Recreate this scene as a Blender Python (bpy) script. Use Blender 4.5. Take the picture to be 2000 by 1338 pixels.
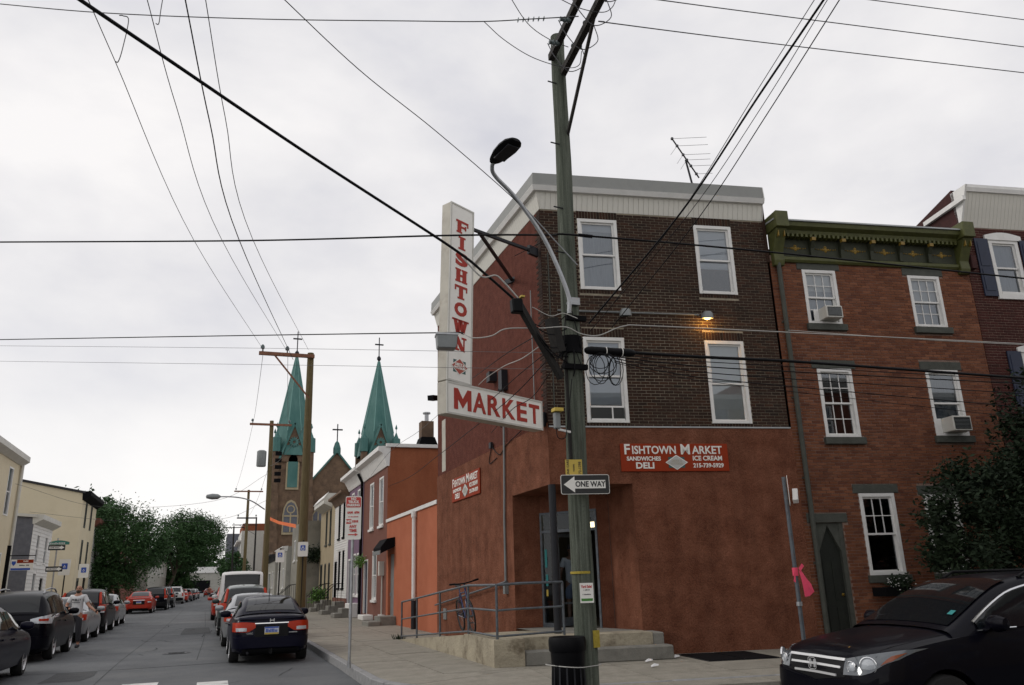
import bpy, bmesh, math, random
from mathutils import Vector, Matrix
for _o in list(bpy.data.objects): bpy.data.objects.remove(_o)
R = math.radians
SC = bpy.context.scene
COL = SC.collection
rnd = random.Random(7)

# ------------------------------------------------------------------ camera
FPX, CXP, CYP, EYE = 1556.0, 1000.0, 669.0, 1.65
YAW, PITCH, ROLL = R(20.344), R(16.6), R(1.7)
_f = Vector((math.sin(YAW)*math.cos(PITCH), math.cos(YAW)*math.cos(PITCH), math.sin(PITCH)))
_r0 = Vector((math.cos(YAW), -math.sin(YAW), 0)); _u0 = _r0.cross(_f)
_r = math.cos(ROLL)*_r0 - math.sin(ROLL)*_u0
_u = math.sin(ROLL)*_r0 + math.cos(ROLL)*_u0
cd = bpy.data.cameras.new('camera'); cam = bpy.data.objects.new('camera', cd); COL.objects.link(cam)
cam.matrix_world = Matrix(((_r.x, _u.x, -_f.x, 0), (_r.y, _u.y, -_f.y, 0), (_r.z, _u.z, -_f.z, EYE), (0, 0, 0, 1)))
cd.sensor_width = 36.0; cd.lens = 36.0*FPX/2000.0; cd.clip_end = 3000; cd.clip_start = .05
SC.camera = cam

# ------------------------------------------------------------------ sky, sun, exposure
SUN_EL, SUN_AZ = R(38), R(-68)          # azimuth from +Y towards +X
W = bpy.data.worlds.new('World'); SC.world = W; W.use_nodes = True
nt = W.node_tree; nt.nodes.clear()
def _n(t, **k):
    n = nt.nodes.new(t)
    for a, b in k.items(): setattr(n, a, b)
    return n
wo = _n('ShaderNodeOutputWorld'); bg = _n('ShaderNodeBackground'); bg.inputs[1].default_value = 1.0
sky = _n('ShaderNodeTexSky', sky_type='NISHITA', sun_disc=False, sun_elevation=SUN_EL, sun_rotation=SUN_AZ)
skm = _n('ShaderNodeMix', data_type='RGBA', blend_type='MULTIPLY'); skm.inputs[0].default_value = 1
skm.inputs[7].default_value = (.085, .085, .085, 1)
tc = _n('ShaderNodeTexCoord'); mp = _n('ShaderNodeMapping'); mp.inputs['Scale'].default_value = (1.0, 1.2, 2.0)
mp.inputs['Rotation'].default_value = (0, 0, R(25))
nz = _n('ShaderNodeTexNoise'); nz.inputs['Scale'].default_value = 2.4; nz.inputs['Detail'].default_value = 7; nz.inputs['Roughness'].default_value = .52
nz.inputs['Distortion'].default_value = .1
cr = _n('ShaderNodeValToRGB')
cr.color_ramp.elements[0].position = .36; cr.color_ramp.elements[0].color = (.56, .56, .605, 1)
cr.color_ramp.elements[1].position = .66; cr.color_ramp.elements[1].color = (.81, .79, .785, 1)
e = cr.color_ramp.elements.new(.5); e.color = (.685, .675, .69, 1)
# an overcast layer is paler towards the horizon all the way round
sx = _n('ShaderNodeSeparateXYZ'); hr = _n('ShaderNodeMapRange'); hr.inputs[1].default_value = .0; hr.inputs[2].default_value = .34
hr.inputs[3].default_value = .75; hr.inputs[4].default_value = 0
hm = _n('ShaderNodeMix', data_type='RGBA'); hm.inputs[7].default_value = (.90, .885, .865, 1)
mx = _n('ShaderNodeMix', data_type='RGBA'); mx.inputs[0].default_value = .97
L_ = nt.links.new
L_(tc.outputs['Generated'], mp.inputs[0]); L_(mp.outputs[0], nz.inputs['Vector']); L_(nz.outputs['Fac'], cr.inputs[0])
L_(tc.outputs['Generated'], sx.inputs[0]); L_(sx.outputs['Z'], hr.inputs[0]); L_(hr.outputs[0], hm.inputs[0]); L_(cr.outputs[0], hm.inputs[6])
L_(sky.outputs[0], skm.inputs[6]); L_(skm.outputs[2], mx.inputs[6]); L_(hm.outputs[2], mx.inputs[7])
L_(mx.outputs[2], bg.inputs[0]); L_(bg.outputs[0], wo.inputs[0])
sl = bpy.data.lights.new('sun', 'SUN'); sl.energy = .7; sl.angle = R(14); sl.color = (1, .95, .88)
so = bpy.data.objects.new('sun', sl); COL.objects.link(so)
so.rotation_euler = Vector((-math.sin(SUN_AZ)*math.cos(SUN_EL), -math.cos(SUN_AZ)*math.cos(SUN_EL), -math.sin(SUN_EL))).to_track_quat('-Z', 'Y').to_euler()
VS = SC.view_settings; VS.view_transform = 'Standard'; VS.look = 'None'; VS.gamma = 1; VS.exposure = 0.28; VS.use_curve_mapping = False
SC.cycles.max_bounces = 6; SC.cycles.transparent_max_bounces = 12

# ------------------------------------------------------------------ helpers
def ray(px, py): return _f + _r*((px-CXP)/FPX) - _u*((py-CYP)/FPX)
EYEV = Vector((0, 0, EYE))
def at(px, py, d):                       # point seen at a pixel, d metres away over the ground
    v = ray(px, py); return EYEV + v*(d/math.hypot(v.x, v.y))
def atX(px, py, X): v = ray(px, py); return EYEV + v*(X/v.x)
def atY(px, py, Y): v = ray(px, py); return EYEV + v*(Y/v.y)
def atz(px, py, z): v = ray(px, py); return EYEV + v*((z-EYE)/v.z)
def gz(x, y):                            # the road falls a little towards the near crossing and climbs along the far street
    if y < 9: return -.1
    if y < 18: return -.1*(18-y)/9
    return .004*(min(y, 90)-18)

class MB:
    def __init__(s, M=None): s.v = []; s.f = []; s.m = []; s.M = M
    def add(s, vs, fs, mi=0):
        b = len(s.v)
        if s.M is not None: vs = [s.M @ Vector(v) for v in vs]
        s.v += [tuple(v) for v in vs]; s.f += [[b+i for i in f] for f in fs]; s.m += [mi]*len(fs); return s
    def hexa(s, p, mi=0):                # 8 points: bottom 4 (ccw), top 4
        return s.add(p, [(3,2,1,0), (4,5,6,7), (0,1,5,4), (1,2,6,5), (2,3,7,6), (3,0,4,7)], mi)
    def box(s, x0, x1, y0, y1, z0, z1, mi=0):
        return s.hexa([(x0,y0,z0), (x1,y0,z0), (x1,y1,z0), (x0,y1,z0), (x0,y0,z1), (x1,y0,z1), (x1,y1,z1), (x0,y1,z1)], mi)
    def quad(s, a, b, c, d, mi=0): return s.add([a, b, c, d], [(0,1,2,3)], mi)
    def beam(s, p, q, w, h, up=(0,0,1), mi=0):
        p, q = Vector(p), Vector(q); d = (q-p).normalized(); a = d.cross(Vector(up))
        if a.length < 1e-4: a = d.cross(Vector((1,0,0)))
        a.normalize(); b = a.cross(d).normalized(); a = a*w/2; b = b*h/2
        return s.hexa([p-a-b, p+a-b, q+a-b, q-a-b, p-a+b, p+a+b, q+a+b, q-a+b], mi)
    def ring(s, c, a, b, r, n): return [c + a*(r*math.cos(2*math.pi*i/n)) + b*(r*math.sin(2*math.pi*i/n)) for i in range(n)]
    def tube(s, pts, r, n=6, mi=0, cap=True):
        pts = [Vector(p) for p in pts]; rs = r if isinstance(r, (list, tuple)) else [r]*len(pts)
        vs = []; a = None
        for i, p in enumerate(pts):
            d = (pts[min(i+1, len(pts)-1)] - pts[max(i-1, 0)]).normalized()
            if a is None:
                a = d.cross(Vector((0,0,1)))
                if a.length < 1e-3: a = d.cross(Vector((1,0,0)))
            else: a = a - d*a.dot(d)
            a.normalize(); b = d.cross(a)
            vs += s.ring(p, a, b, rs[i], n)
        fs = []
        for i in range(len(pts)-1):
            for j in range(n):
                k = (j+1) % n; fs.append((i*n+j, i*n+k, (i+1)*n+k, (i+1)*n+j))
        if cap: fs += [tuple(range(n))[::-1], tuple((len(pts)-1)*n+j for j in range(n))]
        return s.add(vs, fs, mi)
    def cyl(s, p, q, r0, r1=None, n=12, mi=0): return s.tube([p, q], [r0, r0 if r1 is None else r1], n, mi)
    def prism(s, poly, a0, a1, axis='y', mi=0):   # polygon in the two other axes, extruded along axis
        def P(u, v, t): return {'y': (u, t, v), 'x': (t, u, v), 'z': (u, v, t)}[axis]
        n = len(poly); vs = [P(u, v, a0) for u, v in poly] + [P(u, v, a1) for u, v in poly]
        fs = [tuple(range(n))[::-1], tuple(range(n, 2*n))] + [(i, (i+1) % n, n+(i+1) % n, n+i) for i in range(n)]
        return s.add(vs, fs, mi)
    def lathe(s, prof, n=24, M=None, mi=0, closed=False):   # profile (r, h) about z
        vs = []
        for r, h in prof:
            for j in range(n):
                t = 2*math.pi*j/n; v = Vector((r*math.cos(t), r*math.sin(t), h)); vs.append(M @ v if M is not None else v)
        fs = []; m = len(prof)
        for i in range(m if closed else m-1):
            i2 = (i+1) % m
            for j in range(n): k = (j+1) % n; fs.append((i*n+j, i*n+k, i2*n+k, i2*n+j))
        return s.add(vs, fs, mi)
    def strip(s, A, B, mi=0):            # quads between two polylines
        n = len(A); return s.add(list(A)+list(B), [(i, i+1, n+i+1, n+i) for i in range(n-1)], mi)
    def sheet(s, rows, mi=0):
        n = len(rows[0]); vs = [p for r in rows for p in r]
        return s.add(vs, [(i*n+j, i*n+j+1, (i+1)*n+j+1, (i+1)*n+j) for i in range(len(rows)-1) for j in range(n-1)], mi)
    def mesh(s, name, mats, smooth=False, recalc=True, ang=38, bevel=0):
        me = bpy.data.meshes.new(name); me.from_pydata(s.v, [], s.f)
        if not isinstance(mats, (list, tuple)): mats = [mats]
        for m in mats: me.materials.append(m)
        if any(s.m): me.polygons.foreach_set('material_index', s.m)
        if recalc or bevel:
            bm = bmesh.new(); bm.from_mesh(me)
            if bevel: bmesh.ops.bevel(bm, geom=bm.edges[:], offset=bevel, segments=1, affect='EDGES', clamp_overlap=True)
            bmesh.ops.recalc_face_normals(bm, faces=bm.faces[:]); bm.to_mesh(me); bm.free()
        if smooth:
            me.polygons.foreach_set('use_smooth', [True]*len(me.polygons)); me.set_sharp_from_angle(angle=R(ang))
        me.update(); return me
    def build(s, name, mats, parent=None, smooth=False, M=None, loc=None, recalc=True, ang=38, bevel=0):
        return link(name, s.mesh(name, mats, smooth, recalc, ang, bevel), parent, M, loc)
def link(name, me, parent=None, M=None, loc=None):
    o = bpy.data.objects.new(name, me); COL.objects.link(o)
    if parent is not None: o.parent = parent
    if M is not None: o.matrix_local = M
    if loc is not None: o.location = loc
    return o
def empty(name, loc=(0,0,0), rz=0):
    o = bpy.data.objects.new(name, None); COL.objects.link(o); o.location = loc; o.rotation_euler = (0, 0, rz); o.empty_display_size = .2; return o
def T(o, label, cat, group=None):
    o['label'] = label; o['category'] = cat
    if group: o['group'] = group
    return o
def structure(o): o['kind'] = 'structure'; return o
def stuff(o): o['kind'] = 'stuff'; return o
def catenary(p, q, sag, n=18):
    p, q = Vector(p), Vector(q)
    return [p.lerp(q, i/n) - Vector((0, 0, sag*4*(i/n)*(1-i/n))) for i in range(n+1)]
def bez(pts, n=8):                       # Catmull-Rom through points
    P = [Vector(p) for p in pts]; P = [P[0]*2-P[1]] + P + [P[-1]*2-P[-2]]; out = []
    for i in range(1, len(P)-2):
        for k in range(n):
            t = k/n; a, b, c, d = P[i-1:i+3]
            out.append(.5*((2*b) + (c-a)*t + (2*a-5*b+4*c-d)*t*t + (3*b-a-3*c+d)*t**3))
    return out + [P[-2]]
def clip(poly, planes):                  # convex clip in 2-D; planes (a,b,c): keep a*x+b*y<=c
    for a, b, c in planes:
        out = []
        for i, p in enumerate(poly):
            q = poly[(i+1) % len(poly)]; dp = a*p[0]+b*p[1]-c; dq = a*q[0]+b*q[1]-c
            if dp <= 0: out.append(p)
            if (dp < 0 < dq) or (dq < 0 < dp):
                t = dp/(dp-dq); out.append((p[0]+(q[0]-p[0])*t, p[1]+(q[1]-p[1])*t))
        poly = out
        if len(poly) < 3: return []
    return poly
def text_mesh(txt, size, bold=0.0, depth=.004, align='CENTER', sxy=(1, 1), space=1.0, line=1.0):
    c = bpy.data.curves.new('t', 'FONT'); c.body = txt; c.size = size; c.offset = bold; c.extrude = depth/2
    c.align_x = align; c.align_y = 'CENTER'; c.space_character = space; c.space_line = line; c.resolution_u = 3
    o = bpy.data.objects.new('t', c); COL.objects.link(o)
    me = bpy.data.meshes.new_from_object(o.evaluated_get(bpy.context.evaluated_depsgraph_get()))
    bpy.data.objects.remove(o); bpy.data.curves.remove(c)
    for v in me.vertices: v.co = (v.co.x*sxy[0], -v.co.z, v.co.y*sxy[1])   # stands up, faces -Y
    return me
def text(txt, x, y, z, size, mat, parent, bold=0.0, M=None, name='lettering', **k):
    me = text_mesh(txt, size, bold, **k); me.name = name; me.materials.clear(); me.materials.append(mat)
    return link(name, me, parent, (M if M is not None else Matrix()) @ Matrix.Translation((x, y, z)))

# ------------------------------------------------------------------ materials (procedural)
MT = {}
def mat(name, col, rough=.7, var=.0, vscale=3.0, col2=None, bump=0.0, bscale=40.0, metal=0.0, coat=0.0, spec=.5, wear=0.0, wscale=1.2, wcol=None, stretch=None, detail=6, speck=0.0, streak=0.0):
    m = bpy.data.materials.new(name); m.use_nodes = True; t = m.node_tree; N = t.nodes; b = N['Principled BSDF']; lk = t.links.new
    b.inputs['Base Color'].default_value = (*col, 1); b.inputs['Roughness'].default_value = rough; b.inputs['Metallic'].default_value = metal
    b.inputs['Specular IOR Level'].default_value = spec
    if coat: b.inputs['Coat Weight'].default_value = coat; b.inputs['Coat Roughness'].default_value = .04
    if var or col2 or bump or wear:
        co = N.new('ShaderNodeTexCoord'); src = co.outputs['Object']
        if stretch:
            mpn = N.new('ShaderNodeMapping'); mpn.inputs['Scale'].default_value = stretch; lk(src, mpn.inputs[0]); src = mpn.outputs[0]
        cur = None
        if var or col2:
            n1 = N.new('ShaderNodeTexNoise'); n1.inputs['Scale'].default_value = vscale; n1.inputs['Detail'].default_value = detail; n1.inputs['Roughness'].default_value = .62; lk(src, n1.inputs['Vector'])
            rp = N.new('ShaderNodeValToRGB'); lk(n1.outputs['Fac'], rp.inputs[0]); rp.color_ramp.elements[0].position = .3; rp.color_ramp.elements[1].position = .7
            c2 = col2 or tuple(min(1, c*(1+var)) for c in col); c1 = col if col2 else tuple(c*(1-var) for c in col)
            rp.color_ramp.elements[0].color = (*c1, 1); rp.color_ramp.elements[1].color = (*c2, 1); cur = rp.outputs[0]
        if wear:
            n3 = N.new('ShaderNodeTexNoise'); n3.inputs['Scale'].default_value = wscale; n3.inputs['Detail'].default_value = 9; n3.inputs['Roughness'].default_value = .7; lk(src, n3.inputs['Vector'])
            r3 = N.new('ShaderNodeMapRange'); r3.inputs[1].default_value = .52; r3.inputs[2].default_value = .68; r3.inputs[4].default_value = wear; lk(n3.outputs['Fac'], r3.inputs[0])
            mx3 = N.new('ShaderNodeMix'); mx3.data_type = 'RGBA'; lk(r3.outputs[0], mx3.inputs[0])
            if cur: lk(cur, mx3.inputs[6])
            else: mx3.inputs[6].default_value = (*col, 1)
            mx3.inputs[7].default_value = (*(wcol or tuple(c*.45 for c in col)), 1); cur = mx3.outputs[2]
        for amt, sc_, strv in ((streak, 1.0, (2.2, 2.2, .3)), (speck, 85.0, None)):
            if amt and cur:
                v_ = co.outputs['Object']
                if strv: m4 = N.new('ShaderNodeMapping'); m4.inputs['Scale'].default_value = strv; lk(v_, m4.inputs[0]); v_ = m4.outputs[0]
                n4 = N.new('ShaderNodeTexNoise'); n4.inputs['Scale'].default_value = sc_; n4.inputs['Detail'].default_value = 6; n4.inputs['Roughness'].default_value = .65; lk(v_, n4.inputs['Vector'])
                r4 = N.new('ShaderNodeMapRange'); r4.inputs[1].default_value = .3; r4.inputs[2].default_value = .7; r4.inputs[3].default_value = 1-amt; r4.inputs[4].default_value = 1+amt*.8; lk(n4.outputs['Fac'], r4.inputs[0])
                x4 = N.new('ShaderNodeMix'); x4.data_type = 'RGBA'; x4.blend_type = 'MULTIPLY'; x4.inputs[0].default_value = 1; lk(cur, x4.inputs[6]); lk(r4.outputs[0], x4.inputs[7]); cur = x4.outputs[2]
        if cur: lk(cur, b.inputs['Base Color'])
        if bump:
            n2 = N.new('ShaderNodeTexNoise'); n2.inputs['Scale'].default_value = bscale; n2.inputs['Detail'].default_value = 5; lk(src, n2.inputs['Vector'])
            bp = N.new('ShaderNodeBump'); bp.inputs['Strength'].default_value = bump; bp.inputs['Distance'].default_value = .02; lk(n2.outputs['Fac'], bp.inputs['Height']); lk(bp.outputs[0], b.inputs['Normal'])
    MT[name] = m; return m
def brickmat(name, cols, rough=.85):
    m = bpy.data.materials.new(name); m.use_nodes = True; t = m.node_tree; N = t.nodes; b = N['Principled BSDF']; lk = t.links.new
    g = N.new('ShaderNodeNewGeometry'); oi = N.new('ShaderNodeObjectInfo'); ad = N.new('ShaderNodeMath'); ad.operation = 'ADD'; fr = N.new('ShaderNodeMath'); fr.operation = 'FRACT'
    lk(g.outputs['Random Per Island'], ad.inputs[0]); lk(oi.outputs['Random'], ad.inputs[1]); lk(ad.outputs[0], fr.inputs[0])
    rp = N.new('ShaderNodeValToRGB'); lk(fr.outputs[0], rp.inputs[0]); E = rp.color_ramp.elements
    E[0].color = (*cols[0], 1); E[1].color = (*cols[-1], 1)
    for i, c in enumerate(cols[1:-1]): q = E.new((i+1)/(len(cols)-1)); q.color = (*c, 1)
    n = N.new('ShaderNodeTexNoise'); n.inputs['Scale'].default_value = 2.0; n.inputs['Detail'].default_value = 8; lk(g.outputs['Position'], n.inputs['Vector'])
    mr = N.new('ShaderNodeMapRange'); mr.inputs[3].default_value = .6; mr.inputs[4].default_value = 1.35; lk(n.outputs['Fac'], mr.inputs[0])
    mu = N.new('ShaderNodeMix'); mu.data_type = 'RGBA'; mu.blend_type = 'MULTIPLY'; mu.inputs[0].default_value = 1; lk(rp.outputs[0], mu.inputs[6]); lk(mr.outputs[0], mu.inputs[7])
    lk(mu.outputs[2], b.inputs['Base Color']); b.inputs['Roughness'].default_value = rough; b.inputs['Specular IOR Level'].default_value = .25
    n2 = N.new('ShaderNodeTexNoise'); n2.inputs['Scale'].default_value = 60; lk(g.outputs['Position'], n2.inputs['Vector'])
    bp = N.new('ShaderNodeBump'); bp.inputs['Strength'].default_value = .4; bp.inputs['Distance'].default_value = .01; lk(n2.outputs['Fac'], bp.inputs['Height']); lk(bp.outputs[0], b.inputs['Normal'])
    MT[name] = m; return m
def glassmat(name, ior=2.1, tint=(.9, .95, 1)):
    m = bpy.data.materials.new(name); m.use_nodes = True; t = m.node_tree; N = t.nodes; N.remove(N['Principled BSDF']); lk = t.links.new
    fr = N.new('ShaderNodeFresnel'); fr.inputs[0].default_value = ior; tr = N.new('ShaderNodeBsdfTransparent'); tr.inputs[0].default_value = (*[c*.93 for c in tint], 1)
    gl = N.new('ShaderNodeBsdfGlossy'); gl.inputs['Roughness'].default_value = .02; gl.inputs[0].default_value = (*tint, 1); mx = N.new('ShaderNodeMixShader')
    lk(fr.outputs[0], mx.inputs[0]); lk(tr.outputs[0], mx.inputs[1]); lk(gl.outputs[0], mx.inputs[2]); lk(mx.outputs[0], N['Material Output'].inputs[0])
    MT[name] = m; return m
def bars(parent, x, y, z, w, h, n, m, M=None, seed=1):   # lettering too small to read: short strokes
    q = MB(); rr = random.Random(seed); xx = x-w/2; u = w/n
    for i in range(n):
        if rr.random() < .14: continue
        a = xx+i*u; q.box(a, a+u*.72, y, y+.003, z-h/2, z-h/2+h*rr.choice((.7, 1, 1)))
    return q.build('lettering', MT[m], parent, M=M)
def emit(name, col, s):
    m = bpy.data.materials.new(name); m.use_nodes = True; b = m.node_tree.nodes['Principled BSDF']
    b.inputs['Base Color'].default_value = (*col, 1); b.inputs['Emission Color'].default_value = (*col, 1); b.inputs['Emission Strength'].default_value = s; MT[name] = m; return m

mat('maroon_wall', (.05, .014, .012), .9, var=.3, vscale=5, bump=.5)
mat('stucco', (.145, .054, .031), .95, col2=(.235, .098, .06), vscale=2.6, bump=1.0, bscale=24, wear=.55, wscale=1.4, wcol=(.085, .032, .02), spec=.1, speck=.6, streak=.2)
mat('redwall', (.10, .033, .023), .9, col2=(.165, .058, .042), vscale=5, bump=.8, bscale=40, wear=.3, wscale=.9, wcol=(.10, .028, .02), spec=.1, speck=.6, streak=.1)
mat('mortar', (.29, .25, .185), .95, var=.3, vscale=5, bump=.5)
mat('mortar_red', (.24, .16, .125), .95, var=.3, vscale=5, bump=.5)
brickmat('brick_dark', [(.028, .016, .011), (.043, .021, .013), (.033, .018, .013), (.058, .027, .016), (.024, .015, .011)])
brickmat('brick_red', [(.15, .052, .026), (.19, .07, .034), (.12, .042, .024), (.23, .092, .048), (.165, .06, .03)])
brickmat('brick_maroon', [(.055, .014, .012), (.07, .018, .014), (.045, .012, .01), (.06, .018, .014)])
mat('white', (.76, .75, .72), .55, var=.06, vscale=4, wear=.25, wscale=3, wcol=(.5, .48, .43))
mat('cream_metal', (.58, .57, .52), .6, var=.08, vscale=2, wear=.35, wscale=2.2, wcol=(.4, .38, .33))
mat('slat', (.7, .68, .61), .6, var=.06, vscale=1.5, wear=.25, wscale=2, wcol=(.44, .41, .35))
mat('grey_metal', (.40, .42, .42), .5, var=.12, vscale=2, metal=.2)
mat('roof_band', (.27, .275, .26), .6, var=.1, vscale=2, wear=.3, wscale=2)
mat('roof_dark', (.03, .03, .032), .9, var=.3)
mat('greytrim', (.068, .072, .06), .85, var=.2, vscale=6, bump=.3)
mat('door_green', (.010, .013, .009), .7, var=.3, vscale=5)
mat('olive', (.075, .08, .018), .6, var=.25, vscale=9, wear=.4, wscale=6)
mat('olive_dark', (.028, .032, .015), .7, var=.25, vscale=9)
mat('gold', (.25, .155, .02), .5, var=.2, vscale=9)
mat('navy', (.018, .026, .055), .6, var=.2)
mat('asphalt', (.075, .08, .085), .75, col2=(.125, .132, .137), vscale=.55, bump=.6, bscale=70, wear=.5, wscale=.35, wcol=(.16, .163, .16), spec=.4, detail=10, speck=.35)
mat('asphalt_patch', (.045, .047, .05), .85, col2=(.065, .068, .07), vscale=3, bump=.6, bscale=80, speck=.4)
mat('paintline', (.62, .62, .6), .8, var=.1, wear=.75, wscale=3.5, wcol=(.09, .09, .09))
mat('concrete', (.23, .215, .18), .92, col2=(.34, .315, .265), vscale=1.6, bump=.45, bscale=60, wear=.5, wscale=1.3, wcol=(.12, .11, .09), spec=.2, speck=.3)
mat('concrete_old', (.30, .265, .20), .95, col2=(.44, .39, .29), vscale=2.2, bump=.9, bscale=22, wear=.85, wscale=1.6, wcol=(.11, .085, .055), spec=.2)
mat('step_stone', (.17, .165, .145), .92, col2=(.25, .24, .21), vscale=2.5, bump=.5, bscale=40, wear=.5, wscale=1.5)
mat('granite', (.2, .2, .2), .85, col2=(.30, .30, .30), vscale=12, bump=.3, bscale=60, wear=.4, wscale=2)
mat('steel_dark', (.025, .026, .03), .5, var=.2, metal=.4, spec=.3)
mat('galv', (.38, .39, .40), .42, var=.18, vscale=8, metal=.75)
mat('rail', (.10, .115, .13), .5, var=.3, vscale=12, metal=.4, wear=.4, wscale=9, wcol=(.13, .06, .03))
mat('black', (.004, .004, .005), .5, var=.2, spec=.12)
mat('black_matt', (.006, .006, .007), .85, var=.2, spec=.1)
mat('cable', (.005, .005, .006), .6, spec=.15)
mat('cable_pale', (.42, .41, .38), .55)
mat('wire_thin', (.06, .06, .065), .5)
mat('pole_green', (.055, .066, .05), .92, col2=(.165, .18, .145), vscale=5, bump=1.0, bscale=14, stretch=(4, 4, .16), wear=.85, wscale=3.0, wcol=(.035, .034, .026), spec=.15, speck=.35)
mat('pole_brown', (.10, .075, .03), .9, col2=(.17, .13, .06), vscale=5, bump=.8, bscale=22, stretch=(6, 6, .35))
mat('pole_dark', (.016, .014, .012), .9, var=.4, vscale=5, bump=.7, bscale=22, stretch=(6, 6, .35))
mat('arm_wood', (.03, .026, .022), .9, var=.35, vscale=6, bump=.5)
mat('arm_red', (.22, .10, .06), .9, var=.3, vscale=6)
mat('porcelain', (.09, .12, .12), .25)
mat('sign_white', (.86, .84, .78), .45, var=.04, vscale=2, wear=.15, wscale=2.5, wcol=(.5, .46, .38))
mat('sign_side', (.46, .43, .36), .55, var=.12, vscale=2.5, wear=.4, wscale=3, wcol=(.25, .2, .15))
mat('sign_red', (.40, .05, .036), .6, var=.1, spec=.2)
mat('board_red', (.29, .036, .010), .6, var=.07, vscale=2, spec=.15)
mat('print_white', (.82, .80, .74), .5)
mat('print_black', (.012, .012, .012), .5)
mat('logo_red', (.42, .07, .04), .5); mat('logo_green', (.025, .09, .085), .5); mat('logo_grey', (.5, .5, .48), .5)
mat('yellow', (.55, .40, .07), .6, var=.1); mat('yellow_dull', (.36, .27, .03), .7, var=.25, vscale=30)
mat('sign_blue', (.02, .08, .42), .4); mat('sign_green', (.015, .16, .12), .45); mat('no_red', (.55, .045, .035), .45)
mat('pink', (.75, .06, .13), .7, var=.12, vscale=14)
mat('orange_flag', (.85, .17, .03), .7)
mat('poster_green', (.05, .22, .03), .6)
mat('orange_wall', (.42, .135, .072), .92, col2=(.48, .165, .092), vscale=1.2, bump=.3, bscale=50, wear=.35, wscale=.8, wcol=(.34, .105, .058), spec=.1, speck=.3)
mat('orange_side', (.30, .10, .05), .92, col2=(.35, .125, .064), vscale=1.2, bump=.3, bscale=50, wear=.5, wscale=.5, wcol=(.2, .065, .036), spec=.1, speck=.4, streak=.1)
mat('row_brick', (.14, .05, .034), .9, col2=(.20, .075, .048), vscale=9, bump=.4, bscale=30, stretch=(1, 1, 4))
mat('purple', (.145, .085, .14), .85, col2=(.20, .125, .19), vscale=6, bump=.3)
mat('tan', (.33, .27, .17), .9, col2=(.40, .33, .21), vscale=2, bump=.3)
mat('grey_stucco', (.20, .19, .16), .92, col2=(.29, .275, .23), vscale=.9, bump=.3, wear=.5, wscale=.5)
mat('garage', (.36, .35, .31), .85, var=.15, vscale=1)
mat('siding_white', (.72, .71, .68), .6, var=.06, vscale=2)
mat('cream', (.60, .52, .36), .9, col2=(.68, .60, .43), vscale=.8, bump=.25, wear=.2, wscale=.4)
mat('slate', (.10, .105, .125), .8, col2=(.15, .155, .18), vscale=4, bump=.3)
mat('brownstone', (.10, .065, .042), .95, col2=(.21, .135, .085), vscale=.9, bump=.8, bscale=2.5, wear=.6, wscale=.6, wcol=(.055, .038, .028))
mat('copper', (.032, .125, .112), .7, col2=(.085, .20, .18), vscale=.9, wear=.6, wscale=.5, wcol=(.035, .14, .12), stretch=(1, 1, .3))
mat('copper_pale', (.12, .27, .24), .7, col2=(.16, .32, .29), vscale=.7)
mat('stone_trim', (.40, .33, .21), .9, var=.15)
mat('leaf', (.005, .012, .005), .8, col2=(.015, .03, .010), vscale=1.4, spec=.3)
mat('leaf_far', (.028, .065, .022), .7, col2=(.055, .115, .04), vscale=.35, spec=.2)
mat('leaf_bright', (.10, .22, .03), .6, var=.3)
mat('petal', (.8, .8, .76), .6)
mat('bark', (.06, .045, .032), .95, var=.3, vscale=6, bump=.8)
mat('skin', (.40, .20, .13), .55); mat('skin_dark', (.14, .075, .05), .55)
mat('tee_white', (.62, .62, .62), .85, var=.06, vscale=6); mat('tee_grey', (.34, .36, .38), .85, var=.1, vscale=8)
mat('cloth_dark', (.03, .03, .036), .85); mat('shorts_blue', (.10, .13, .19), .85, var=.15); mat('cloth_rust', (.30, .10, .06), .85)
mat('tyre', (.012, .012, .012), .8); mat('rim', (.62, .62, .63), .35, metal=.5); mat('rim_dark', (.10, .10, .105), .35, metal=.8)
mat('chrome', (.82, .82, .82), .12, metal=1.0); mat('chrome_satin', (.8, .8, .8), .35, metal=.45)
mat('car_glass', (.006, .008, .010), .05, spec=.45, coat=.1)
mat('lamp_smoke', (.10, .11, .12), .12, spec=.6, coat=.8, metal=.3)
mat('lamp_clear', (.5, .53, .56), .12, spec=.8, coat=1); mat('lamp_red', (.42, .03, .008), .3, spec=.25); mat('lamp_orange', (.62, .10, .012), .15, coat=1)
mat('plate', (.55, .58, .66), .5); mat('trim_black', (.006, .006, .007), .5, spec=.2)
for nm, c in [('p_black', (.003, .003, .006)), ('p_navy', (.006, .006, .016)), ('p_silver', (.33, .34, .35)), ('p_grey', (.09, .10, .11)), ('p_red', (.40, .028, .012)), ('p_white', (.72, .71, .69)), ('p_green', (.03, .05, .045)), ('p_blue', (.05, .07, .10))]:
    mat(nm, c, .35, coat=(.16 if nm in ('p_black', 'p_navy') else .4), metal=(.5 if nm in ('p_silver', 'p_grey') else 0), spec=(.06 if nm in ('p_black', 'p_navy') else .2))
glassmat('pane', 2.2); glassmat('shop_glass', 1.5)
mat('blind', (.62, .64, .66), .8, var=.05); mat('blind_pale', (.78, .77, .72), .8, var=.05); mat('curtain', (.30, .33, .37), .85, var=.15, vscale=8, stretch=(8, 8, .4))
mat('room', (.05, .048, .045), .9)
emit('tube_light', (1.0, .82, .5), 2.2); emit('bulb', (1.0, .62, .14), 9.0)
mat('lens_dark', (.02, .022, .022), .25); mat('teal', (.02, .22, .22), .5)
mat('paper', (.75, .75, .75), .7, var=.06)
mat('bike_blue', (.02, .03, .12), .3, coat=1); mat('asset_grey', (.22, .235, .235), .5, var=.12, metal=.3)
mat('pinkred', (.5, .05, .05), .5)
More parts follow.
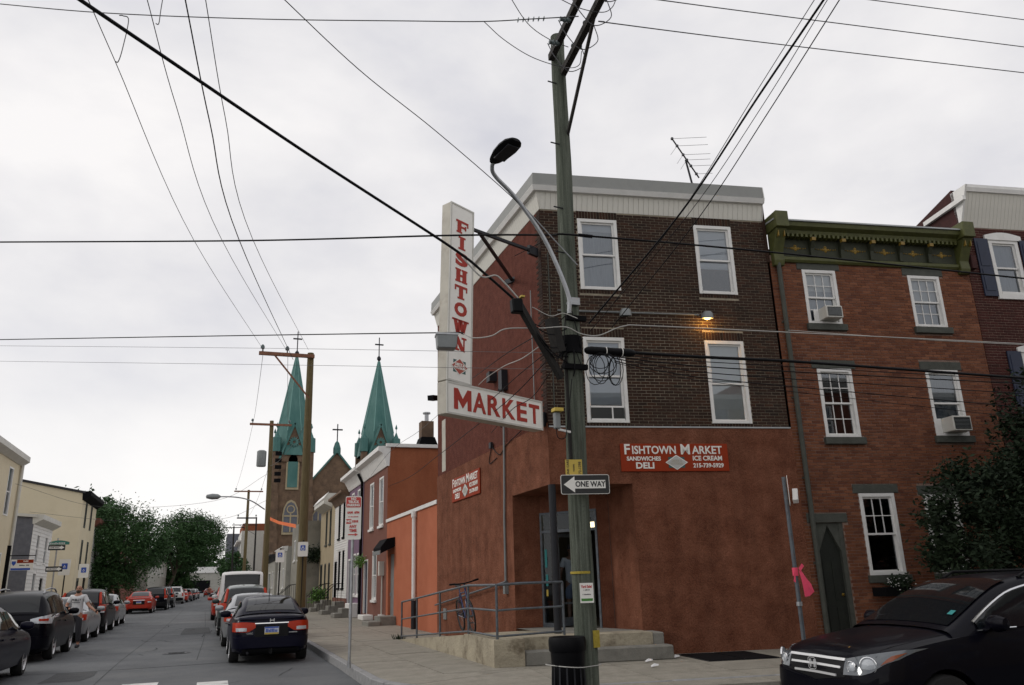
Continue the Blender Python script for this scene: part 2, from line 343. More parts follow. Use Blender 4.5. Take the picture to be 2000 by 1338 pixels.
# ------------------------------------------------------------------ ground, road, pavements
C0 = Vector((6.45, 15.325, 0)); FA = R(-9.5)             # the market's street corner; its front runs along FA
FD = Vector((math.cos(FA), math.sin(FA), 0)); FN = Vector((-FD.y, FD.x, 0))   # FN points into the building
def fw(s, d, z): p = C0 + FD*s + FN*d; return Vector((p.x, p.y, z))
ys = [-300, -60, 0, 4.5, 9, 12, 15, 18, 22, 30, 40, 60, 90, 150, 400, 1500]; xs = [-900, -200, -60, -20, -6, 0, 3, 8, 20, 60, 200, 900]
g = MB(); g.sheet([[(x, y, gz(x, y)) for x in xs] for y in ys])
structure(g.build('road', MT['asphalt'], smooth=True))
KX = 2.36                                                 # kerb line of the far street
KO = -4.85                                                # kerb line of the near street, measured from the market front
def sz(y): return .15 + max(0, gz(0, y))
pave = structure(empty('pavement'))
def slab(poly, parent, gap=.012, name='paving_slab'):
    if len(poly) < 3: return
    cx = sum(p[0] for p in poly)/len(poly); cy = sum(p[1] for p in poly)/len(poly)
    if abs(sum(poly[i][0]*poly[(i+1) % len(poly)][1]-poly[(i+1) % len(poly)][0]*poly[i][1] for i in range(len(poly)))) < .05: return
    q = []
    for x, y in poly:
        d = math.hypot(x-cx, y-cy); k = 1-gap/max(d, .05); q.append((cx+(x-cx)*k, cy+(y-cy)*k))
    dz = rnd.uniform(-.004, .004); n = len(q)
    b = MB(); b.add([(x-cx, y-cy, sz(y)-.12) for x, y in q] + [(x-cx, y-cy, sz(y)+dz) for x, y in q],
        [tuple(range(n, 2*n))] + [(i, (i+1) % n, n+(i+1) % n, n+i) for i in range(n)])
    b.build(name, MT['concrete'], parent, loc=(cx, cy, 0), recalc=False)
ARC_C = Vector((5.4, 14.2)); ARC_R = 2.8
arc = []
for i in range(0, 13):
    t = R(180+ i*(80.5)/12); arc.append((ARC_C.x+ARC_R*math.cos(t)-0.0, ARC_C.y+ARC_R*math.sin(t)))
def shrink(p, k): return (ARC_C.x+(p[0]-ARC_C.x)*k, ARC_C.y+(p[1]-ARC_C.y)*k)
inner = [shrink(p, .945) for p in arc]
# corner fan of slabs: between the arc and the market corner
y_ = 14.2; cuts = [0, 4, 8, 12]
for a, b in zip(cuts, cuts[1:]): slab([(ARC_C.x, ARC_C.y)] + inner[a:b+1], pave)
x0, x1 = inner[0][0], 6.45
y = 14.2; first = True
while y < 74:
    y2 = y + 1.48
    for a, b in ((x0, 3.85), (3.85, 5.2), (5.2, 6.45)):
        slab([(a, y), (b, y), (b, y2), (a, y2)], pave)
    y = y2
# near-street strip, laid square to the market front
pe = Vector(inner[-1]); s0 = (Vector((ARC_C.x, ARC_C.y, 0))-C0).dot(FD)
for i in range(16):
    sa, sb = s0 + i*1.5, s0 + (i+1)*1.5
    for da, db in ((KO+.16, -3.1), (-3.1, -1.5), (-1.5, 0.0)):
        P = [fw(sa, da, 0), fw(sb, da, 0), fw(sb, db, 0), fw(sa, db, 0)]
        slab(clip([(p.x, p.y) for p in P], [(0, 1, 14.2)] if i < 1 else []), pave)
# kerb blocks
kerb = structure(empty('kerb'))
def kerb_run(pts, hz):
    for p, q in zip(pts, pts[1:]):
        p, q = Vector(p), Vector(q); d = (q-p); n = int(max(1, round(d.length/1.6)))
        for i in range(n):
            a, b = p + d*(i/n), p + d*((i+1)/n); u = d.normalized()*.006; a, b = a+u, b-u; nn = Vector((-u.y, u.x)).normalized()*.075; c = (a+b)/2
            m = MB(); vs = []
            for z in (-.2, None):
                for w in (a-nn, b-nn, b+nn, a+nn): vs.append((w.x-c.x, w.y-c.y, (hz(w.y)+.004+rnd.uniform(-.004, .004)) if z is None else z))
            m.hexa(vs); m.build('kerb_stone', MT['granite'], kerb, loc=(c.x, c.y, 0), bevel=.012)
mid = [shrink(p, .972) for p in arc]
kerb_run([(mid[0][0], 74), mid[0]], sz); kerb_run([mid[i] for i in (0, 2, 4, 6, 8, 10, 12)], sz)
e0 = Vector(mid[-1]); kerb_run([tuple(e0), tuple(e0 + Vector((FD.x, FD.y))*23)], sz)
# far side pavement of the far street
pv = MB(); rows = [16, 22, 30, 45, 60, 90, 200]
pv.sheet([[(x, yy, sz(yy)) for x in (-13, -5.9)] for yy in rows]); pv.sheet([[(-5.9, yy, sz(yy)-.2), (-5.9, yy, sz(yy))] for yy in rows])
pv.quad((-5.9, 16, -.1), (-13, 16, -.1), (-13, 16, .15), (-5.9, 16, .15))
structure(pv.build('pavement', MT['concrete']))
pv = MB(); pv.sheet([[(x, yy, sz(yy)) for x in (KX-.0, 9)] for yy in (74.05, 90, 220)]); pv.sheet([[(KX, yy, sz(yy)-.2), (KX, yy, sz(yy))] for yy in (74.05, 90, 220)])
structure(pv.build('pavement', MT['concrete']))
# crosswalk dashes and a worn stop line
marks = structure(empty('crosswalk_marking'))
for xa, xb, ya in ((-1.42, -.80, 16.75), (-.12, .42, 16.3)):
    m = MB(); m.sheet([[(x, y, gz(x, y)+.005) for x in (xa, xb)] for y in (ya, ya+.2, ya+.75)])
    m.build('painted_bar', MT['paintline'], marks)
# tar seams in the road
m = MB()
for pts in ([(-1.9, 15), (-1.95, 24), (-1.8, 40), (-1.85, 70)], [(-.2, 22), (-.1, 34), (-.25, 60)], [(-5, 20.8), (-2, 20.6), (1.5, 21)], [(-5, 33), (-1, 33.3), (2, 33.1)]):
    pp = bez([(a, b, 0) for a, b in pts], 10)
    m.strip([(p.x-.012, p.y, gz(0, p.y)+.004) if abs(pts[0][0]-pts[-1][0]) < 2 else (p.x, p.y-.03, gz(0, p.y-.03)+.004) for p in pp], [(p.x+.012, p.y, gz(0, p.y)+.004) if abs(pts[0][0]-pts[-1][0]) < 2 else (p.x, p.y+.03, gz(0, p.y+.03)+.004) for p in pp])
structure(m.build('road_seam', MT['asphalt_patch'], recalc=False))

pt_ = MB(); rq = random.Random(9)
for cx, cy, w_, l_ in ((-2.6, 19.6, .4, 1.0), (-.4, 36, .5, 2.4)):
    pts = [(cx+sx*w_+rq.uniform(-.08, .08), cy+sy*l_+rq.uniform(-.1, .1)) for sx, sy in ((-1, -1), (0, -1.03), (1, -1), (1.02, 0), (1, 1), (0, 1.02), (-1, 1), (-1.02, 0))]
    pt_.add([(x, y, gz(x, y)+.0045) for x, y in pts], [tuple(range(8))])
structure(pt_.build('road_patch', MT['asphalt_patch'], recalc=False))
ck_ = MB()
for _ in range(26):
    x, y = rq.uniform(-3.2, 2.0), rq.uniform(16, 50); a_ = rq.uniform(0, 3.14); P_ = [(x, y)]
    for k in range(rq.randint(3, 7)): a_ += rq.uniform(-.7, .7); x += .35*math.cos(a_); y += .5*math.sin(a_); P_.append((x, y))
    w_ = rq.uniform(.006, .014); ck_.strip([(x-w_, y-w_*.4, gz(x, y)+.005) for x, y in P_], [(x+w_, y+w_*.4, gz(x, y)+.005) for x, y in P_])
structure(ck_.build('road_cracks', MT['black_matt'], recalc=False))
mh = structure(empty('manhole_cover', (-.75, 24.6, gz(0, 24.6)))); MB().lathe([(.36, .0), (.36, .008), (.31, .008), (.31, .004)], 24).build('ring', MT['steel_dark'], mh); q = MB(); q.lathe([(0, .006), (.3, .006), (.3, 0)], 24)
for i in range(-4, 5): q.box(-.2, .2, i*.06-.012, i*.06+.012, .006, .011)
q.build('cover', MT['steel_dark'], mh)
# ------------------------------------------------------------------ wall, brick and window builders (x along, -y out, z up)
def wall(mb, x0, x1, z0, z1, ops=(), y=0.0, reveal=.14, mi=0):
    X = sorted({x0, x1, *[min(max(v, x0), x1) for o in ops for v in (o[0], o[0]+o[2])]}); Z = sorted({z0, z1, *[min(max(v, z0), z1) for o in ops for v in (o[1], o[1]+o[3])]})
    for i in range(len(X)-1):
        for j in range(len(Z)-1):
            cx, cz = (X[i]+X[i+1])/2, (Z[j]+Z[j+1])/2
            if any(o[0] < cx < o[0]+o[2] and o[1] < cz < o[1]+o[3] for o in ops): continue
            mb.quad((X[i], y, Z[j]), (X[i+1], y, Z[j]), (X[i+1], y, Z[j+1]), (X[i], y, Z[j+1]), mi)
    for ox, oz, ow, oh in [o[:4] for o in ops]:
        a, b, c, d = ox, ox+ow, oz, oz+oh; yy = y+reveal
        mb.quad((a, y, c), (a, y, d), (a, yy, d), (a, yy, c), mi); mb.quad((b, y, c), (b, yy, c), (b, yy, d), (b, y, d), mi)
        mb.quad((a, y, d), (b, y, d), (b, yy, d), (a, yy, d), mi); mb.quad((a, y, c), (a, yy, c), (b, yy, c), (b, y, c), mi)
BR_ME = {}
def bricks(parent, x0, x1, z0, z1, ops, matn, near, y=0.0, M=None, own=300, lintels=(), bl=.2, jt=.012, ch=.0677, edges=None):
    """running-bond courses in real bricks: the 300 nearest as objects, the rest joined"""
    full = []; rest = MB(); proud = .009
    for sx_ in lintels:                       # soldier courses over openings
        lx, lz, lw, lh = sx_; n = int(lw/.0677)
        for i in range(n):
            xx = lx + i*lw/n; dy = rnd.uniform(-.002, .002); rest.box(xx+.005, xx+lw/n-.005, y-proud+dy, y+.02, lz, lz+lh)
    blocks = list(ops) + [(a, b-.002, c, d+.004) for a, b, c, d in lintels]
    nc = int((z1-z0)/ch)
    for j in range(nc):
        za, zb = z0+j*ch+jt/2, z0+(j+1)*ch-jt/2; off = (j % 2)*(bl/2+jt/2)
        xx = x0-off
        while xx < x1:
            a, b = max(xx, x0), min(xx+bl, x1); xx += bl+jt
            if b-a < .03: continue
            segs = [(a, b)]
            for ox, oz, ow, oh in [o[:4] for o in blocks]:
                if zb > oz+.004 and za < oz+oh-.004:
                    ns = []
                    for p, q in segs:
                        if q <= ox or p >= ox+ow: ns.append((p, q)); continue
                        if p < ox: ns.append((p, ox-.003))
                        if q > ox+ow: ns.append((ox+ow+.003, q))
                    segs = ns
            for p, q in segs:
                if q-p < .03: continue
                dy = rnd.uniform(-.0025, .0025)
                if abs(q-p-bl) < 1e-4: full.append((p, za, dy, zb-za))
                else: rest.box(p, q, y-proud+dy, y+.02, za, zb)
    full.sort(key=lambda t: (t[0]+bl/2-near[0])**2 + (t[1]-near[1])**2)
    key = (matn, round(ch, 4))
    if key not in BR_ME:
        b = MB(); b.box(0, bl, -proud, .02, 0, ch-jt); BR_ME[key] = b.mesh('brick', MT[matn], bevel=.004)
    for p, za, dy, h in full[:own]:
        link('brick', BR_ME[key], parent, (M or Matrix()) @ Matrix.Translation((p, y+dy, za)))
    for p, za, dy, h in full[own:]: rest.box(p, p+bl, y-proud+dy, y+.02, za, za+h)
    stuff(rest.build('brick_courses', MT[matn], parent, M=M, recalc=False))
def window(parent, x, z, w, h, M=None, muntin=None, lowmun=True, blind=.0, blindm='blind', cur=False, y=.0, framem='white', case=.075, up=.5, panem='pane', detail=True, lower_open=0.0, proud=.02):
    f = MB()
    f.box(x, x+case, y-proud, y+.10, z, z+h); f.box(x+w-case, x+w, y-proud, y+.10, z, z+h)
    f.box(x+case, x+w-case, y-proud, y+.10, z+h-case, z+h); f.box(x+case, x+w-case, y-proud-.012, y+.10, z, z+case*.8)
    fo = f.build('window', MT[framem], parent, M=M)
    a, b, c, d = x+case, x+w-case, z+case*.8, z+h-case; mz = c+(d-c)*up; t = .042
    def sash(z0, z1, yy, mun):
        s = MB()
        s.box(a, a+t, yy, yy+.035, z0, z1); s.box(b-t, b, yy, yy+.035, z0, z1); s.box(a+t, b-t, yy, yy+.035, z0, z0+t); s.box(a+t, b-t, yy, yy+.035, z1-t, z1)
        if mun:
            for i in range(1, mun[0]): xx = a+t+(b-a-2*t)*i/mun[0]; s.box(xx-.009, xx+.009, yy+.004, yy+.03, z0+t, z1-t)
            for i in range(1, mun[1]): zz = z0+t+(z1-z0-2*t)*i/mun[1]; s.box(a+t, b-t, yy+.0045, yy+.0295, zz-.009, zz+.009)
        s.build('sash', MT[framem], fo)
        MB().quad((a+t, yy+.018, z0+t), (b-t, yy+.018, z0+t), (b-t, yy+.018, z1-t), (a+t, yy+.018, z1-t)).build('pane', MT[panem], fo, recalc=False)
    if detail:
        sash(mz-t/2, d, y+.025, muntin); sash(c+lower_open, mz+t/2+lower_open*.0, y+.062, muntin if lowmun else None)
    else:
        MB().box(a, b, y+.03, y+.06, mz-.03, mz+.03).build('sash', MT[framem], fo)
        MB().quad((a, y+.045, c), (b, y+.045, c), (b, y+.045, d), (a, y+.045, d)).build('pane', MT[panem], fo, recalc=False)
    if blind: MB().box(a, b, y+.115, y+.122, d-(d-c)*blind, d).build('blind', MT[blindm], fo)
    if cur: MB().box(a, b, y+.13, y+.135, c, d).build('curtain', MT['curtain'], fo)
    return fo

def clapboards(parent, x0, x1, z0, n, ch_, dep, ops, m):
    c = MB()
    for i in range(n):
        zz = z0+i*ch_; segs = [(x0, x1)]
        for ox, oz, ow, oh in [o[:4] for o in ops]:
            if zz+ch_ > oz-.05 and zz < oz+oh+.05: segs = [s for a, b in segs for s in ((a, min(b, ox-.02)), (max(a, ox+ow+.02), b)) if s[1]-s[0] > .05]
        for a, b in segs: c.prism([(-.002, zz), (-dep, zz), (-.004, zz+ch_*.96)], a, b, 'x')
    return stuff(c.build('clapboards', MT[m], parent, recalc=False))
# ------------------------------------------------------------------ the corner market
mk = T(empty('market_building', C0, FA), 'three storey corner market with dark brick upper floors and brown stucco ground floor', 'building')
LL = 9.12; la = R(9.5)
ldir = Vector((-math.sin(la), math.cos(la), 0)); lout = Vector((-math.cos(la), -math.sin(la), 0))
ML = Matrix.Translation(ldir*LL) @ Matrix.Rotation(R(-90)-FA, 4, 'Z')    # left wall: x 0 (far end) .. LL (corner), -y out
W1 = (.87, 7.85, .94, 1.73); W2 = (3.7, 7.85, .94, 1.72); W3 = (.85, 4.82, .94, 1.91); W4 = (3.69, 4.82, .94, 1.90)
FWD, ZS, ZB = 5.5, 4.71, 9.8
fr = MB(); wall(fr, 0, FWD, ZS, ZB+.3, [W1, W2, W3, W4]); fr.build('front_wall', MT['mortar'], mk)
bricks(mk, 0, FWD, ZS+.02, ZB, [W1, W2, W3, W4], 'brick_dark', (2.6, 6.6), lintels=[(W1[0]-.02, W1[1]+W1[3], .98, .2), (W2[0]-.02, W2[1]+W2[3], .98, .2), (W3[0]-.02, W3[1]+W3[3], .98, .2), (W4[0]-.02, W4[1]+W4[3], .98, .2),
        (W1[0]-.02, W1[1]-.09, .98, .085), (W2[0]-.02, W2[1]-.09, .98, .085), (W3[0]-.02, W3[1]-.09, .98, .085), (W4[0]-.02, W4[1]-.09, .98, .085)])
# patched old sign fixings, faint pale scars in the brickwork
lw_ = MB(); wall(lw_, 0, LL, ZS+.1, ZB+.3, [(.5, 4.9, .42, 1.6)]); lw_.build('side_wall', MT['redwall'], mk, M=ML)
MB().box(.5, .92, .0, .06, 4.9, 6.5).build('blocked_window', MT['sign_side'], mk, M=ML)
tooth = MB(); jt = .0105
for j in range(int((ZB-ZS-.12)/.0677)):
    za = ZS+.11+j*.0677; x0_ = LL-(.31 if j % 2 else .2); tooth.box(x0_, LL-.005, -.012, .02, za+.005, za+.0625)
stuff(tooth.build('corner_bricks', MT['brick_dark'], mk, M=ML, recalc=False))
# back and roof
bk = MB(); P = [(0, 0), (FWD, 0), (FWD+ldir.x*LL, LL*ldir.y), (ldir.x*LL, ldir.y*LL)]
bk.quad((P[1][0], P[1][1], 0), (P[2][0], P[2][1], 0), (P[2][0], P[2][1], 10.3), (P[1][0], P[1][1], 10.3)); bk.quad((*P[2], 0), (*P[3], 0), (*P[3], 10.3), (*P[2], 10.3))
bk.add([(x, y, 10.2) for x, y in P], [(0, 1, 2, 3)]); bk.build('rear_wall', MT['redwall'], mk)
MB().box(FWD-.02, FWD+.06, -.02, 1.2, 8.7, 10.62).build('parapet_end', MT['brick_dark'], mk)
# stucco ground floor with the cut-away corner entrance
ST = -.03
s = MB(); wall(s, 1.75, FWD+.05, 0, 3.52, y=ST); wall(s, -.03, FWD+.05, 3.52, ZS, y=ST); s.quad((-.03, ST, ZS), (FWD+.05, ST, ZS), (FWD+.05, .02, ZS), (-.03, .02, ZS))
DA, DB = Vector((1.29, 1.21, 0)), Vector((.25, 2.31, 0))          # door plane ends
JA, JB = Vector((1.75, ST, 0)), ldir*2.27 + lout*.03
s.quad((JA.x, JA.y, 0), (DA.x+.28, DA.y-.0, 0), (DA.x+.28, DA.y, 3.52), (JA.x, JA.y, 3.52)); s.quad((DA.x+.28, DA.y, 0), (DA.x, DA.y, 0), (DA.x, DA.y, 3.52), (DA.x+.28, DA.y, 3.52))
s.quad((JB.x, JB.y, 0), (DB.x, DB.y, 0), (DB.x, DB.y, 3.52), (JB.x, JB.y, 3.52))
s.quad((DA.x, DA.y, 3.12), (DB.x, DB.y, 3.12), (DB.x, DB.y, 3.52), (DA.x, DA.y, 3.52))
s.add([(-.03, ST, 3.52), (JA.x, JA.y, 3.52), (DA.x+.28, DA.y, 3.52), (DA.x, DA.y, 3.52), (DB.x, DB.y, 3.52), (JB.x, JB.y, 3.52)], [(0, 1, 2, 3, 4, 5)])
s.build('stucco_front', MT['stucco'], mk, recalc=False)
s = MB(); wall(s, 0, LL-2.27, 0, 3.52, y=-.03); wall(s, 0, LL+.03, 3.52, ZS+.1, y=-.03); s.quad((0, -.03, ZS+.1), (LL+.03, -.03, ZS+.1), (LL+.03, .02, ZS+.1), (0, .02, ZS+.1))
s.build('stucco_side', MT['stucco'], mk, M=ML)
MB().box(.0, 5.52, -.05, .0, ZS, ZS+.03).build('ledge_flashing', MT['grey_metal'], mk)
# interior of the shop seen through the door
nd = (DB-DA).normalized(); nin = Vector((nd.y, -nd.x, 0)); nin = nin if nin.y > 0 else -nin
MD = Matrix(((-nd.x, nin.x, 0, DB.x), (-nd.y, nin.y, 0, DB.y), (0, 0, 1, 0), (0, 0, 0, 1))); DW = (DA-DB).length     # door frame: x from left(DB) to right(DA), +y inwards
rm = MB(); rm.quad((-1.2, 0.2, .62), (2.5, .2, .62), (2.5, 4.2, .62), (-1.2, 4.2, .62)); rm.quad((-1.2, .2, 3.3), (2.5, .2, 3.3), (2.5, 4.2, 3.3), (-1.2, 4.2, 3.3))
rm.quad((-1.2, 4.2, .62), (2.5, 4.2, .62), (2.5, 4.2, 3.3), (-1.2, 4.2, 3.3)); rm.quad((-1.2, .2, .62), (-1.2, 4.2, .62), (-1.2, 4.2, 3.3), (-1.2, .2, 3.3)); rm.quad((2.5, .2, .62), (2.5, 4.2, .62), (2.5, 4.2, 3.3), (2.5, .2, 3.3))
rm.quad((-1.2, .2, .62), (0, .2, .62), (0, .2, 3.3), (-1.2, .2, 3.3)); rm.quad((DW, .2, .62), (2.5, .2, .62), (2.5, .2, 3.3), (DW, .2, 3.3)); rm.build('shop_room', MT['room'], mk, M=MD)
for x, y in ((.35, 1.2), (.62, 3.0), (1.3, 1.9)):
    fx = MB(); fx.box(x-.1, x+.1, y-.45, y+.45, 3.235, 3.285); fo = fx.build('ceiling_light', MT['white'], mk, M=MD)
    MB().box(x-.085, x+.085, y-.43, y+.43, 3.215, 3.233).build('tube', MT['tube_light'], fo)
for x, y, z_ in ((.14, 2.3, 2.93), (1.02, 2.6, 2.9), (.12, 3.6, 2.62)):
    b = MB(); b.box(x-.19, x+.19, y-.04, y+.04, z_-.1, z_+.1); fo = b.build('lit_box', MT['white'], mk, M=MD); MB().box(x-.17, x+.17, y-.048, y-.042, z_-.08, z_+.08).build('lit_face', MT['tube_light'], fo)
# aluminium shop door
F0 = .62; fm = MB()
for x in (0.0, DW-.05): fm.box(x, x+.05, -.03, .06, F0, 3.12)
fm.box(.05, DW-.05, -.03, .06, 3.07, 3.12); fm.box(.05, DW-.05, -.029, .059, 2.66, 2.72); fm.box(.34, .39, -.028, .058, F0, 2.66); fm.box(.05, .34, -.028, .058, F0, F0+.09)
do = fm.build('shop_door', MT['rail'], mk, M=MD)
pn = lambda a, b, c, d, y=.01: MB().quad((a, y, c), (b, y, c), (b, y, d), (a, y, d)).build('pane', MT['shop_glass'], do, recalc=False)
pn(.05, DW-.05, 2.72, 3.07); pn(.05, .34, F0+.09, 2.66)
lf = MB(); hx = Matrix.Translation((.40, .03, 0)) @ Matrix.Rotation(R(66), 4, 'Z')        # the leaf stands ajar
lf.M = hx; wl = 1.0
lf.box(0, .07, 0, .045, F0+.02, 2.64); lf.box(wl-.07, wl, 0, .045, F0+.02, 2.64); lf.box(.07, wl-.07, 0, .045, F0+.02, F0+.2); lf.box(.07, wl-.07, 0, .045, 2.56, 2.64); lf.box(.07, wl-.07, -.03, -.0, 1.1, 1.14)
lf.build('door_leaf', MT['rail'], do); MB(hx).quad((.07, .02, F0+.2), (wl-.07, .02, F0+.2), (wl-.07, .02, 2.56), (.07, .02, 2.56)).build('pane', MT['shop_glass'], do, recalc=False)
st_ = MB(); st_.box(.09, .15, .0, .004, 1.9, 2.3); st_.box(.1, .16, .0, .004, 1.5, 1.75); st_.box(.1, .15, .0, .004, 1.28, 1.42, 1); st_.build('stickers', [MT['teal'], MT['yellow']], do)
MB().cyl((.02, .02, .6), (.02, .02, 3.52), .075, n=14).build('corner_post', MT['steel_dark'], mk, smooth=True)
# cornice: flared slats, gutter, upper band  (front, then side)
def cornice(parent, x0, x1, zb, M=None, m0=0, m1=0, out=.12, hs=.38, hg=.11, hu=.31, go=.13, pitch=.125, mats=('slat', 'white', 'roof_band')):
    """m0/m1: how far the outer edge runs past x0/x1 to meet a mitred neighbour"""
    n = max(1, round((x1-x0)/pitch)); w = (x1-x0)/n
    pl = MB(); pl.add([(.003, -.012, zb), (w-.003, -.012, zb), (w-.003, -out, zb+hs), (.003, -out, zb+hs), (.003, .03, zb), (w-.003, .03, zb), (w-.003, -out+.05, zb+hs+.02), (.003, -out+.05, zb+hs+.02)],
        [(0,1,2,3), (4,7,6,5), (0,4,5,1), (1,5,6,2), (3,2,6,7), (0,3,7,4)])
    me = pl.mesh('cornice_slat', MT[mats[0]])
    for i in range(n): link('cornice_slat', me, parent, (M or Matrix()) @ Matrix.Translation((x0+i*w, 0, 0)))
    def band(o0, o1, za, zb_, nm, m, back):
        k0, k1 = (1 if m0 else 0), (1 if m1 else 0)
        def e(o): return (x0-(m0*o/out if m0 else 0), x1+(m1*o/out if m1 else 0))
        a, b = e(o0), e(o1); c = MB()
        c.hexa([(a[0], -o0, za), (a[1], -o0, za), (x1, back, za), (x0, back, za), (b[0], -o1, zb_), (b[1], -o1, zb_), (x1, back, zb_), (x0, back, zb_)]); c.build(nm, MT[m], parent, M=M)
    band(out+go*.6, out+go, zb+hs, zb+hs+hg, 'gutter', mats[1], .0)
    band(out+go*.8, out+go*.72, zb+hs+hg+.002, zb+hs+hg+hu, 'roof_edge', mats[2], .3)
    for mm, xx, sg in ((m0, x0, -1), (m1, x1, 1)):        # mitre fillers
        if mm:
            c = MB(); c.add([(xx, -.012, zb), (xx+sg*mm, -out, zb+hs), (xx, -out, zb+hs), (xx, .05, zb), (xx+sg*mm*.9, -out+.06, zb+hs), (xx, -out+.06, zb+hs)], [(0, 1, 2), (3, 5, 4), (0, 3, 4, 1)]); c.build('cornice_mitre', MT[mats[0]], parent, M=M)
cornice(mk, 0, FWD-.02, ZB-.03, m0=.1015)
cornice(mk, 0, LL, ZB-.03, M=ML, m1=.1015)
en = MB(); en.prism([(.05, ZB-.03), (-.02, ZB-.03), (-.13, ZB+.35), (-.21, ZB+.36), (-.25, ZB+.46), (-.22, ZB+.765), (.3, ZB+.765)], FWD-.018, FWD+.0, 'x'); en.build('cornice_end', MT['white'], mk)
window(mk, *W1, cur=True, blind=.12); window(mk, *W2, blind=.62); w3 = window(mk, *W3, blind=.8, blindm='blind', up=.55)
window(mk, *W4, blind=.98, blindm='blind_pale', up=.48)
ws = MB(); ws.box(W3[0]+.1, W3[0]+.84, -.012, .02, W3[1]+.06, W3[1]+.09); ws.box(W3[0]+.1, W3[0]+.84, -.012, .02, W3[1]+.33, W3[1]+.37); ws.box(W3[0]+.56, W3[0]+.59, -.01, .02, W3[1]+.09, W3[1]+.33); ws.build('window_screen', MT['white'], w3)
MB().box(W3[0]+.1, W3[0]+.84, .0, .004, W3[1]+.09, W3[1]+.33).build('screen_mesh', MT['lens_dark'], w3)
# pale weathered seam down the brick near the corner
MB().box(.13, .155, -.016, .0, ZS+.03, 8.7).build('cable_trunking', MT['greytrim'], mk)
# conduit, meter boxes and cables on the side wall
cd_ = MB(); xx = LL-2.75
cd_.tube([(xx-.02, -.07, 1.5), (xx, -.07, 3.1), (xx+.05, -.07, 3.6), (xx+.12, -.07, 5.0), (xx+.14, -.07, 6.1)], .028, 8); cd_.box(xx-.08, xx+.05, -.12, -.03, 1.35, 1.62); cd_.build('conduit', MT['asset_grey'], mk, smooth=True, M=ML)
mbx = MB(); mbx.box(xx+.05, xx+.3, -.16, 0, 6.1, 6.6); mbx.box(xx-.75, xx-.5, -.2, 0, 6.5, 6.75); mbx.box(xx-1.0, xx-.85, -.09, -.03, 4.85, 5.0); mbx.build('meter_box', MT['steel_dark'], mk, M=ML)
cd_ = MB(); cd_.tube([(LL-.62, -.05, 4.9), (LL-.62, -.05, 8.0)], .013, 6); cd_.build('conduit', MT['asset_grey'], mk, M=ML)
cd_ = MB()
for a in ([(xx-.9, -.05, 4.9), (xx-.3, -.05, 4.6), (xx+.2, -.05, 4.75), (LL-1.6, -.05, 4.9), (LL-.3, -.05, 5.1)], [(xx-.9, -.05, 4.88), (xx-1.1, -.05, 4.5), (xx-.5, -.05, 4.55)], [(xx+.1, -.18, 6.15), (xx-.05, -.15, 5.5), (xx+.1, -.12, 5.2), (xx+.2, -.15, 5.7), (xx+.22, -.15, 6.1)]):
    cd_.tube(bez(a, 8), .011, 5)
cd_.build('loose_cable', MT['cable'], mk, M=ML)
MB().box(.75, 1.05, -.05, .0, .62, .92).build('vent_grille', MT['asset_grey'], mk, M=Matrix.Translation((0, -.03, 0)) @ ML)
# handrail on the side wall
hr_ = MB(); hr_.tube([(.1, -.12, 1.0), (LL-2.6, -.12, 1.62)], .024, 8)
for t in (.06, .5, .94): xq = .1+(LL-2.7)*t; zq = 1.0+.62*t; hr_.cyl((xq, -.12, zq), (xq, -.03, zq-.05), .014, n=6)
hr_.build('wall_handrail', MT['rail'], mk, smooth=True, M=ML)
# antenna
an = T(empty('antenna', fw(5.2, 2.6, 10.65), FA), 'old bent television antenna standing on the market roof', 'antenna')
MB().tube([(0, 0, 0), (-.12, 0, 1.1), (-.3, 0, 2.2)], .028, 6).build('mast', MT['steel_dark'], an)
bm_ = MB(); p, q = Vector((-.75, -.2, 2.75)), Vector((.12, .15, 1.75)); bm_.cyl(p, q, .022, n=6)
bm_.build('boom', MT['steel_dark'], an); ad = Vector((.95, -.3, -.05)).normalized(); bd = Vector((-.45, -.5, -.62)).normalized(); rods = MB()
for i, t in enumerate((.02, .2, .42, .55, .7, .9)):
    c = p.lerp(q, t); rods.cyl(c, c+ad*(.95-.1*i), .006, n=4)
    if i in (1, 2, 3): rods.cyl(c, c+bd*.85, .006, n=4)
    rods.box(c.x-.03, c.x+.03, c.y-.03, c.y+.03, c.z-.03, c.z+.03)
rods.build('elements', MT['wire_thin'], an)
# ------------------------------------------------------------------ brick rowhouse with the green cornice
H1 = 5.56; HW = 5.36
h1 = T(empty('rowhouse', fw(H1, 0, 0), FA), 'orange brick rowhouse with green and gold bracketed cornice beside the market', 'house')
ops = [(.79, 7.2, .87, 1.36), (3.6, 7.2, .87, 1.33), (.82, 4.52, .87, 1.6), (3.62, 4.56, .87, 1.58), (1.4, 1.53, .87, 1.74), (3.0, 1.53, .87, 1.7), (.2, .15, .72, 2.5)]
b = MB(); wall(b, 0, HW, 0, 8.9, ops, reveal=.16); b.build('front_wall', MT['mortar_red'], h1)
lint = [(o[0]-.12, o[1]+o[3], o[2]+.24, .2) for o in ops]; sill = [(o[0]-.06, o[1]-.16, o[2]+.14, .16) for o in ops[:6]]
bricks(h1, 0, HW, .16, 8.76, ops+lint+sill, 'brick_red', (1.2, 5.4))
for o in lint: MB().box(o[0], o[0]+o[2], -.025, .1, o[1]+.002, o[1]+o[3]).build('lintel', MT['greytrim'], h1, bevel=.008)
for o in sill: MB().box(o[0], o[0]+o[2], -.09, .1, o[1], o[1]+o[3]-.002).build('sill', MT['greytrim'], h1, bevel=.008)
window(h1, *ops[0], muntin=(3, 2), blind=.35, blindm='blind_pale', cur=True, framem='white'); window(h1, *ops[1], muntin=(3, 2), blind=.55, blindm='blind_pale', cur=True)
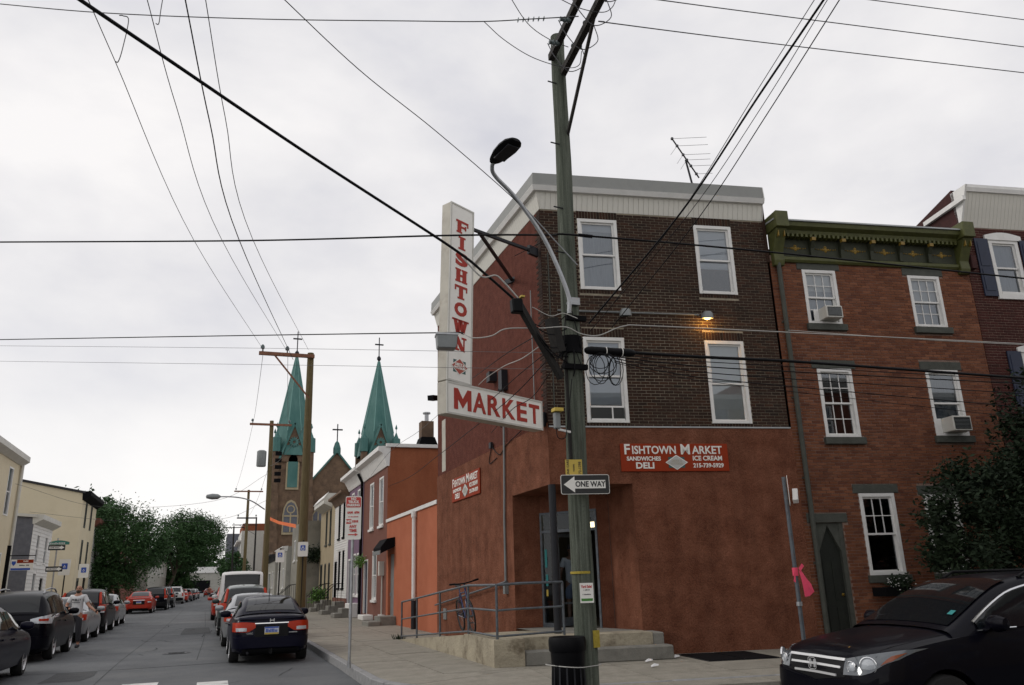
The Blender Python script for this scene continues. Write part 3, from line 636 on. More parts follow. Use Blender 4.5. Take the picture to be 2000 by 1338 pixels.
window(h1, *ops[2], muntin=(3, 2)); window(h1, *ops[3], cur=True, lower_open=.0); window(h1, *ops[4], muntin=(3, 2), lowmun=False); window(h1, *ops[5], muntin=(3, 2), lowmun=False)
sh = MB(); sh.quad((HW, 0, 0), (HW, 10, 0), (HW, 10, 8.8), (HW, 0, 8.8)); sh.quad((0, 0, 8.7), (0, 10, 8.7), (0, 10, 9.0), (0, 0, 9.0)); sh.quad((0, 10, 0), (HW, 10, 0), (HW, 10, 8.8), (0, 10, 8.8)); sh.quad((0, 0, 9.05), (HW, 0, 9.05), (HW, 10, 8.8), (0, 10, 8.8)); sh.quad((0, .3, 0), (0, 10, 0), (0, 10, 8.8), (0, .3, 8.8))
sh.build('roof', MT['roof_dark'], h1)
# pointed dark door
dm = MB(); a, c = .2, .15; dm.box(a, a+.1, .02, .16, c, c+2.5); dm.box(a+.62, a+.72, .02, .16, c, c+2.5)
dm.prism([(a+.1, c+1.9), (a+.36, c+2.45), (a+.62, c+1.9), (a+.62, c+2.5), (a+.1, c+2.5)], .03, .15, 'y'); ddo = dm.build('door', MT['greytrim'], h1)
dl = MB(); dl.box(a+.1, a+.62, .1, .14, c, c+1.9); dl.prism([(a+.1, c+1.9), (a+.62, c+1.9), (a+.36, c+2.45)], .1, .14, 'y')
for z0, z1 in ((.15, .75), (.9, 1.7)): dl.box(a+.17, a+.34, .088, .11, c+z0, c+z1); dl.box(a+.38, a+.55, .088, .11, c+z0, c+z1)
dl.build('door_leaf', MT['door_green'], ddo); MB().lathe([(0, -.03), (.03, -.02), (.034, .0), (.02, .03)], 10, Matrix.Translation((a+.55, .07, c+1.0)) @ Matrix.Rotation(R(90), 4, 'X')).build('handle', MT['gold'], ddo, smooth=True)
# cornice
def profile(parent, pts, x0, x1, m, nm): MB().prism(pts, x0, x1, 'x').build(nm, MT[m], parent)
z = 8.72
profile(h1, [(.05, z), (-.06, z), (-.1, z+.05), (-.1, z+.12), (-.02, z+.16), (.05, z+.16)], .1, HW-.1, 'olive', 'moulding')
profile(h1, [(.05, z+.16), (-.03, z+.16), (-.03, z+.62), (.05, z+.62)], .1, HW-.1, 'olive_dark', 'frieze')
profile(h1, [(.05, z+.62), (-.12, z+.62), (-.2, z+.68), (-.22, z+.76), (-.34, z+.82), (-.36, z+.92), (.05, z+.98)], .1, HW-.1, 'olive', 'crown_moulding')
profile(h1, [(.3, z+.98), (-.4, z+.925), (-.4, z+.96), (.3, z+1.02)], .0, HW, 'grey_metal', 'roof_edge')
dn = MB(); dn.box(0, .055, -.2, 0, 0, .085); me = dn.mesh('dentil', MT['olive'])
n = 40
for i in range(n): link('dentil', me, h1, Matrix.Translation((.3+i*(HW-.6)/n, -.02, z+.6)))
br = MB(); br.prism([(.0, -.04), (-.07, -.02), (-.09, .2), (-.2, .4), (-.2, .46), (.0, .46)], 0, .09, 'x'); me = br.mesh('bracket', MT['olive_dark'])
kb = MB(); kb.box(-.005, .095, -.212, -.12, .36, .44); kme = kb.mesh('bracket_cap', MT['gold'])
pnw = (HW-.6)/6
for i in range(1, 6):
    bo = link('bracket', me, h1, Matrix.Translation((.3+i*pnw-.045, -.03, z+.16))); link('bracket_cap', kme, bo)
orn = MB()
for dx, dz, r in ((0, 0, .055), (.075, 0, .035), (-.075, 0, .035), (0, .06, .04), (0, -.045, .03), (.13, 0, .02), (-.13, 0, .02), (.2, 0, .018), (-.2, 0, .018), (.26, .01, .015), (-.26, .01, .015)):
    orn.lathe([(0, .03), (r*.6, .022), (r, 0)], 8, Matrix.Translation((dx, 0, dz)) @ Matrix.Rotation(R(90), 4, 'X'))
me = orn.mesh('frieze_ornament', MT['gold'], smooth=True)
for i in range(6): link('frieze_ornament', me, h1, Matrix.Translation((.3+(i+.5)*pnw, -.03, z+.37)))
for x in (.02, HW-.34):                                       # large end brackets
    e_ = MB(); e_.box(x, x+.32, -.5, .05, z+.72, z+1.12); e_.prism([(.05, z-.12), (-.12, z-.12), (-.16, z), (-.14, z+.2), (-.3, z+.5), (-.42, z+.72), (.05, z+.72)], x+.03, x+.29, 'x'); eo = e_.build('end_bracket', MT['olive'], h1, bevel=.012)
    q = MB(); q.box(x+.075, x+.095, -.39, -.1, z+.52, z+.7); q.box(x+.225, x+.245, -.39, -.1, z+.52, z+.7); q.build('gilding', MT['gold'], eo)
dp = MB(); dp.tube([(.17, -.09, 8.7), (.17, -.09, 8.6), (.17, -.08, .2)], .055, 10)
for zz in (7.2, 5.4, 3.6, 1.8): dp.box(.1, .24, -.05, .0, zz, zz+.04)
dp.build('downspout', MT['greytrim'], h1, smooth=True)
# air conditioners
def aircon(x, z, w, h, dep, lab, parent_s):
    o = T(empty('air_conditioner', fw(parent_s+x, -.02, z), FA), lab, 'air conditioner', 'window air conditioners on the brick rowhouse')
    MB().box(0, w, -dep, .12, 0, h).build('casing', MT['cream_metal'], o, bevel=.012)
    gr = MB(); gr.box(.035, w-.035, -dep-.006, -dep+.01, .035, h-.035); go = gr.build('grille', MT['lens_dark'], o)
    sl_ = MB(); sl_.box(0, w-.08, -.012, .0, 0, .008); sm = sl_.mesh('grille_slat', MT['asset_grey'])
    for i in range(7): link('grille_slat', sm, o, Matrix.Translation((.04, -dep-.005, .06+i*(h-.12)/7)))
    MB().box(-.13, -.005, .03, .05, .0, h).build('side_panel', MT['white'], o)
aircon(1.1, 7.28, .42, .29, .28, 'air conditioner in the top window of the brick house next to the downspout', H1)
aircon(3.83, 4.63, .48, .34, .34, 'air conditioner in the middle floor window of the brick house, beside the tree', H1)
# ------------------------------------------------------------------ dark red house with shutters at the right edge
H2 = H1+HW+.02; h2 = T(empty('rowhouse', fw(H2, 0, 0), FA), 'dark maroon brick house with white frieze and navy shutters at right edge', 'house')
ops2 = [(.72, 8.12, .86, 1.5), (.98, 5.1, .86, 1.55), (3.1, 8.12, .86, 1.5), (3.1, 5.1, .86, 1.55), (.9, 1.7, .86, 1.7)]
b = MB(); wall(b, 0, 5.4, 0, 10.2, ops2, reveal=.16); b.build('front_wall', MT['mortar_red'], h2)
bricks(h2, 0, 3.2, 3.2, 9.95, ops2, 'brick_maroon', (.3, 8.0))
for i, o in enumerate(ops2):
    window(h2, *o, case=.1, cur=(i % 2 == 0), panem='pane')
    aw = MB(); pts = [(o[0]-.1+ (o[2]+.2)*k/8, o[1]+o[3]+.1+.09*math.sin(math.pi*k/8)) for k in range(9)]
    aw.prism([(o[0]-.1, o[1]+o[3]-.02)] + pts + [(o[0]+o[2]+.1, o[1]+o[3]-.02)], -.05, .02, 'y'); aw.build('arched_lintel', MT['white'], h2); MB().box(o[0]-.04, o[0]+o[2]+.04, -.06, .03, o[1]-.12, o[1]+.01).build('sill', MT['white'], h2)
    for xs_ in (o[0]-.42, o[0]+o[2]+.04):
        s_ = MB(); s_.box(xs_, xs_+.38, -.05, -.015, o[1]-.05, o[1]+o[3]); so_ = s_.build('shutter', MT['navy'], h2)
        p_ = MB()
        for za, zb in ((.06, .44), (.5, .94)): p_.box(xs_+.06, xs_+.32, -.062, -.05, o[1]+o[3]*za, o[1]+o[3]*zb)
        p_.build('shutter_panel', MT['navy'], so_)
cornice(h2, 0.06, 5.4, 9.93, hs=.82, out=.34, hg=.1, hu=.09, go=.08, pitch=.11, mats=('slat', 'white', 'white'))
en = MB(); en.prism([(.05, 9.9), (-.03, 9.9), (-.38, 10.72), (-.46, 10.9), (.1, 10.9)], .0, .055, 'x'); en.build('cornice_end', MT['white'], h2)
sw = MB(); sw.add([(0, .0, 0), (0, 10, 0), (0, 10, 8.7), (0, .05, 10.98), (0, 0, 10.9)], [(0, 1, 2, 3, 4)]); sw.add([(0, .05, 10.98), (5.4, .05, 10.98), (5.4, 10, 8.7), (0, 10, 8.7)], [(0, 1, 2, 3)]); sw.build('side_wall', MT['maroon_wall'], h2)
MB().beam((-.06, -.4, 10.56), (-.06, 1.1, 10.5), .08, .12).build('white_rake_board', MT['white'], h2)
MB().box(-.0, .14, -.16, .0, 8.75, 9.1).build('vent_pipe', MT['maroon_wall'], h2)

# ------------------------------------------------------------------ far street, right-hand row (x: 0 at the far end, towards camera)
def side_house(name, lab, yfar, ynear, X, h, dep, wm, wins, framem='white', cor=None, ground=.15, detail=False, sidem=None, cat='house', blind=.4, doors=(), name_wall='front_wall', proud=.02):
    g0 = gz(0, (yfar+ynear)/2)
    o = T(empty(name, (X, yfar, g0), R(-90)), lab, cat); w = ynear-yfar; w = abs(w)
    ops = list(wins) + [d[:4] for d in doors]
    b = MB(); wall(b, 0, w, 0, h, ops, reveal=.12); b.build(name_wall, MT[wm], o)
    s = MB(); s.quad((w, 0, 0), (w, dep, 0), (w, dep, h), (w, 0, h)); s.quad((0, 0, 0), (0, dep, 0), (0, dep, h), (0, 0, h)); s.quad((0, dep, 0), (w, dep, 0), (w, dep, h), (0, dep, h)); s.build('side_wall', MT[sidem or wm], o)
    MB().quad((0, 0, h-.02), (w, 0, h-.02), (w, dep, h-.02), (0, dep, h-.02)).build('roof', MT['roof_dark'], o)
    for k in wins:
        window(o, *k[:4], framem=framem, blind=blind if (len(k) < 5) else k[4], detail=detail, case=.08, proud=proud); MB().box(k[0]-.06, k[0]+k[2]+.06, -.08, .05, k[1]-.1, k[1]-.002).build('sill', MT[framem], o)
    for d in doors:
        dd = MB(); dd.box(d[0], d[0]+.08, -.02, .1, d[1], d[1]+d[3]); dd.box(d[0]+d[2]-.08, d[0]+d[2], -.02, .1, d[1], d[1]+d[3]); dd.box(d[0]+.08, d[0]+d[2]-.08, -.02, .1, d[1]+d[3]-.08, d[1]+d[3]); q = dd.build('door', MT[framem], o)
        MB().box(d[0]+.08, d[0]+d[2]-.08, .05, .09, d[1], d[1]+d[3]-.08).build('door_leaf', MT[d[4]], q); MB().box(d[0]+d[2]-.2, d[0]+d[2]-.15, .0, .05, d[1]+1.0, d[1]+1.1).build('handle', MT['gold'], q)
    if cor:
        cm, ch, co = cor; c = MB(); c.prism([(.05, h-ch), (-.05, h-ch), (-.12, h-ch*.75), (-co*.55, h-ch*.35), (-co, h-ch*.22), (-co, h), (.1, h+.03)], -.02, w+.05, 'x'); c.build('cornice', MT[cm], o)
    return o
# low orange wall of the yard, with its white coping, downpipe, door and step
yw = T(empty('yard_wall', (6.45, 32.4, 0), R(-90)), 'bright orange stucco yard wall with white coping between market and brick house', 'wall')
b = MB(); wl_ = 32.4-24.46; b.box(0.0, .35, 0, .3, 0, 4.0); b.box(1.45, wl_, 0, .3, 0, 4.0); b.box(.35, 1.45, 0, .3, 2.75, 4.0); b.build('wall_body', MT['orange_wall'], yw)
MB().box(-.02, wl_, -.05, .35, 4.0, 4.12).build('coping', MT['white'], yw)
dq = MB(); dq.box(.35, 1.45, .1, .16, .3, 2.75); dqo = dq.build('door', MT['asset_grey'], yw); MB().box(.5, .55, .05, .1, 1.2, 1.32).build('handle', MT['galv'], dqo)
aw = MB(); aw.prism([(.0, 3.0), (-.55, 2.75), (-.55, 2.98), (-.3, 3.3), (.0, 3.35)], .1, 1.6, 'x'); aw.build('awning', MT['black_matt'], yw); MB().box(.1, 1.6, -.58, -.55, 2.72, 2.86).build('awning_edge', MT['asset_grey'], yw)
dpp = MB(); dpp.cyl((5.1, -.09, 1.1), (5.1, -.09, 4.0), .07, n=10); dpp.cyl((5.1, -.09, 3.8), (5.1, -.09, 4.0), .1, n=10); dpp.build('downpipe', MT['white'], yw, smooth=True); MB().cyl((5.1, -.09, .2), (5.1, -.09, 1.1), .085, n=10).build('downpipe_boot', MT['steel_dark'], yw, smooth=True)
sp = T(empty('doorstep', (6.45, 31.6, .17), R(-90)), 'low dark brick doorstep in front of the grey yard door', 'step')
MB().box(.0, 1.15, -.6, -.001, 0, .34).build('upper_step', MT['step_stone'], sp, bevel=.02); MB().box(.0, 1.3, -1.05, -.601, -.0, .18).build('lower_step', MT['step_stone'], sp, bevel=.02)
# brick house on the far street, orange side wall with chimney
bh = side_house('rowhouse', 'two storey brick rowhouse with orange painted side wall, white cornice and chimney', 38.0, 32.42, 6.45, 7.0, 11, 'row_brick',
    [(3.9, 3.9, .9, 2.0), (1.7, 3.9, .9, 2.0), (2.6, .95, .95, 2.0)], cor=('white', .8, .42), sidem='orange_side', detail=True, blind=.6, doors=[(.5, .35, 1.0, 2.3, 'navy')])
MB().box(5.585, 5.68, -.1, 11, 6.98, 7.12).build('parapet_coping', MT['white'], bh)
ch = MB(); ch.prism([(1.25, 7.0), (2.15, 7.0), (1.97, 7.45), (1.4, 7.45)], 4.9, 5.6, 'x'); ch.build('chimney_base', MT['black_matt'], bh); co_ = MB().box(4.98, 5.5, 1.43, 1.95, 7.45, 8.15).build('chimney', MT['brownstone'], bh)
q = MB(); q.cyl((5.25, 1.7, 8.15), (5.25, 1.7, 8.5), .09, n=8); q.cyl((5.25, 1.7, 8.5), (5.25, 1.7, 8.56), .17, n=8); q.build('chimney_pipe', MT['galv'], co_)
q = MB(); q.tube([(-.02, -.1, .3), (-.02, -.1, 6.2), (-.02, -.3, 6.6)], .07, 8); q.build('downspout', MT['black'], bh, smooth=True); q = MB(); q.box(4.9, 5.15, -.2, 0, 1.9, 2.45); q.cyl((5.02, -.06, .3), (5.02, -.06, 1.9), .03, n=6); q.build('meter_box', MT['cream_metal'], bh)
for xx_ in (4.6, 5.1): MB().box(xx_, xx_+.35, -.12, -.002, .17, .42).build('base_stone', MT['white'], bh)
side_house('rowhouse', 'purple painted rowhouse with white windows next to the brick house', 42.4, 38.05, 6.45, 6.9, 10, 'purple', [(2.7, 4.1, .8, 1.9), (.9, 4.1, .8, 1.9), (2.9, 1.1, .8, 1.9), (1.8, 1.1, .8, 1.9)], cor=('white', .7, .5), doors=[(.3, .6, .95, 2.2, 'navy')])
wh = side_house('rowhouse', 'white clapboard rowhouse with black shutters between purple and tan houses', 47.5, 42.45, 6.45, 6.3, 10, 'siding_white', [(3.2, 4.0, .7, 1.8), (1.5, 4.0, .7, 1.8), (3.3, 1.4, .7, 1.9), (1.9, 1.4, .7, 1.9)], framem='black_matt', cor=('brownstone', .5, .45), doors=[(.4, .6, .95, 2.2, 'black_matt')])
clapboards(wh, 0, 5.05, .9, 42, .125, .03, [(3.2, 4.0, .7, 1.8), (1.5, 4.0, .7, 1.8), (3.3, 1.4, .7, 1.9), (1.9, 1.4, .7, 1.9), (.4, .6, .95, 2.2)], 'siding_white'); MB().box(0, 5.05, -.02, 0, .0, .9).build('base_wall', MT['row_brick'], wh)
side_house('rowhouse', 'tan stucco rowhouse with green planter at its door', 54.2, 47.55, 6.45, 6.6, 10, 'tan', [(4.4, 3.9, .7, 2.0), (2.6, 3.9, .7, 2.0), (4.4, .9, .7, 1.9), (2.6, .9, .7, 1.9)], framem='greytrim', doors=[(.6, .5, .95, 2.3, 'black_matt')])
q = T(empty('porch_hood', (6.45, 54.0, 5.9), R(-90)), 'white bay roof hood at the top of the tan house', 'hood'); qq = MB(); qq.prism([(.0, .2), (-.5, .45), (-.5, .7), (-.25, 1.05), (.3, 1.05), (.3, .2)], 0, 5.0, 'x'); qq.build('hood_body', MT['cream_metal'], q); MB().prism([(-.52, .68), (-.27, 1.06), (-.24, 1.12), (-.55, .74)], -.05, 5.05, 'x').build('hood_trim', MT['white'], q)
side_house('grey_building', 'plain grey stucco building standing forward of the tan house', 62, 54.6, 5.35, 5.6, 10, 'grey_stucco', [(2, 3.2, 1.0, 1.4), (5, 3.2, 1.0, 1.4)], cat='building')
gg = side_house('garage', 'pale garage with white roof edge and double door past the grey building', 70, 62.1, 5.0, 4.3, 9, 'garage', [(5.4, 1.4, 1.0, 1.4)], cor=('white', .35, .3), cat='garage', doors=[(.8, .15, 2.6, 2.5, 'cream_metal')])
side_house('garage', 'low grey garage with dark roof edge further along the street', 79, 70.1, 4.8, 4.0, 9, 'garage', [(6, 1.4, 1.0, 1.3)], cor=('roof_dark', .5, .5), cat='garage', doors=[(1.2, .15, 2.6, 2.5, 'asset_grey')])
side_house('brick_shed', 'dark brick shed beyond the garages', 92, 80, 5.2, 4.6, 9, 'brownstone', [(3, 1.5, 1.2, 1.5), (8, 1.5, 1.2, 1.5)], cat='building')
fb = side_house('apartment_building', 'far apartment block with orange roof blocks and glass balconies', 215, 190, 5.5, 13.5, 16, 'cream_metal', [(x, z, 2.6, 2.0, 0) for x in (2, 7, 12, 17.5) for z in (2, 5.5, 9)], cat='building', framem='asset_grey')
for i in range(3): MB().box(2+i*8, 7+i*8, .2, 7, 13.5, 15.2).build('roof_block', MT['orange_side'], fb)
for i in range(3): MB().box(0, 25, -.9, -.0, 4.2+i*3.5, 4.5+i*3.5).build('balcony', MT['row_brick' if i == 1 else 'white'], fb)
side_house('corner_building', 'far grey blue office tower at the end of the street', 245, 225, 3.0, 15, 14, 'slate', [(x, z, 2, 2, 0) for x in (3, 9, 15) for z in (3, 7, 11)], cat='building')
# stoops on the far street
for yy, lab in ((39.0, 'grey marble stoop with white landing at the purple house'), (43.6, 'dark stone stoop with railing at the white clapboard house'), (48.6, 'low stone stoop at the tan house'), (56.2, 'concrete steps with iron railing by the grey building'), (35.6, 'white stone step at the brick rowhouse door')):
    Xf = 5.35 if yy > 55 else 6.45; z0 = sz(yy); s_ = T(empty('stoop', (Xf, yy, z0), R(-90)), lab, 'stoop')
    if yy < 36: MB().box(-.6, .6, -.45, -.001, 0, .2).build('step', MT['white'], s_, bevel=.02)
    else:
        for k in range(3): MB().box(-.6, .6, -.5-.32*k, -.5-.32*(k-1)+(-.003 if k else .3), 0, .6-.2*k).build('step', MT['white' if (k == 0 and yy < 40) else 'step_stone'], s_, bevel=.015)
        if yy > 43:
            for sx_ in (-.62, .62):
                r_ = MB(); r_.tube([(sx_, -.1, 1.5), (sx_, -.5, 1.45), (sx_, -1.25, .8)], .02, 6)
                for k in range(5): r_.cyl((sx_, -.2-.26*k, .55-.1*k), (sx_, -.2-.26*k, 1.46-.16*max(0, k-1)), .01, n=5)
                r_.build('railing', MT['black'], s_)

# ------------------------------------------------------------------ far street, left-hand row (x: 0 nearest, away from camera)
def left_house(name, lab, y0, y1, X, h, dep, wm, wins, rise=0, sidem=None, cat='house', framem='white', cor=None, blind=.0, doors=(), case=.08):
    o = T(empty(name, (X, y0, gz(0, (y0+y1)/2)), R(90)), lab, cat); w = y1-y0
    b = MB(); wall(b, 0, w, 0, h, list(wins)+[d[:4] for d in doors], reveal=.12); b.build('front_wall', MT[wm], o)
    s = MB()
    for x in (0, w): s.add([(x, 0, 0), (x, dep, 0), (x, dep, h+rise), (x, 0, h)], [(0, 1, 2, 3)])
    s.quad((0, dep, 0), (w, dep, 0), (w, dep, h+rise), (0, dep, h+rise)); s.build('side_wall', MT[sidem or wm], o)
    rf = MB(); rf.hexa([(-.12, -.1, h+.0), (w+.12, -.1, h), (w+.12, dep, h+rise), (-.12, dep, h+rise), (-.12, -.1, h+.16), (w+.12, -.1, h+.16), (w+.12, dep, h+rise+.16), (-.12, dep, h+rise+.16)]); rf.build('roof', MT['roof_dark'] if wm == 'cream' and rise else MT['cream_metal'], o)
    for k in wins: window(o, *k[:4], framem=framem, detail=False, blind=blind, case=case)
    for d in doors: MB().box(d[0], d[0]+d[2], .04, .1, d[1], d[1]+d[3]).build('door', MT[d[4]], o)
    if cor:
        cm, chh, co = cor; MB().prism([(.05, h-chh), (-.05, h-chh), (-co, h-chh*.3), (-co, h+.17), (.1, h+.17)], -.03, w+.03, 'x').build('cornice', MT[cm], o)
    return o
c1 = left_house('rowhouse', 'cream painted three storey house cut by the left edge of the picture', 33, 46.6, -9.5, 8.1, 10, 'cream', [(11.2, 5.2, .9, 2.3), (8.2, 5.2, .9, 2.3), (11.2, 1.2, .9, 2.3), (5, 5.2, .9, 2.3), (5, 1.2, .9, 2.3), (11.0, 2.9, .9, 1.5)][:5], cor=('cream_metal', .3, .35))
q = MB(); q.tube([(13.4, -.1, 8.0), (13.4, -.1, 5.5), (13.4, -.1, .1)], .08, 8); q.build('downspout', MT['cream_metal'], c1)
w2 = left_house('rowhouse', 'small white clapboard house with slate grey side wall', 51.5, 57.3, -9.5, 5.6, 9, 'siding_white', [(1.4, 3.2, .8, 1.6), (3.9, 3.2, .8, 1.6), (1.6, .7, .9, 2.0)], rise=.7, sidem='slate', cor=('cream_metal', .35, .45), doors=[(3.8, .2, 1.0, 2.2, 'black_matt')])
clapboards(w2, 0, 5.8, .1, 26, .2, .03, [(1.4, 3.2, .8, 1.6), (3.9, 3.2, .8, 1.6), (1.6, .7, .9, 2.0), (3.8, .2, 1.0, 2.2)], 'siding_white')
c2 = left_house('rowhouse', 'tall cream stucco house with dark sloping roof and rooftop vent', 68, 75.8, -9.5, 8.6, 11, 'cream', [(1.6, 6.2, .9, 2.0), (4.6, 6.2, .9, 2.0), (1.6, 3.1, .9, 2.2), (4.6, 3.1, .9, 2.2), (1.4, .5, 1.1, 2.0)], rise=2.2, framem='greytrim', cor=('black_matt', .5, .5), doors=[(5.0, .2, 1.2, 2.5, 'black_matt')], case=.2)
vt = MB(); vt.lathe([(.62, 0), (.6, .8), (.5, 1.2), (.2, 1.5), (.05, 1.5), (.05, 1.9), (.3, 1.95), (.3, 2.0), (0, 2.02)], 12, Matrix.Translation((.6, 5.9, 9.7))); vt.build('roof_vent', MT['black_matt'], c2, smooth=True)
left_house('rowhouse', 'pale house with red roof edge half hidden by the dark tree', 76.2, 92, -9.6, 7.2, 10, 'siding_white', [(2, 4.2, .9, 1.7), (6, 4.2, .9, 1.7), (10, 4.2, .9, 1.7)], sidem='row_brick', cor=('row_brick', .5, .4), framem='greytrim')
left_house('rowhouse', 'brick house behind the second tree on the left side', 93, 118, -9.4, 7.0, 10, 'row_brick', [(3+4*i, 3.6, 1, 1.7) for i in range(5)], cor=('cream_metal', .4, .4))
left_house('rowhouse', 'pale far row of the left side near the end of the street', 120, 175, -8.0, 6.6, 10, 'garage', [(3+5*i, 3.6, 1.2, 1.7) for i in range(10)], cor=('roof_dark', .4, .4))
eb = T(empty('warehouse', (-1.5, 330, gz(0, 90))), 'low white and grey warehouse closing the end of the street', 'building')
MB().box(-13, 7, 0, 20, 0, 9).build('wall_body', MT['garage'], eb); MB().box(-13.3, 7.3, -.4, 20, 7.2, 9.3).build('roof_band', MT['white'], eb); MB().box(-6, 1, -.2, -.002, 0, 4.5).build('dark_portal', MT['black_matt'], eb)
# ------------------------------------------------------------------ church with two copper spires
chx = T(empty('church', (20.3, 150, 0)), 'brownstone church with two green copper spires and crosses', 'church')
def tower(cx, zt, big):
    o = MB(); hw = 3.05; o.box(cx-hw, cx+hw, 0, 2*hw, 0, zt); to = o.build('tower', MT['brownstone'], chx)
    for sx_ in (-1, 1):
        for yy in (0, 2*hw):
            c = MB()
            for k, (w, z0, z1) in enumerate(((.95, 0, zt*.45), (.75, zt*.45, zt*.72), (.55, zt*.72, zt+.6))): c.box(cx+sx_*hw-w, cx+sx_*hw+w, yy-w, yy+w, z0, z1)
            c.build('buttress', MT['brownstone'], to)
            p = MB(); p.lathe([(.85, zt+.6), (.8, zt+3.2), (.5, zt+3.3), (.0, zt+4.6)], 8, Matrix.Translation((cx+sx_*hw, yy, 0))); p.lathe([(.05, zt+4.2), (.05, zt+5.0), (.22, zt+5.15), (.22, zt+5.35), (.02, zt+6.0)], 6, Matrix.Translation((cx+sx_*hw, yy, 0))); p.build('pinnacle', MT['copper'], to)
    # broach and octagonal spire
    s = MB(); top = 44.2; base = zt+1.6; r = 3.15; cy = hw
    s.lathe([(r*1.28, base-1.6), (r*1.0, base+3.0), (.22, top)], 8, Matrix.Translation((cx, cy, 0)) @ Matrix.Rotation(R(22.5), 4, 'Z')); so_ = s.build('spire', MT['copper'], to)
    for k in range(8):
        t = R(22.5+45*k); e_ = MB(); e_.cyl((cx+r*math.cos(t), cy+r*math.sin(t), base+3.0), (cx+.22*math.cos(t), cy+.22*math.sin(t), top), .1, .05, n=5); e_.build('spire_rib', MT['copper_pale'], so_)
    for sx_ in (-1, 1): MB().add([(cx+sx_*hw, -.3, zt-.5), (cx+sx_*hw*.98, 2*hw+.3, zt-.5), (cx+sx_*r*.7, cy, base+6)], [(0, 1, 2)]).build('broach', MT['copper'], so_)
    cr_ = MB(); cr_.cyl((cx, cy, top-.2), (cx, cy, top+5), .11, n=6); cr_.box(cx-.85, cx+.85, cy-.1, cy+.1, top+3.4, top+3.65); cr_.lathe([(.1, top), (.4, top+.4), (.4, top+.8), (.1, top+1.2)], 8, Matrix.Translation((cx, cy, 0))); cr_.build('cross', MT['steel_dark'], so_)
    # gabled front with lancet louvre and clock rose
    gb = MB(); gb.add([(cx-2.5, -.35, zt-1.2), (cx+2.5, -.35, zt-1.2), (cx, -.35, zt+5.6), (cx-2.5, .9, zt-1.2), (cx+2.5, .9, zt-1.2), (cx, 1.9, zt+5.6)], [(0, 1, 2), (0, 2, 5, 3), (1, 4, 5, 2)]); gb.build('gable', MT['brownstone'], to)
    tr = MB(); tr.beam((cx-2.7, -.4, zt-1.4), (cx, -.4, zt+5.9), .5, .35); tr.beam((cx+2.7, -.4, zt-1.4), (cx, -.4, zt+5.9), .5, .35); tr.build('gable_trim', MT['copper'], to)
    def lancet(x, z0, z1, w, m, nm, yy=-.4, dep=.3):
        l = MB(); h_ = w*1.0; pts = [(x-w/2, z0), (x+w/2, z0), (x+w/2, z1-h_)] + [(x+w/2*math.cos(R(a)), z1-h_+h_*math.sin(R(a))) for a in (30, 60, 90, 120, 150)] + [(x-w/2, z1-h_)]
        l.prism(pts, yy-dep/2, yy+dep/2, 'y'); return l.build(nm, MT[m], to)
    lancet(cx, zt-6.2, zt+.6, 2.3, 'stone_trim', 'window_surround', -.1, .3); lancet(cx, zt-5.8, zt+.3, 1.75, 'copper', 'louvre', -.2, .3)
    rs = MB()
    for k in range(12): t = R(30*k); rs.beam((cx+.25*math.cos(t), -.5, zt+2.4+.25*math.sin(t)), (cx+.95*math.cos(t), -.5, zt+2.4+.95*math.sin(t)), .12, .2)
    rs.lathe([(.55, -.1), (.72, -.1), (.72, .1), (.55, .1)], 12, Matrix.Translation((cx, -.48, zt+2.4)) @ Matrix.Rotation(R(90), 4, 'X'), closed=True); rs.build('clock_rose', MT['copper'], to)
    lancet(cx, 10.5, 16.6, 2.8, 'stone_trim', 'window_surround', -.1, .3); w_ = lancet(cx, 10.9, 16.2, 2.3, 'slate', 'stained_window', -.22, .2)
    tm = MB(); tm.box(cx-.12, cx+.12, -.42, -.25, 10.9, 14.2); tm.lathe([(.55, -.08), (.75, -.08), (.75, .08), (.55, .08)], 12, Matrix.Translation((cx, -.34, 14.9)) @ Matrix.Rotation(R(90), 4, 'X'), closed=True); tm.box(cx-1.15, cx+1.15, -.41, -.26, 13.6, 13.85); tm.build('tracery', MT['stone_trim'], w_)
tower(-7.9, 24.6, True); tower(8.0, 25.0, False)
nv = MB(); nv.add([(-5, .5, 0), (5, .5, 0), (5, .5, 19.5), (0, .5, 25.4), (-5, .5, 19.5)], [(0, 1, 2, 3, 4)]); nv.add([(-5, .5, 19.5), (0, .5, 25.4), (0, 40, 25.4), (-5, 40, 19.5)], [(0, 1, 2, 3)]); nv.add([(5, .5, 19.5), (0, .5, 25.4), (0, 40, 25.4), (5, 40, 19.5)], [(0, 1, 2, 3)]); nv.quad((-5, .5, 0), (-5, 40, 0), (-5, 40, 19.5), (-5, .5, 19.5)); nv.quad((5, .5, 0), (5, 40, 0), (5, 40, 19.5), (5, .5, 19.5)); no = nv.build('nave', MT['brownstone'], chx)
tr = MB(); tr.beam((-5.1, .4, 19.4), (0, .4, 25.6), .6, .3); tr.beam((5.1, .4, 19.4), (0, .4, 25.6), .6, .3); tr.build('gable_trim', MT['copper'], no)
cr_ = MB(); cr_.lathe([(.7, 25.2), (.7, 26.2), (.4, 27.2), (.1, 27.6)], 8, Matrix.Translation((0, .6, 0)), mi=0); cr_.cyl((0, .6, 27.4), (0, .6, 30.8), .11, n=6, mi=1); cr_.box(-.95, .95, .5, .7, 29.6, 29.85, 1); cr_.build('gable_cross', [MT['copper'], MT['steel_dark']], no)
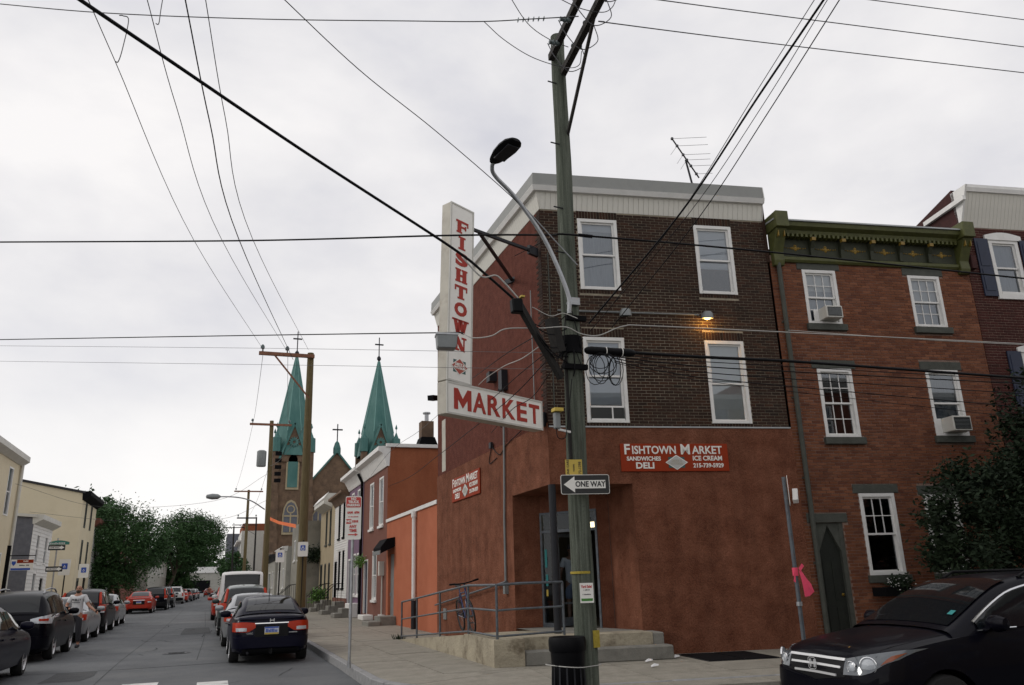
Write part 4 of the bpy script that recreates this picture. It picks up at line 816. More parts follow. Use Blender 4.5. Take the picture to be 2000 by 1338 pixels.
for x in (-3, 1.5):
    l = MB(); l.prism([(x-.9, 9), (x+.9, 9), (x+.9, 13.8), (x, 15.4), (x-.9, 13.8)], .3, .48, 'y'); wo_ = l.build('stained_window', MT['slate'], no); tm = MB(); tm.box(x-.1, x+.1, .2, .31, 9, 14.6); tm.beam((x-1.0, .25, 9), (x-1.0, .25, 13.9), .2, .2); tm.beam((x+1.0, .25, 9), (x+1.0, .25, 13.9), .2, .2); tm.beam((x-1.0, .25, 13.9), (x, .25, 15.6), .2, .2); tm.beam((x+1.0, .25, 13.9), (x, .25, 15.6), .2, .2); tm.build('tracery', MT['stone_trim'], wo_)

# ------------------------------------------------------------------ trees and plants
def tree(name, lab, base, trunk_h, crown_c, crown_r, n_clump, n_leaf, leaf, m, cat='tree', group=None, seed=1, trunk_r=.16, bias=.0, spread=.33):
    rr = random.Random(seed); o = T(empty(name, base), lab, cat, group); c = Vector(crown_c); r3 = Vector(crown_r)
    tk = MB(); top = Vector((c.x*.7, c.y*.7, max(trunk_h, c.z-r3.z*.2))); tk.tube(bez([(0, 0, -.05), (c.x*.1+.05, c.y*.1, trunk_h*.5), (c.x*.35, c.y*.35, trunk_h), top], 4), [trunk_r*(1.25-.9*i/12) for i in range(13)], 8)
    cl = []
    while len(cl) < n_clump:
        p = Vector((rr.uniform(-1, 1), rr.uniform(-1, 1), rr.uniform(-1, 1)))
        if p.length > 1: continue
        k = p.length
        if rr.random() > .25+.75*k: continue
        cl.append(Vector((c.x+p.x*r3.x, c.y+p.y*r3.y, c.z+p.z*r3.z)))
    for p in cl[::max(1, n_clump//14)]:
        a = Vector((c.x*.35, c.y*.35, trunk_h)).lerp(top, rr.random()); tk.tube(bez([a, a.lerp(p, .5)+Vector((rr.uniform(-.2, .2), rr.uniform(-.2, .2), .15)), p], 3), [trunk_r*.42, trunk_r*.38, trunk_r*.3, trunk_r*.22, trunk_r*.15, trunk_r*.1, trunk_r*.05], 5)
    tk.build('trunk', MT['bark'], o, smooth=True)
    vs, fs = [], []; rc = min(r3)*spread
    for p in cl:
        q = rc*rr.uniform(.55, 1.25)
        for _ in range(n_leaf):
            d = Vector((rr.gauss(0, .5), rr.gauss(0, .5), rr.gauss(0, .42)))*q; b = p+d
            ax = Vector((rr.uniform(-1, 1), rr.uniform(-1, 1), rr.uniform(-.7, .5))).normalized(); s_ = leaf*rr.uniform(.6, 1.3); bx = ax.cross(Vector((rr.uniform(-1, 1), rr.uniform(-1, 1), rr.uniform(-1, 1)))).normalized()
            i = len(vs); vs += [b-ax*s_, b+bx*s_*.42, b+ax*s_, b-bx*s_*.42]; fs.append((i, i+1, i+2, i+3))
    me = bpy.data.meshes.new('crown'); me.from_pydata([tuple(v) for v in vs], [], fs); me.materials.append(MT[m]); me.update(); link('crown', me, o)
    return o
# the dark street tree by the right-hand houses
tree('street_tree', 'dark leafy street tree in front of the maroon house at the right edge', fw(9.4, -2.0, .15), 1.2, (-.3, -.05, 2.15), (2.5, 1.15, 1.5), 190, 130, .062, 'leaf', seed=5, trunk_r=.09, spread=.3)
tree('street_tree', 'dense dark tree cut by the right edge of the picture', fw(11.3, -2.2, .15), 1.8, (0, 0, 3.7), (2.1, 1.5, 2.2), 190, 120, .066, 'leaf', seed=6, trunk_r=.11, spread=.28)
tree('street_tree', 'dark round tree beside the tall cream house on the left side', (-7.6, 80, sz(80)), 1.8, (-.6, 0, 4.7), (3.9, 3.4, 3.9), 170, 230, .12, 'leaf_far', seed=11, trunk_r=.25, spread=.33)
tree('street_tree', 'second rounder green tree further along the left side', (-5.4, 112, sz(90)), 2.8, (2.6, 0, 7.3), (4.1, 3.8, 3.3), 150, 230, .14, 'leaf_far', seed=12, trunk_r=.25, spread=.33)
tree('street_tree', 'small tree behind the pale house between cream house and dark tree', (-13, 100, 0), 4, (0, 0, 9.0), (3.0, 3, 3.2), 60, 100, .26, 'leaf_far', seed=13, trunk_r=.22)
tree('street_tree', 'distant dark shrub-like tree past the parked cars on the right', (3.6, 150, .4), 1.5, (0, 0, 4.0), (2.6, 2.6, 3.2), 60, 90, .25, 'leaf_far', seed=14, trunk_r=.2)
tree('street_tree', 'distant low tree at the end of the street on the left', (-6, 170, .4), 2, (0, 0, 4.5), (4, 4, 3.4), 70, 90, .3, 'leaf_far', seed=15, trunk_r=.2)
tree('far_trees', 'far treetops above the warehouse at the street end', (-2, 360, 0), 6, (0, 0, 9.5), (14, 4, 4.5), 70, 90, .6, 'leaf_far', seed=16, trunk_r=.3)
def bush(name, lab, base, r, n, leaf, m, flower=0, seed=3, pot=True):
    rr = random.Random(seed); o = T(empty(name, base), lab, 'plant'); vs, fs = [], []
    for _ in range(n):
        p = Vector((rr.gauss(0, .4)*r, rr.gauss(0, .4)*r, r*.7+rr.gauss(0, .33)*r)); ax = Vector((rr.uniform(-1, 1), rr.uniform(-1, 1), rr.uniform(-.5, 1))).normalized(); bx = ax.cross(Vector((rr.uniform(-1, 1), rr.uniform(-1, 1), .3))).normalized(); i = len(vs)
        vs += [p-ax*leaf, p+bx*leaf*.4, p+ax*leaf, p-bx*leaf*.4]; fs.append((i, i+1, i+2, i+3))
    me = bpy.data.meshes.new('foliage'); me.from_pydata([tuple(v) for v in vs], [], fs); me.materials.append(MT[m]); link('foliage', me, o)
    if flower:
        f_ = MB()
        for _ in range(flower): p = Vector((rr.gauss(0, .42)*r, rr.gauss(0, .42)*r, r*.8+rr.gauss(0, .3)*r)); f_.lathe([(0, .012), (.016, .008), (.02, 0), (0, -.008)], 5, Matrix.Translation(p))
        stuff(f_.build('blossoms', MT['petal'], o, recalc=False))
    if pot: MB().lathe([(0, -.42), (r*.35, -.42), (r*.45, .05), (r*.4, .06), (r*.38, 0)], 12).build('pot', MT['step_stone'], o, smooth=True)
    return o
wb = fw(H1+1.85, -.3, 1.12); bx_ = bush('window_box', 'white flowers in a window box under the ground floor window of the brick house', wb, .28, 500, .045, 'leaf', 60, pot=False)
MB().box(-.5, .5, -.12, .26, -.02, .16).build('box', MT['black_matt'], bx_)
bush('potted_plant', 'bright green plant in a pot at the tan house door', (5.9, 49.8, sz(50)+.45), .55, 500, .1, 'leaf_bright')
bush('hanging_basket', 'dark hanging plant on the grey wall past the tan house', (6.1, 54.3, 3.1), .7, 500, .11, 'leaf', pot=False)
bush('hanging_basket', 'small flower basket hanging by the brick rowhouse door', (6.15, 37.0, 2.4), .35, 300, .06, 'leaf_bright', 20, pot=False)
# ------------------------------------------------------------------ entrance ramp, steps and railing
rp = T(empty('entrance_ramp', C0, FA), 'stained concrete ramp and landing at the market corner entrance', 'ramp')
def wl2(x, y, z): q = Vector((x, y, 0))-C0; return Vector((q.dot(FD), q.dot(FN), z))      # world to market coordinates
LZ = .62; rmp = MB()
fa, fb_, fc, fd_ = (4.95, 16.7), (4.87, 14.53), (6.42, 16.7), (6.42, 15.3)
A0, A1 = (4.98, 23.1), (6.42, 23.1)
def col(p, z): return tuple(wl2(p[0], p[1], z))
rmp.hexa([col(A0, 0), col(A1, 0), col(fc, 0), col(fa, 0), col(A0, .175), col(A1, .175), col(fc, LZ-.02), col(fa, LZ-.02)])
c_in = [Vector((1.72, -.035)), Vector((1.72, -.66)), Vector((-.86, -.66)), Vector((-.86, -1.03))]
corner_pts = [Vector(col(fa, 0)[:2]), Vector(col(fb_, 0)[:2]), c_in[3], c_in[2], c_in[1], c_in[0], Vector((0, -.035)), Vector(col(fc, 0)[:2])]
ring = [(p.x, p.y) for p in corner_pts]
rmp.prism(ring, 0, LZ, 'z'); rmp.build('ramp_body', MT['concrete_old'], rp)
fl = MB(); fl.add([(x, y, LZ+.001) for x, y in ((0, -.04), (1.74, -.04), (1.31, 1.2), (.25, 2.3), (JB.x, JB.y))], [(0, 1, 2, 3, 4)]); fl.build('entrance_floor', MT['step_stone'], rp, recalc=False)
sp_ = MB(); sp_.box(-.855, 2.0, -1.0, -.665, .14, .40); sp_.build('lower_step', MT['step_stone'], rp, bevel=.025)
MB().box(1.725, 1.95, -.66, -.035, .14, LZ-.01).build('step_end', MT['step_stone'], rp, bevel=.02)
rl = T(empty('ramp_railing', C0, FA), 'blue grey pipe railing along the outer edge of the ramp', 'railing')
def rpt(x, y, z): return wl2(x, y, z)
def rampz(y): return .175 + (LZ-.195)*min(1, max(0, (23.1-y)/(23.1-16.7)))
pathp = [(5.03, 23.0), (5.03, 20.3), (5.03, 18.2), (5.02, 16.6), (4.98, 14.66)]
for h, r in ((.97, .024), (.52, .02), (.07, .02)):
    pts = [rpt(x, y, rampz(y)+h) for x, y in pathp]; e1 = Vector((.02, -.62)); pts.append(Vector((-.88, -.95, LZ+h)))
    m = MB(); m.tube(pts[:5], r, 8); m.tube([pts[4], Vector((-.88, -.93, LZ+h)), Vector((.02, -.5, LZ+h))], r, 8); m.build('rail', MT['rail'], rl, smooth=True)
for x, y in ((5.03, 23.0), (5.03, 21.2), (5.03, 18.9), (5.02, 16.6), (4.98, 14.66)): MB().cyl(rpt(x, y, rampz(y)-.05), rpt(x, y, rampz(y)+.97), .024, n=8).build('post', MT['rail'], rl, smooth=True)
MB().cyl((.02, -.5, LZ), (.02, -.5, LZ+.97), .024, n=8).build('post', MT['rail'], rl, smooth=True)
wd = T(empty('weeds', (5.0, 23.25, sz(23.2))), 'small tuft of weeds at the foot of the ramp railing', 'plant'); vs = MB()
for i in range(60): a = rnd.uniform(0, 6.3); r = rnd.uniform(0, .18); h = rnd.uniform(.05, .16); vs.add([(r*math.cos(a), r*math.sin(a), 0), (r*math.cos(a)+.02, r*math.sin(a), 0), (r*math.cos(a)*1.4, r*math.sin(a)*1.4, h)], [(0, 1, 2)])
vs.build('blades', MT['leaf'], wd, recalc=False)
pl = T(structure(empty('cellar_hatch', C0, FA)), 'dark steel cellar hatch in the pavement below the market wall', 'hatch'); del pl['kind']
hx0 = MB(); hx0.box(2.35, 3.75, -1.75, -.3, .10, .162); hx0.build('frame', MT['steel_dark'], pl)
for i in range(2): MB().box(2.38+i*.69, 3.04+i*.69, -1.72, -.33, .16, .17).build('leaf', MT['black_matt'], pl)
for i, (s_, d_) in enumerate(((1.3, -1.35), (2.0, -.9), (1.1, -2.2))):
    lt = MB(); lt.add([(0, 0, .0), (.16, .02, .015), (.2, .09, .03), (.05, .1, .012), (.09, .05, .05)], [(0, 1, 4), (1, 2, 4), (2, 3, 4), (3, 0, 4)]); o = lt.build('litter', MT['paper'], loc=fw(s_, d_, .16)); T(o, ['crumpled white paper on the pavement in front of the steps', 'white scrap lying against the end of the lower step', 'small scrap of paper in front of the utility pole'][i], 'litter', 'paper scraps on the pavement')
# ------------------------------------------------------------------ bicycle on the ramp
bk_ = T(empty('bicycle', (5.42, 17.95, .585), R(-4)), 'dark blue bicycle leaning on the ramp railing', 'bicycle'); bk_.rotation_euler = (0, R(-9), R(-4))
def wheel_bike(y):
    M_ = Matrix.Translation((0, y, .345)) @ Matrix.Rotation(R(90), 4, 'Y'); t = MB(); prof = [(.335+.02*math.cos(R(a)), .02*math.sin(R(a))) for a in range(0, 360, 60)]; t.lathe(prof, 28, M_, closed=True); o = t.build('wheel', MT['tyre'], bk_, smooth=True)
    r_ = MB(); r_.lathe([(.30, -.01), (.315, -.01), (.315, .01), (.30, .01)], 28, M_, closed=True); r_.cyl(M_ @ Vector((0, 0, -.04)), M_ @ Vector((0, 0, .04)), .025, n=8)
    for k in range(16): a = R(22.5*k); r_.cyl(M_ @ Vector((.02*math.cos(a), .02*math.sin(a), .02*(-1)**k)), M_ @ Vector((.31*math.cos(a+.2), .31*math.sin(a+.2), 0)), .002, n=4)
    r_.build('rim', MT['rim_dark'], o)
wheel_bike(-.53); wheel_bike(.53)
f_ = MB(); BB, HD, HB, SE = (0, .05, .3), (0, -.38, .86), (0, -.4, .72), (0, .22, .82)
for a, b_ in ((BB, HB), (HD, SE), (BB, SE)): f_.cyl(a, b_, .018, n=8)
for sx_ in (-.05, .05): f_.cyl((sx_*.5, .05, .3), (sx_, .53, .345), .01, n=6); f_.cyl((sx_*.4, .22, .8), (sx_, .53, .345), .009, n=6); f_.cyl((sx_*.7, -.41, .7), (sx_, -.53, .345), .012, n=6)
f_.cyl(HB, (0, -.36, 1.02), .02, n=8); f_.cyl(SE, (0, .26, .98), .014, n=6); f_.build('frame', MT['bike_blue'], bk_, smooth=True)
hb = MB(); hb.tube([(-.33, -.36, 1.07), (-.15, -.42, 1.05), (0, -.43, 1.04), (.15, -.42, 1.05), (.33, -.36, 1.07)], .015, 8); hb.cyl((0, -.36, 1.02), (0, -.43, 1.04), .018, n=6); hb.tube([(-.33, -.36, 1.07), (-.2, -.41, 1.06)], .021, 8); hb.tube([(.33, -.36, 1.07), (.2, -.41, 1.06)], .021, 8); hb.build('handlebar', MT['black'], bk_, smooth=True)
sd = MB(); sd.sheet([[(x*w, y, 1.0+dz-.02*abs(x)) for x in (-1, -.5, 0, .5, 1)] for y, w, dz in ((.1, .02, -.01), (.18, .03, .01), (.28, .06, .015), (.36, .075, .03))]); sd.sheet([[(x*w, y, .965+dz) for x in (-1, -.5, 0, .5, 1)] for y, w, dz in ((.1, .02, -.01), (.18, .03, .01), (.28, .06, .015), (.36, .075, .03))]); sd.build('saddle', MT['black'], bk_, smooth=True)
ck = MB(); Mx = Matrix.Translation((.03, .05, .3)) @ Matrix.Rotation(R(90), 4, 'Y'); ck.lathe([(.07, -.003), (.09, -.003), (.09, .003), (.07, .003)], 16, Mx, closed=True); ck.cyl((.05, .05, .3), (.06, -.06, .17), .01, n=6); ck.cyl((-.05, .05, .3), (-.06, .16, .43), .01, n=6); ck.box(.05, .14, -.1, -.02, .16, .185); ck.box(-.14, -.05, .12, .2, .42, .445); ck.build('crankset', MT['rim_dark'], bk_)

# ------------------------------------------------------------------ the market's signs
SA = R(61.5); sd_ = Vector((math.sin(SA), math.cos(SA), 0))
rz_ = math.atan2(sd_.y, sd_.x)
ps = T(empty('projecting_sign', C0, rz_), 'tall white projecting sign reading FISHTOWN above a crossbar reading MARKET', 'sign')
th = .25; tilt = Matrix.Translation((-2.66, 0, 5.24)) @ Matrix.Rotation(R(2.3), 4, 'Y') @ Matrix.Translation((2.66, 0, -5.24))
def cab(x0, x1, z0, z1, nm, M=None):
    o = MB().box(x0, x1, 0, th, z0, z1).build(nm, MT['sign_side'], ps, M=M, bevel=.012)
    MB().box(x0+.03, x1-.03, -.006, .004, z0+.03, z1-.03).build('face_panel', MT['sign_white'], o)
    e_ = MB()
    for a in ((x0, x0+.035, z0, z1), (x1-.035, x1, z0, z1), (x0+.035, x1-.035, z0, z0+.035), (x0+.035, x1-.035, z1-.035, z1)): e_.box(a[0], a[1], -.016, .006, a[2], a[3])
    e_.build('face_trim', MT['cream_metal'], o); return o
vb = cab(-2.98, -2.32, 5.242, 8.95, 'vertical_cabinet', tilt); hb_ = cab(-2.98, -.2, 4.62, 5.24, 'horizontal_cabinet')
def slab_letter(ch, w, h):                                   # bold slab-serif capitals from strokes, centred
    b = MB(); s = w*.31; t = h*.17; y0, y1 = -.004, .004; X0, X1, Z0, Z1 = -w/2, w/2, -h/2, h/2
    def bx(a, c, d, e): b.box(a, c, y0, y1, d, e)
    def serif(cx, z, wd=None): wd = (wd or s*1.7)*.86; bx(cx-wd/2, cx+wd/2, z if z < 0 else z-t*.75, z+t*.75 if z < 0 else z)
    def dg(p, q, ww): b.hexa([(p[0]-ww/2, y0, p[1]), (p[0]+ww/2, y0, p[1]), (p[0]+ww/2, y1, p[1]), (p[0]-ww/2, y1, p[1]), (q[0]-ww/2, y0, q[1]), (q[0]+ww/2, y0, q[1]), (q[0]+ww/2, y1, q[1]), (q[0]-ww/2, y1, q[1])])
    if ch == 'F': c = X0+s*.85; bx(c-s/2, c+s/2, Z0+t*.75, Z1-t); serif(c, Z0); bx(X0, X1, Z1-t, Z1); bx(X1-t*.7, X1, Z1-t*2.2, Z1-t); bx(c+s/2, X1-w*.25, -t*.45, t*.45); bx(X1-w*.28, X1-w*.17, -t, t)
    if ch == 'I': bx(-s/2, s/2, Z0+t*.75, Z1-t*.75); serif(0, Z0, s*2.1); serif(0, Z1, s*2.1)
    if ch == 'H':
        for c in (X0+s*.8, X1-s*.8): bx(c-s/2, c+s/2, Z0+t*.75, Z1-t*.75); serif(c, Z0); serif(c, Z1)
        bx(X0+s*1.3, X1-s*1.3, -t/2, t/2)
    if ch == 'T': bx(-s/2, s/2, Z0+t*.75, Z1-t); serif(0, Z0, s*2); bx(X0, X1, Z1-t, Z1); bx(X0, X0+t*.7, Z1-t*2.3, Z1-t); bx(X1-t*.7, X1, Z1-t*2.3, Z1-t)
    if ch == 'N': bx(X0+.2*w, X0+.3*w, Z0+t*.75, Z1-t*.75); bx(X1-.24*w, X1-.14*w, Z0+t*.75, Z1-t*.75); dg((X1-.26*w, Z0+.0), (X0+.2*w, Z1-.0), s*1.05); serif(X0+.25*w, Z0, s*1.4); serif(X0+.16*w, Z1, s*1.1); serif(X1-.19*w, Z1, s*1.4)
    if ch == 'W':
        for a, q in ((X0+.14*w, X0+.33*w), (0, X0+.33*w), (0, X1-.33*w), (X1-.14*w, X1-.33*w)): dg((q, Z0), (a, Z1), s*.72)
        serif(X0+.14*w, Z1, s*1.5); serif(0, Z1, s*1.2); serif(X1-.14*w, Z1, s*1.5)
    return b
cx_ = -2.65; zz = 8.45
for i, chh in enumerate('FISHTOWN'):
    zc = 8.48-i*.352
    if chh in 'SO': me = text_mesh(chh, .38, .02, depth=.008, sxy=(.98, .92)); me.materials.append(MT['sign_red'])
    else: me = slab_letter(chh, .34 if chh != 'W' else .40, .278).mesh('letter', MT['sign_red'])
    me.name = 'letter'; dzc = .0 if chh not in 'SO' else 0
    if chh in 'SO':
        xs_ = [v.co.x for v in me.vertices]; zs_ = [v.co.z for v in me.vertices]; kx, kz = .34/(max(xs_)-min(xs_)), .285/(max(zs_)-min(zs_)); mx_, mz_ = (max(xs_)+min(xs_))/2, (max(zs_)+min(zs_))/2
        for v in me.vertices: v.co.x = (v.co.x-mx_)*kx; v.co.z = (v.co.z-mz_)*kz
    link('letter', me, vb, Matrix.Translation((cx_, -.010, zc)))
def logo(parent, x, y, z, w, h, dull=False, M=None):
    a = MB(); a.box(x-w*.36, x+w*.36, y, y+.004, z-h*.36, z+h*.36, 0)
    a.prism([(x-w/2, z), (x, z-h/2), (x+w/2, z), (x, z+h/2)], y-.004, y-.001, 'y', 1); a.prism([(x-w*.44, z), (x, z-h*.44), (x+w*.44, z), (x, z+h*.44)], y-.007, y-.0045, 'y', 2)
    o = a.build('logo', [MT['logo_green'], MT['print_white'], MT['logo_grey' if dull else 'logo_red']], parent, M=M)
    m = MT['sign_side' if dull else 'print_white']; text('DIETZ &', x, y-.009, z+h*.1, h*.2, m, o, bold=.003*h*4, depth=.003); text('WATSON', x, y-.009, z-h*.09, h*.2, m, o, bold=.003*h*4, depth=.003)
logo(vb, cx_, -.008, 5.56, .46, .34)
for i, chh in enumerate('MARKET'):
    if chh == 'M':
        b = MB(); b.box(-.5, -.28, -.004, .004, -.5, .5); b.box(.28, .5, -.004, .004, -.5, .5)
        for sg in (-1, 1): b.hexa([(sg*.28, -.004, .5), (sg*.28, .004, .5), (sg*.28, .004, -.0), (sg*.28, -.004, -.0), (0, -.004, .02), (0, .004, .02), (0, .004, -.42), (0, -.004, -.42)])
        me = b.mesh('letter', MT['sign_red'])
    else: me = text_mesh(chh, .5, .013, depth=.008, sxy=(.85, 1)); me.materials.append(MT['sign_red'])
    me.name = 'letter'; xs_ = [v.co.x for v in me.vertices]; zs_ = [v.co.z for v in me.vertices]
    wt = (.46, .36, .36, .38, .31, .33)[i]; kx, kz = wt/(max(xs_)-min(xs_)), .40/(max(zs_)-min(zs_)); mx_, mz_ = (max(xs_)+min(xs_))/2, (max(zs_)+min(zs_))/2
    for v in me.vertices: v.co.x = (v.co.x-mx_)*kx; v.co.z = (v.co.z-mz_)*kz
    link('letter', me, hb_, Matrix.Translation(((-2.56, -2.11, -1.7, -1.26, -.86, -.47)[i], -.010, 4.93)))
iv = Matrix.Rotation(-rz_, 4, 'Z')
def loc_s(p): return iv @ (Vector(p)-C0)
sk = MB(); tb = Vector((-2.2, th/2, 8.62)); sk.beam(tb, (-.05, th/2, 8.72), .06, .06); cwall = loc_s((6.43, 17.2, 8.72)); sk.beam(Vector((-1.9, th/2, 8.63)), cwall, .06, .06); w2_ = loc_s(fw(.2, -.02, 8.4)); sk.beam((-.05, th/2, 4.9), (.25, th/2, 4.9), .1, .3); sk.beam((-.9, th/2, 5.1), loc_s((6.43, 17.2, 5.1)), .05, .05)
sk.box(cwall.x-.04, cwall.x+.04, cwall.y-.22, cwall.y+.22, 8.66, 8.78); sk.box(-.3, .0, th/2-.04, th/2+.04, 8.62, 8.82); sk.build('strut', MT['steel_dark'], ps)
def wall_sign(nm, lab, origin, rz, w, h):
    o = T(empty(nm, origin, rz), lab, 'sign', 'red market signs on the stucco'); MB().box(0, w, -.03, 0, 0, h).build('board', MT['board_red'], o, bevel=.006)
    wm = MT['print_white']; y = -.034; k = w/2.4
    text('F', .14*k, y, h*.775, .3*k, wm, o, bold=.007*k, depth=.004); text('ISHTOWN', .74*k, y, h*.755, .235*k, wm, o, bold=.005*k, depth=.004, sxy=(.9, 1)); text('M', 1.435*k, y, h*.775, .3*k, wm, o, bold=.007*k, depth=.004); text('ARKET', 1.93*k, y, h*.755, .235*k, wm, o, bold=.005*k, depth=.004, sxy=(.95, 1))
    text('SANDWICHES', .5*k, y, h*.45, .118*k, wm, o, bold=.004*k, depth=.004); text('DELI', .52*k, y, h*.2, .175*k, wm, o, bold=.006*k, depth=.004, sxy=(1.2, 1)); text('ICE CREAM', 1.92*k, y, h*.46, .135*k, wm, o, bold=.004*k, depth=.004); text('215-739-5929', 1.93*k, y, h*.2, .122*k, wm, o, bold=.004*k, depth=.004)
    logo(o, 1.22*k, y, h*.32, .5*k, h*.54, True); return o
wall_sign('wall_sign', 'red signboard on the front stucco reading FISHTOWN MARKET, sandwiches and phone number', fw(1.52, -.035, 3.77), FA, 2.43, .59)
p_ = Matrix.Translation((6.45, 22.55, 0)); wall_sign('wall_sign', 'red signboard on the side wall of the market, seen at a slant', (6.41, 22.6, 3.84), R(-90), 2.65, .66)
# wall lamps over the front windows
for s_, lab, lit in ((1.8, 'unlit dark dome lamp on the brick front near the utility pole', False), (3.73, 'lit dome lamp glowing orange on the brick front', True)):
    o = T(empty('wall_lamp', fw(s_, 0, 7.2), FA), lab, 'lamp', 'dome lamps on the brick front'); b = MB(); b.lathe([(0, .14), (.08, .14), (.12, .09), (.14, -.02), (.125, -.02), (.11, .06), (0, .1)], 16, Matrix.Translation((0, -.22, 0)) @ Matrix.Rotation(R(12), 4, 'X')); b.cyl((0, -.02, .08), (0, -.2, .12), .02, n=8); b.box(-.05, .05, -.04, -.0, .02, .15); b.build('shade', MT['asset_grey'], o, smooth=True)
    bo = MB(); bo.lathe([(0, .06), (.06, .05), (.085, .0), (.06, -.035), (0, -.045)], 12, Matrix.Translation((0, -.22, 0))); bo.build('bulb', MT['bulb' if lit else 'lens_dark'], o, smooth=True)
    if lit:
        l = bpy.data.lights.new('lamp_glow', 'POINT'); l.energy = 7; l.color = (1, .5, .12); l.shadow_soft_size = .06; lo = bpy.data.objects.new('lamp_glow', l); COL.objects.link(lo); lo.parent = o; lo.location = (0, -.24, -.09)
cdq = T(empty('lamp_conduit', C0, FA), 'thin grey conduit running across the brick front between the two lamps', 'conduit'); MB().tube([(.3, -.03, 7.32), (3.62, -.03, 7.32)], .018, 6).build('pipe', MT['asset_grey'], cdq)
# flood lights, small cameras
fl_ = T(empty('flood_light', atX(851, 778, 6.3)), 'small black flood light at the far end of the market side wall', 'lamp'); q = MB(); q.beam((0, 0, 0), (-.25, -.3, -.06), .2, .16); q.cyl((.14, 0, .02), (0, 0, 0), .025, n=6); q.build('housing', MT['black'], fl_)
sc_ = T(empty('security_camera', fw(5.35, -.05, 3.12), FA), 'white security camera at the right end of the market stucco', 'camera'); q = MB(); q.beam((-.0, -.02, .0), (-.0, -.1, .03), .05, .05); q.beam((.02, -.1, .22), (-.1, -.28, -.04), .11, .12); q.build('housing', MT['white'], sc_, bevel=.01)

# ------------------------------------------------------------------ near utility pole and everything on it
PB = Vector((5.1, 11.1, .15)); up = T(empty('utility_pole', PB), 'tall greenish wooden utility pole in front of the market corner', 'utility pole')
pp = MB(); NP = 26; pp.tube([(.03*math.sin(i*.7)*.3+.004*i*.6, 0, i*10.85/NP) for i in range(NP+1)], [.17-.05*i/NP+rnd.uniform(-.002, .002) for i in range(NP+1)], 20); pp.build('shaft', MT['pole_green'], up, smooth=True)
bl = MB()
for zz in (9.8, 8.6, 7.4, 6.6): bl.cyl((-.05, -.1, zz), (-.22, -.12, zz), .012, n=6)
bl.build('step_bolts', MT['steel_dark'], up)
ad1 = at(1185, -60, 10.2); tdir = Vector((-.09, -1, 0)).normalized()            # crossarms run over the street towards the camera
for side, z0 in ((-1, 10.35), (1, 10.05)):
    nrm = Vector((-tdir.y, tdir.x, 0)); a0 = nrm*(.10*side)+Vector((0, 0, z0)); MB().beam(a0-tdir*-.05, a0+tdir*2.5+Vector((0, 0, .05)), .10, .12).build('crossarm', MT['arm_wood'], up)
MB().beam((.12, -.02, 8.75), tdir*1.7+Vector((.13, 0, 10.15)), .045, .055).build('brace', MT['arm_wood'], up)
ins = MB()
for t in (.55, 1.15, 1.75, 2.3):
    for sg in (-1, 1):
        c = tdir*t+Vector((-tdir.y, tdir.x, 0))*(.22*sg)+Vector((0, 0, 10.28)); ins.lathe([(0, .12), (.03, .11), (.05, .06), (.03, .04), (.055, 0), (.03, -.03), (.045, -.07), (0, -.08)], 8, Matrix.Translation(c) @ Matrix.Rotation(R(90*sg), 4, Vector((tdir.x, tdir.y, 0))))
ins.build('insulators', MT['porcelain'], up, smooth=True)
jp = MB()
for t in (.55, 1.15, 1.75, 2.3):
    c = tdir*t+Vector((0, 0, 10.25)); n_ = Vector((-tdir.y, tdir.x, 0)); jp.tube(bez([c+n_*.3, c+n_*.34-Vector((0, 0, .3)), c+n_*.05-Vector((0, 0, .5)), c-n_*.2-Vector((0, 0, .25)), c-n_*.32], 6), .008, 5)
jp.build('jumper_wires', MT['wire_thin'], up)
# long dark extension arm with terminal box on the camera side, at cable height
def L(p): return Vector(p)-PB
xa, xb = L(at(1012, 592, 11.3)), L(at(1096, 738, 12.0))
MB().beam(xa, xb, .085, .10).build('extension_arm', MT['pole_dark'], up)
bxm = MB(); c = L(at(1012, 597, 11.3)); bxm.beam(c+Vector((-.03, 0, .1)), c+Vector((-.02, 0, -.12)), .14, .17); bxm.build('terminal_box', MT['black'], up, bevel=.02); MB().beam(c+Vector((.02, -.05, .13)), c+Vector((.08, -.05, .13)), .08, .025).build('box_cap', MT['yellow'], up)
MB().beam(L(at(1076, 622, 11.85)), L(at(1092, 688, 11.95)), .15, .16).build('stub_arm', MT['pole_dark'], up)
hd = MB(); hd.cyl((-.0, 0, 4.9), (0, 0, 5.18), .19, n=16); hd.box(-.2, .2, -.2, -.12, 4.62, 4.7); hd.box(-.12, .22, -.2, -.13, 5.42, 5.5); hd.build('pole_band', MT['black_matt'], up, smooth=True)
sb_ = MB(); a, b_ = L(at(1142, 684, 11.95)), L(at(1240, 690, 12.3)); sb_.tube([a, a.lerp(b_, .04), a.lerp(b_, .12), a.lerp(b_, .88), a.lerp(b_, .97), b_], [.03, .055, .068, .068, .05, .03], 12); sb_.build('splice_case', MT['black'], up, smooth=True)
for t in (.4, .72): MB().cyl(a.lerp(b_, t), a.lerp(b_, t+.015), .073, n=12).build('case_band', MT['print_white'], up)
coil = MB(); rr_ = random.Random(4)
for k in range(9):
    cx__ = rr_.uniform(1162, 1205); rw, rh = rr_.uniform(14, 30), rr_.uniform(14, 30); cy__ = 690+rh+rr_.uniform(-2, 4)
    if k > 6: rw, rh, cy__ = rr_.uniform(10, 14), rr_.uniform(28, 34), 724
    pts = [L(at(cx__+rw*math.cos(R(t)), cy__+rh*math.sin(R(t)), 11.95+rr_.uniform(-.02, .02)+.05*math.sin(R(t*2)))) for t in range(0, 361, 24)]; coil.tube(pts, .0065, 5)
coil.build('cable_coil', MT['cable'], up, smooth=True)
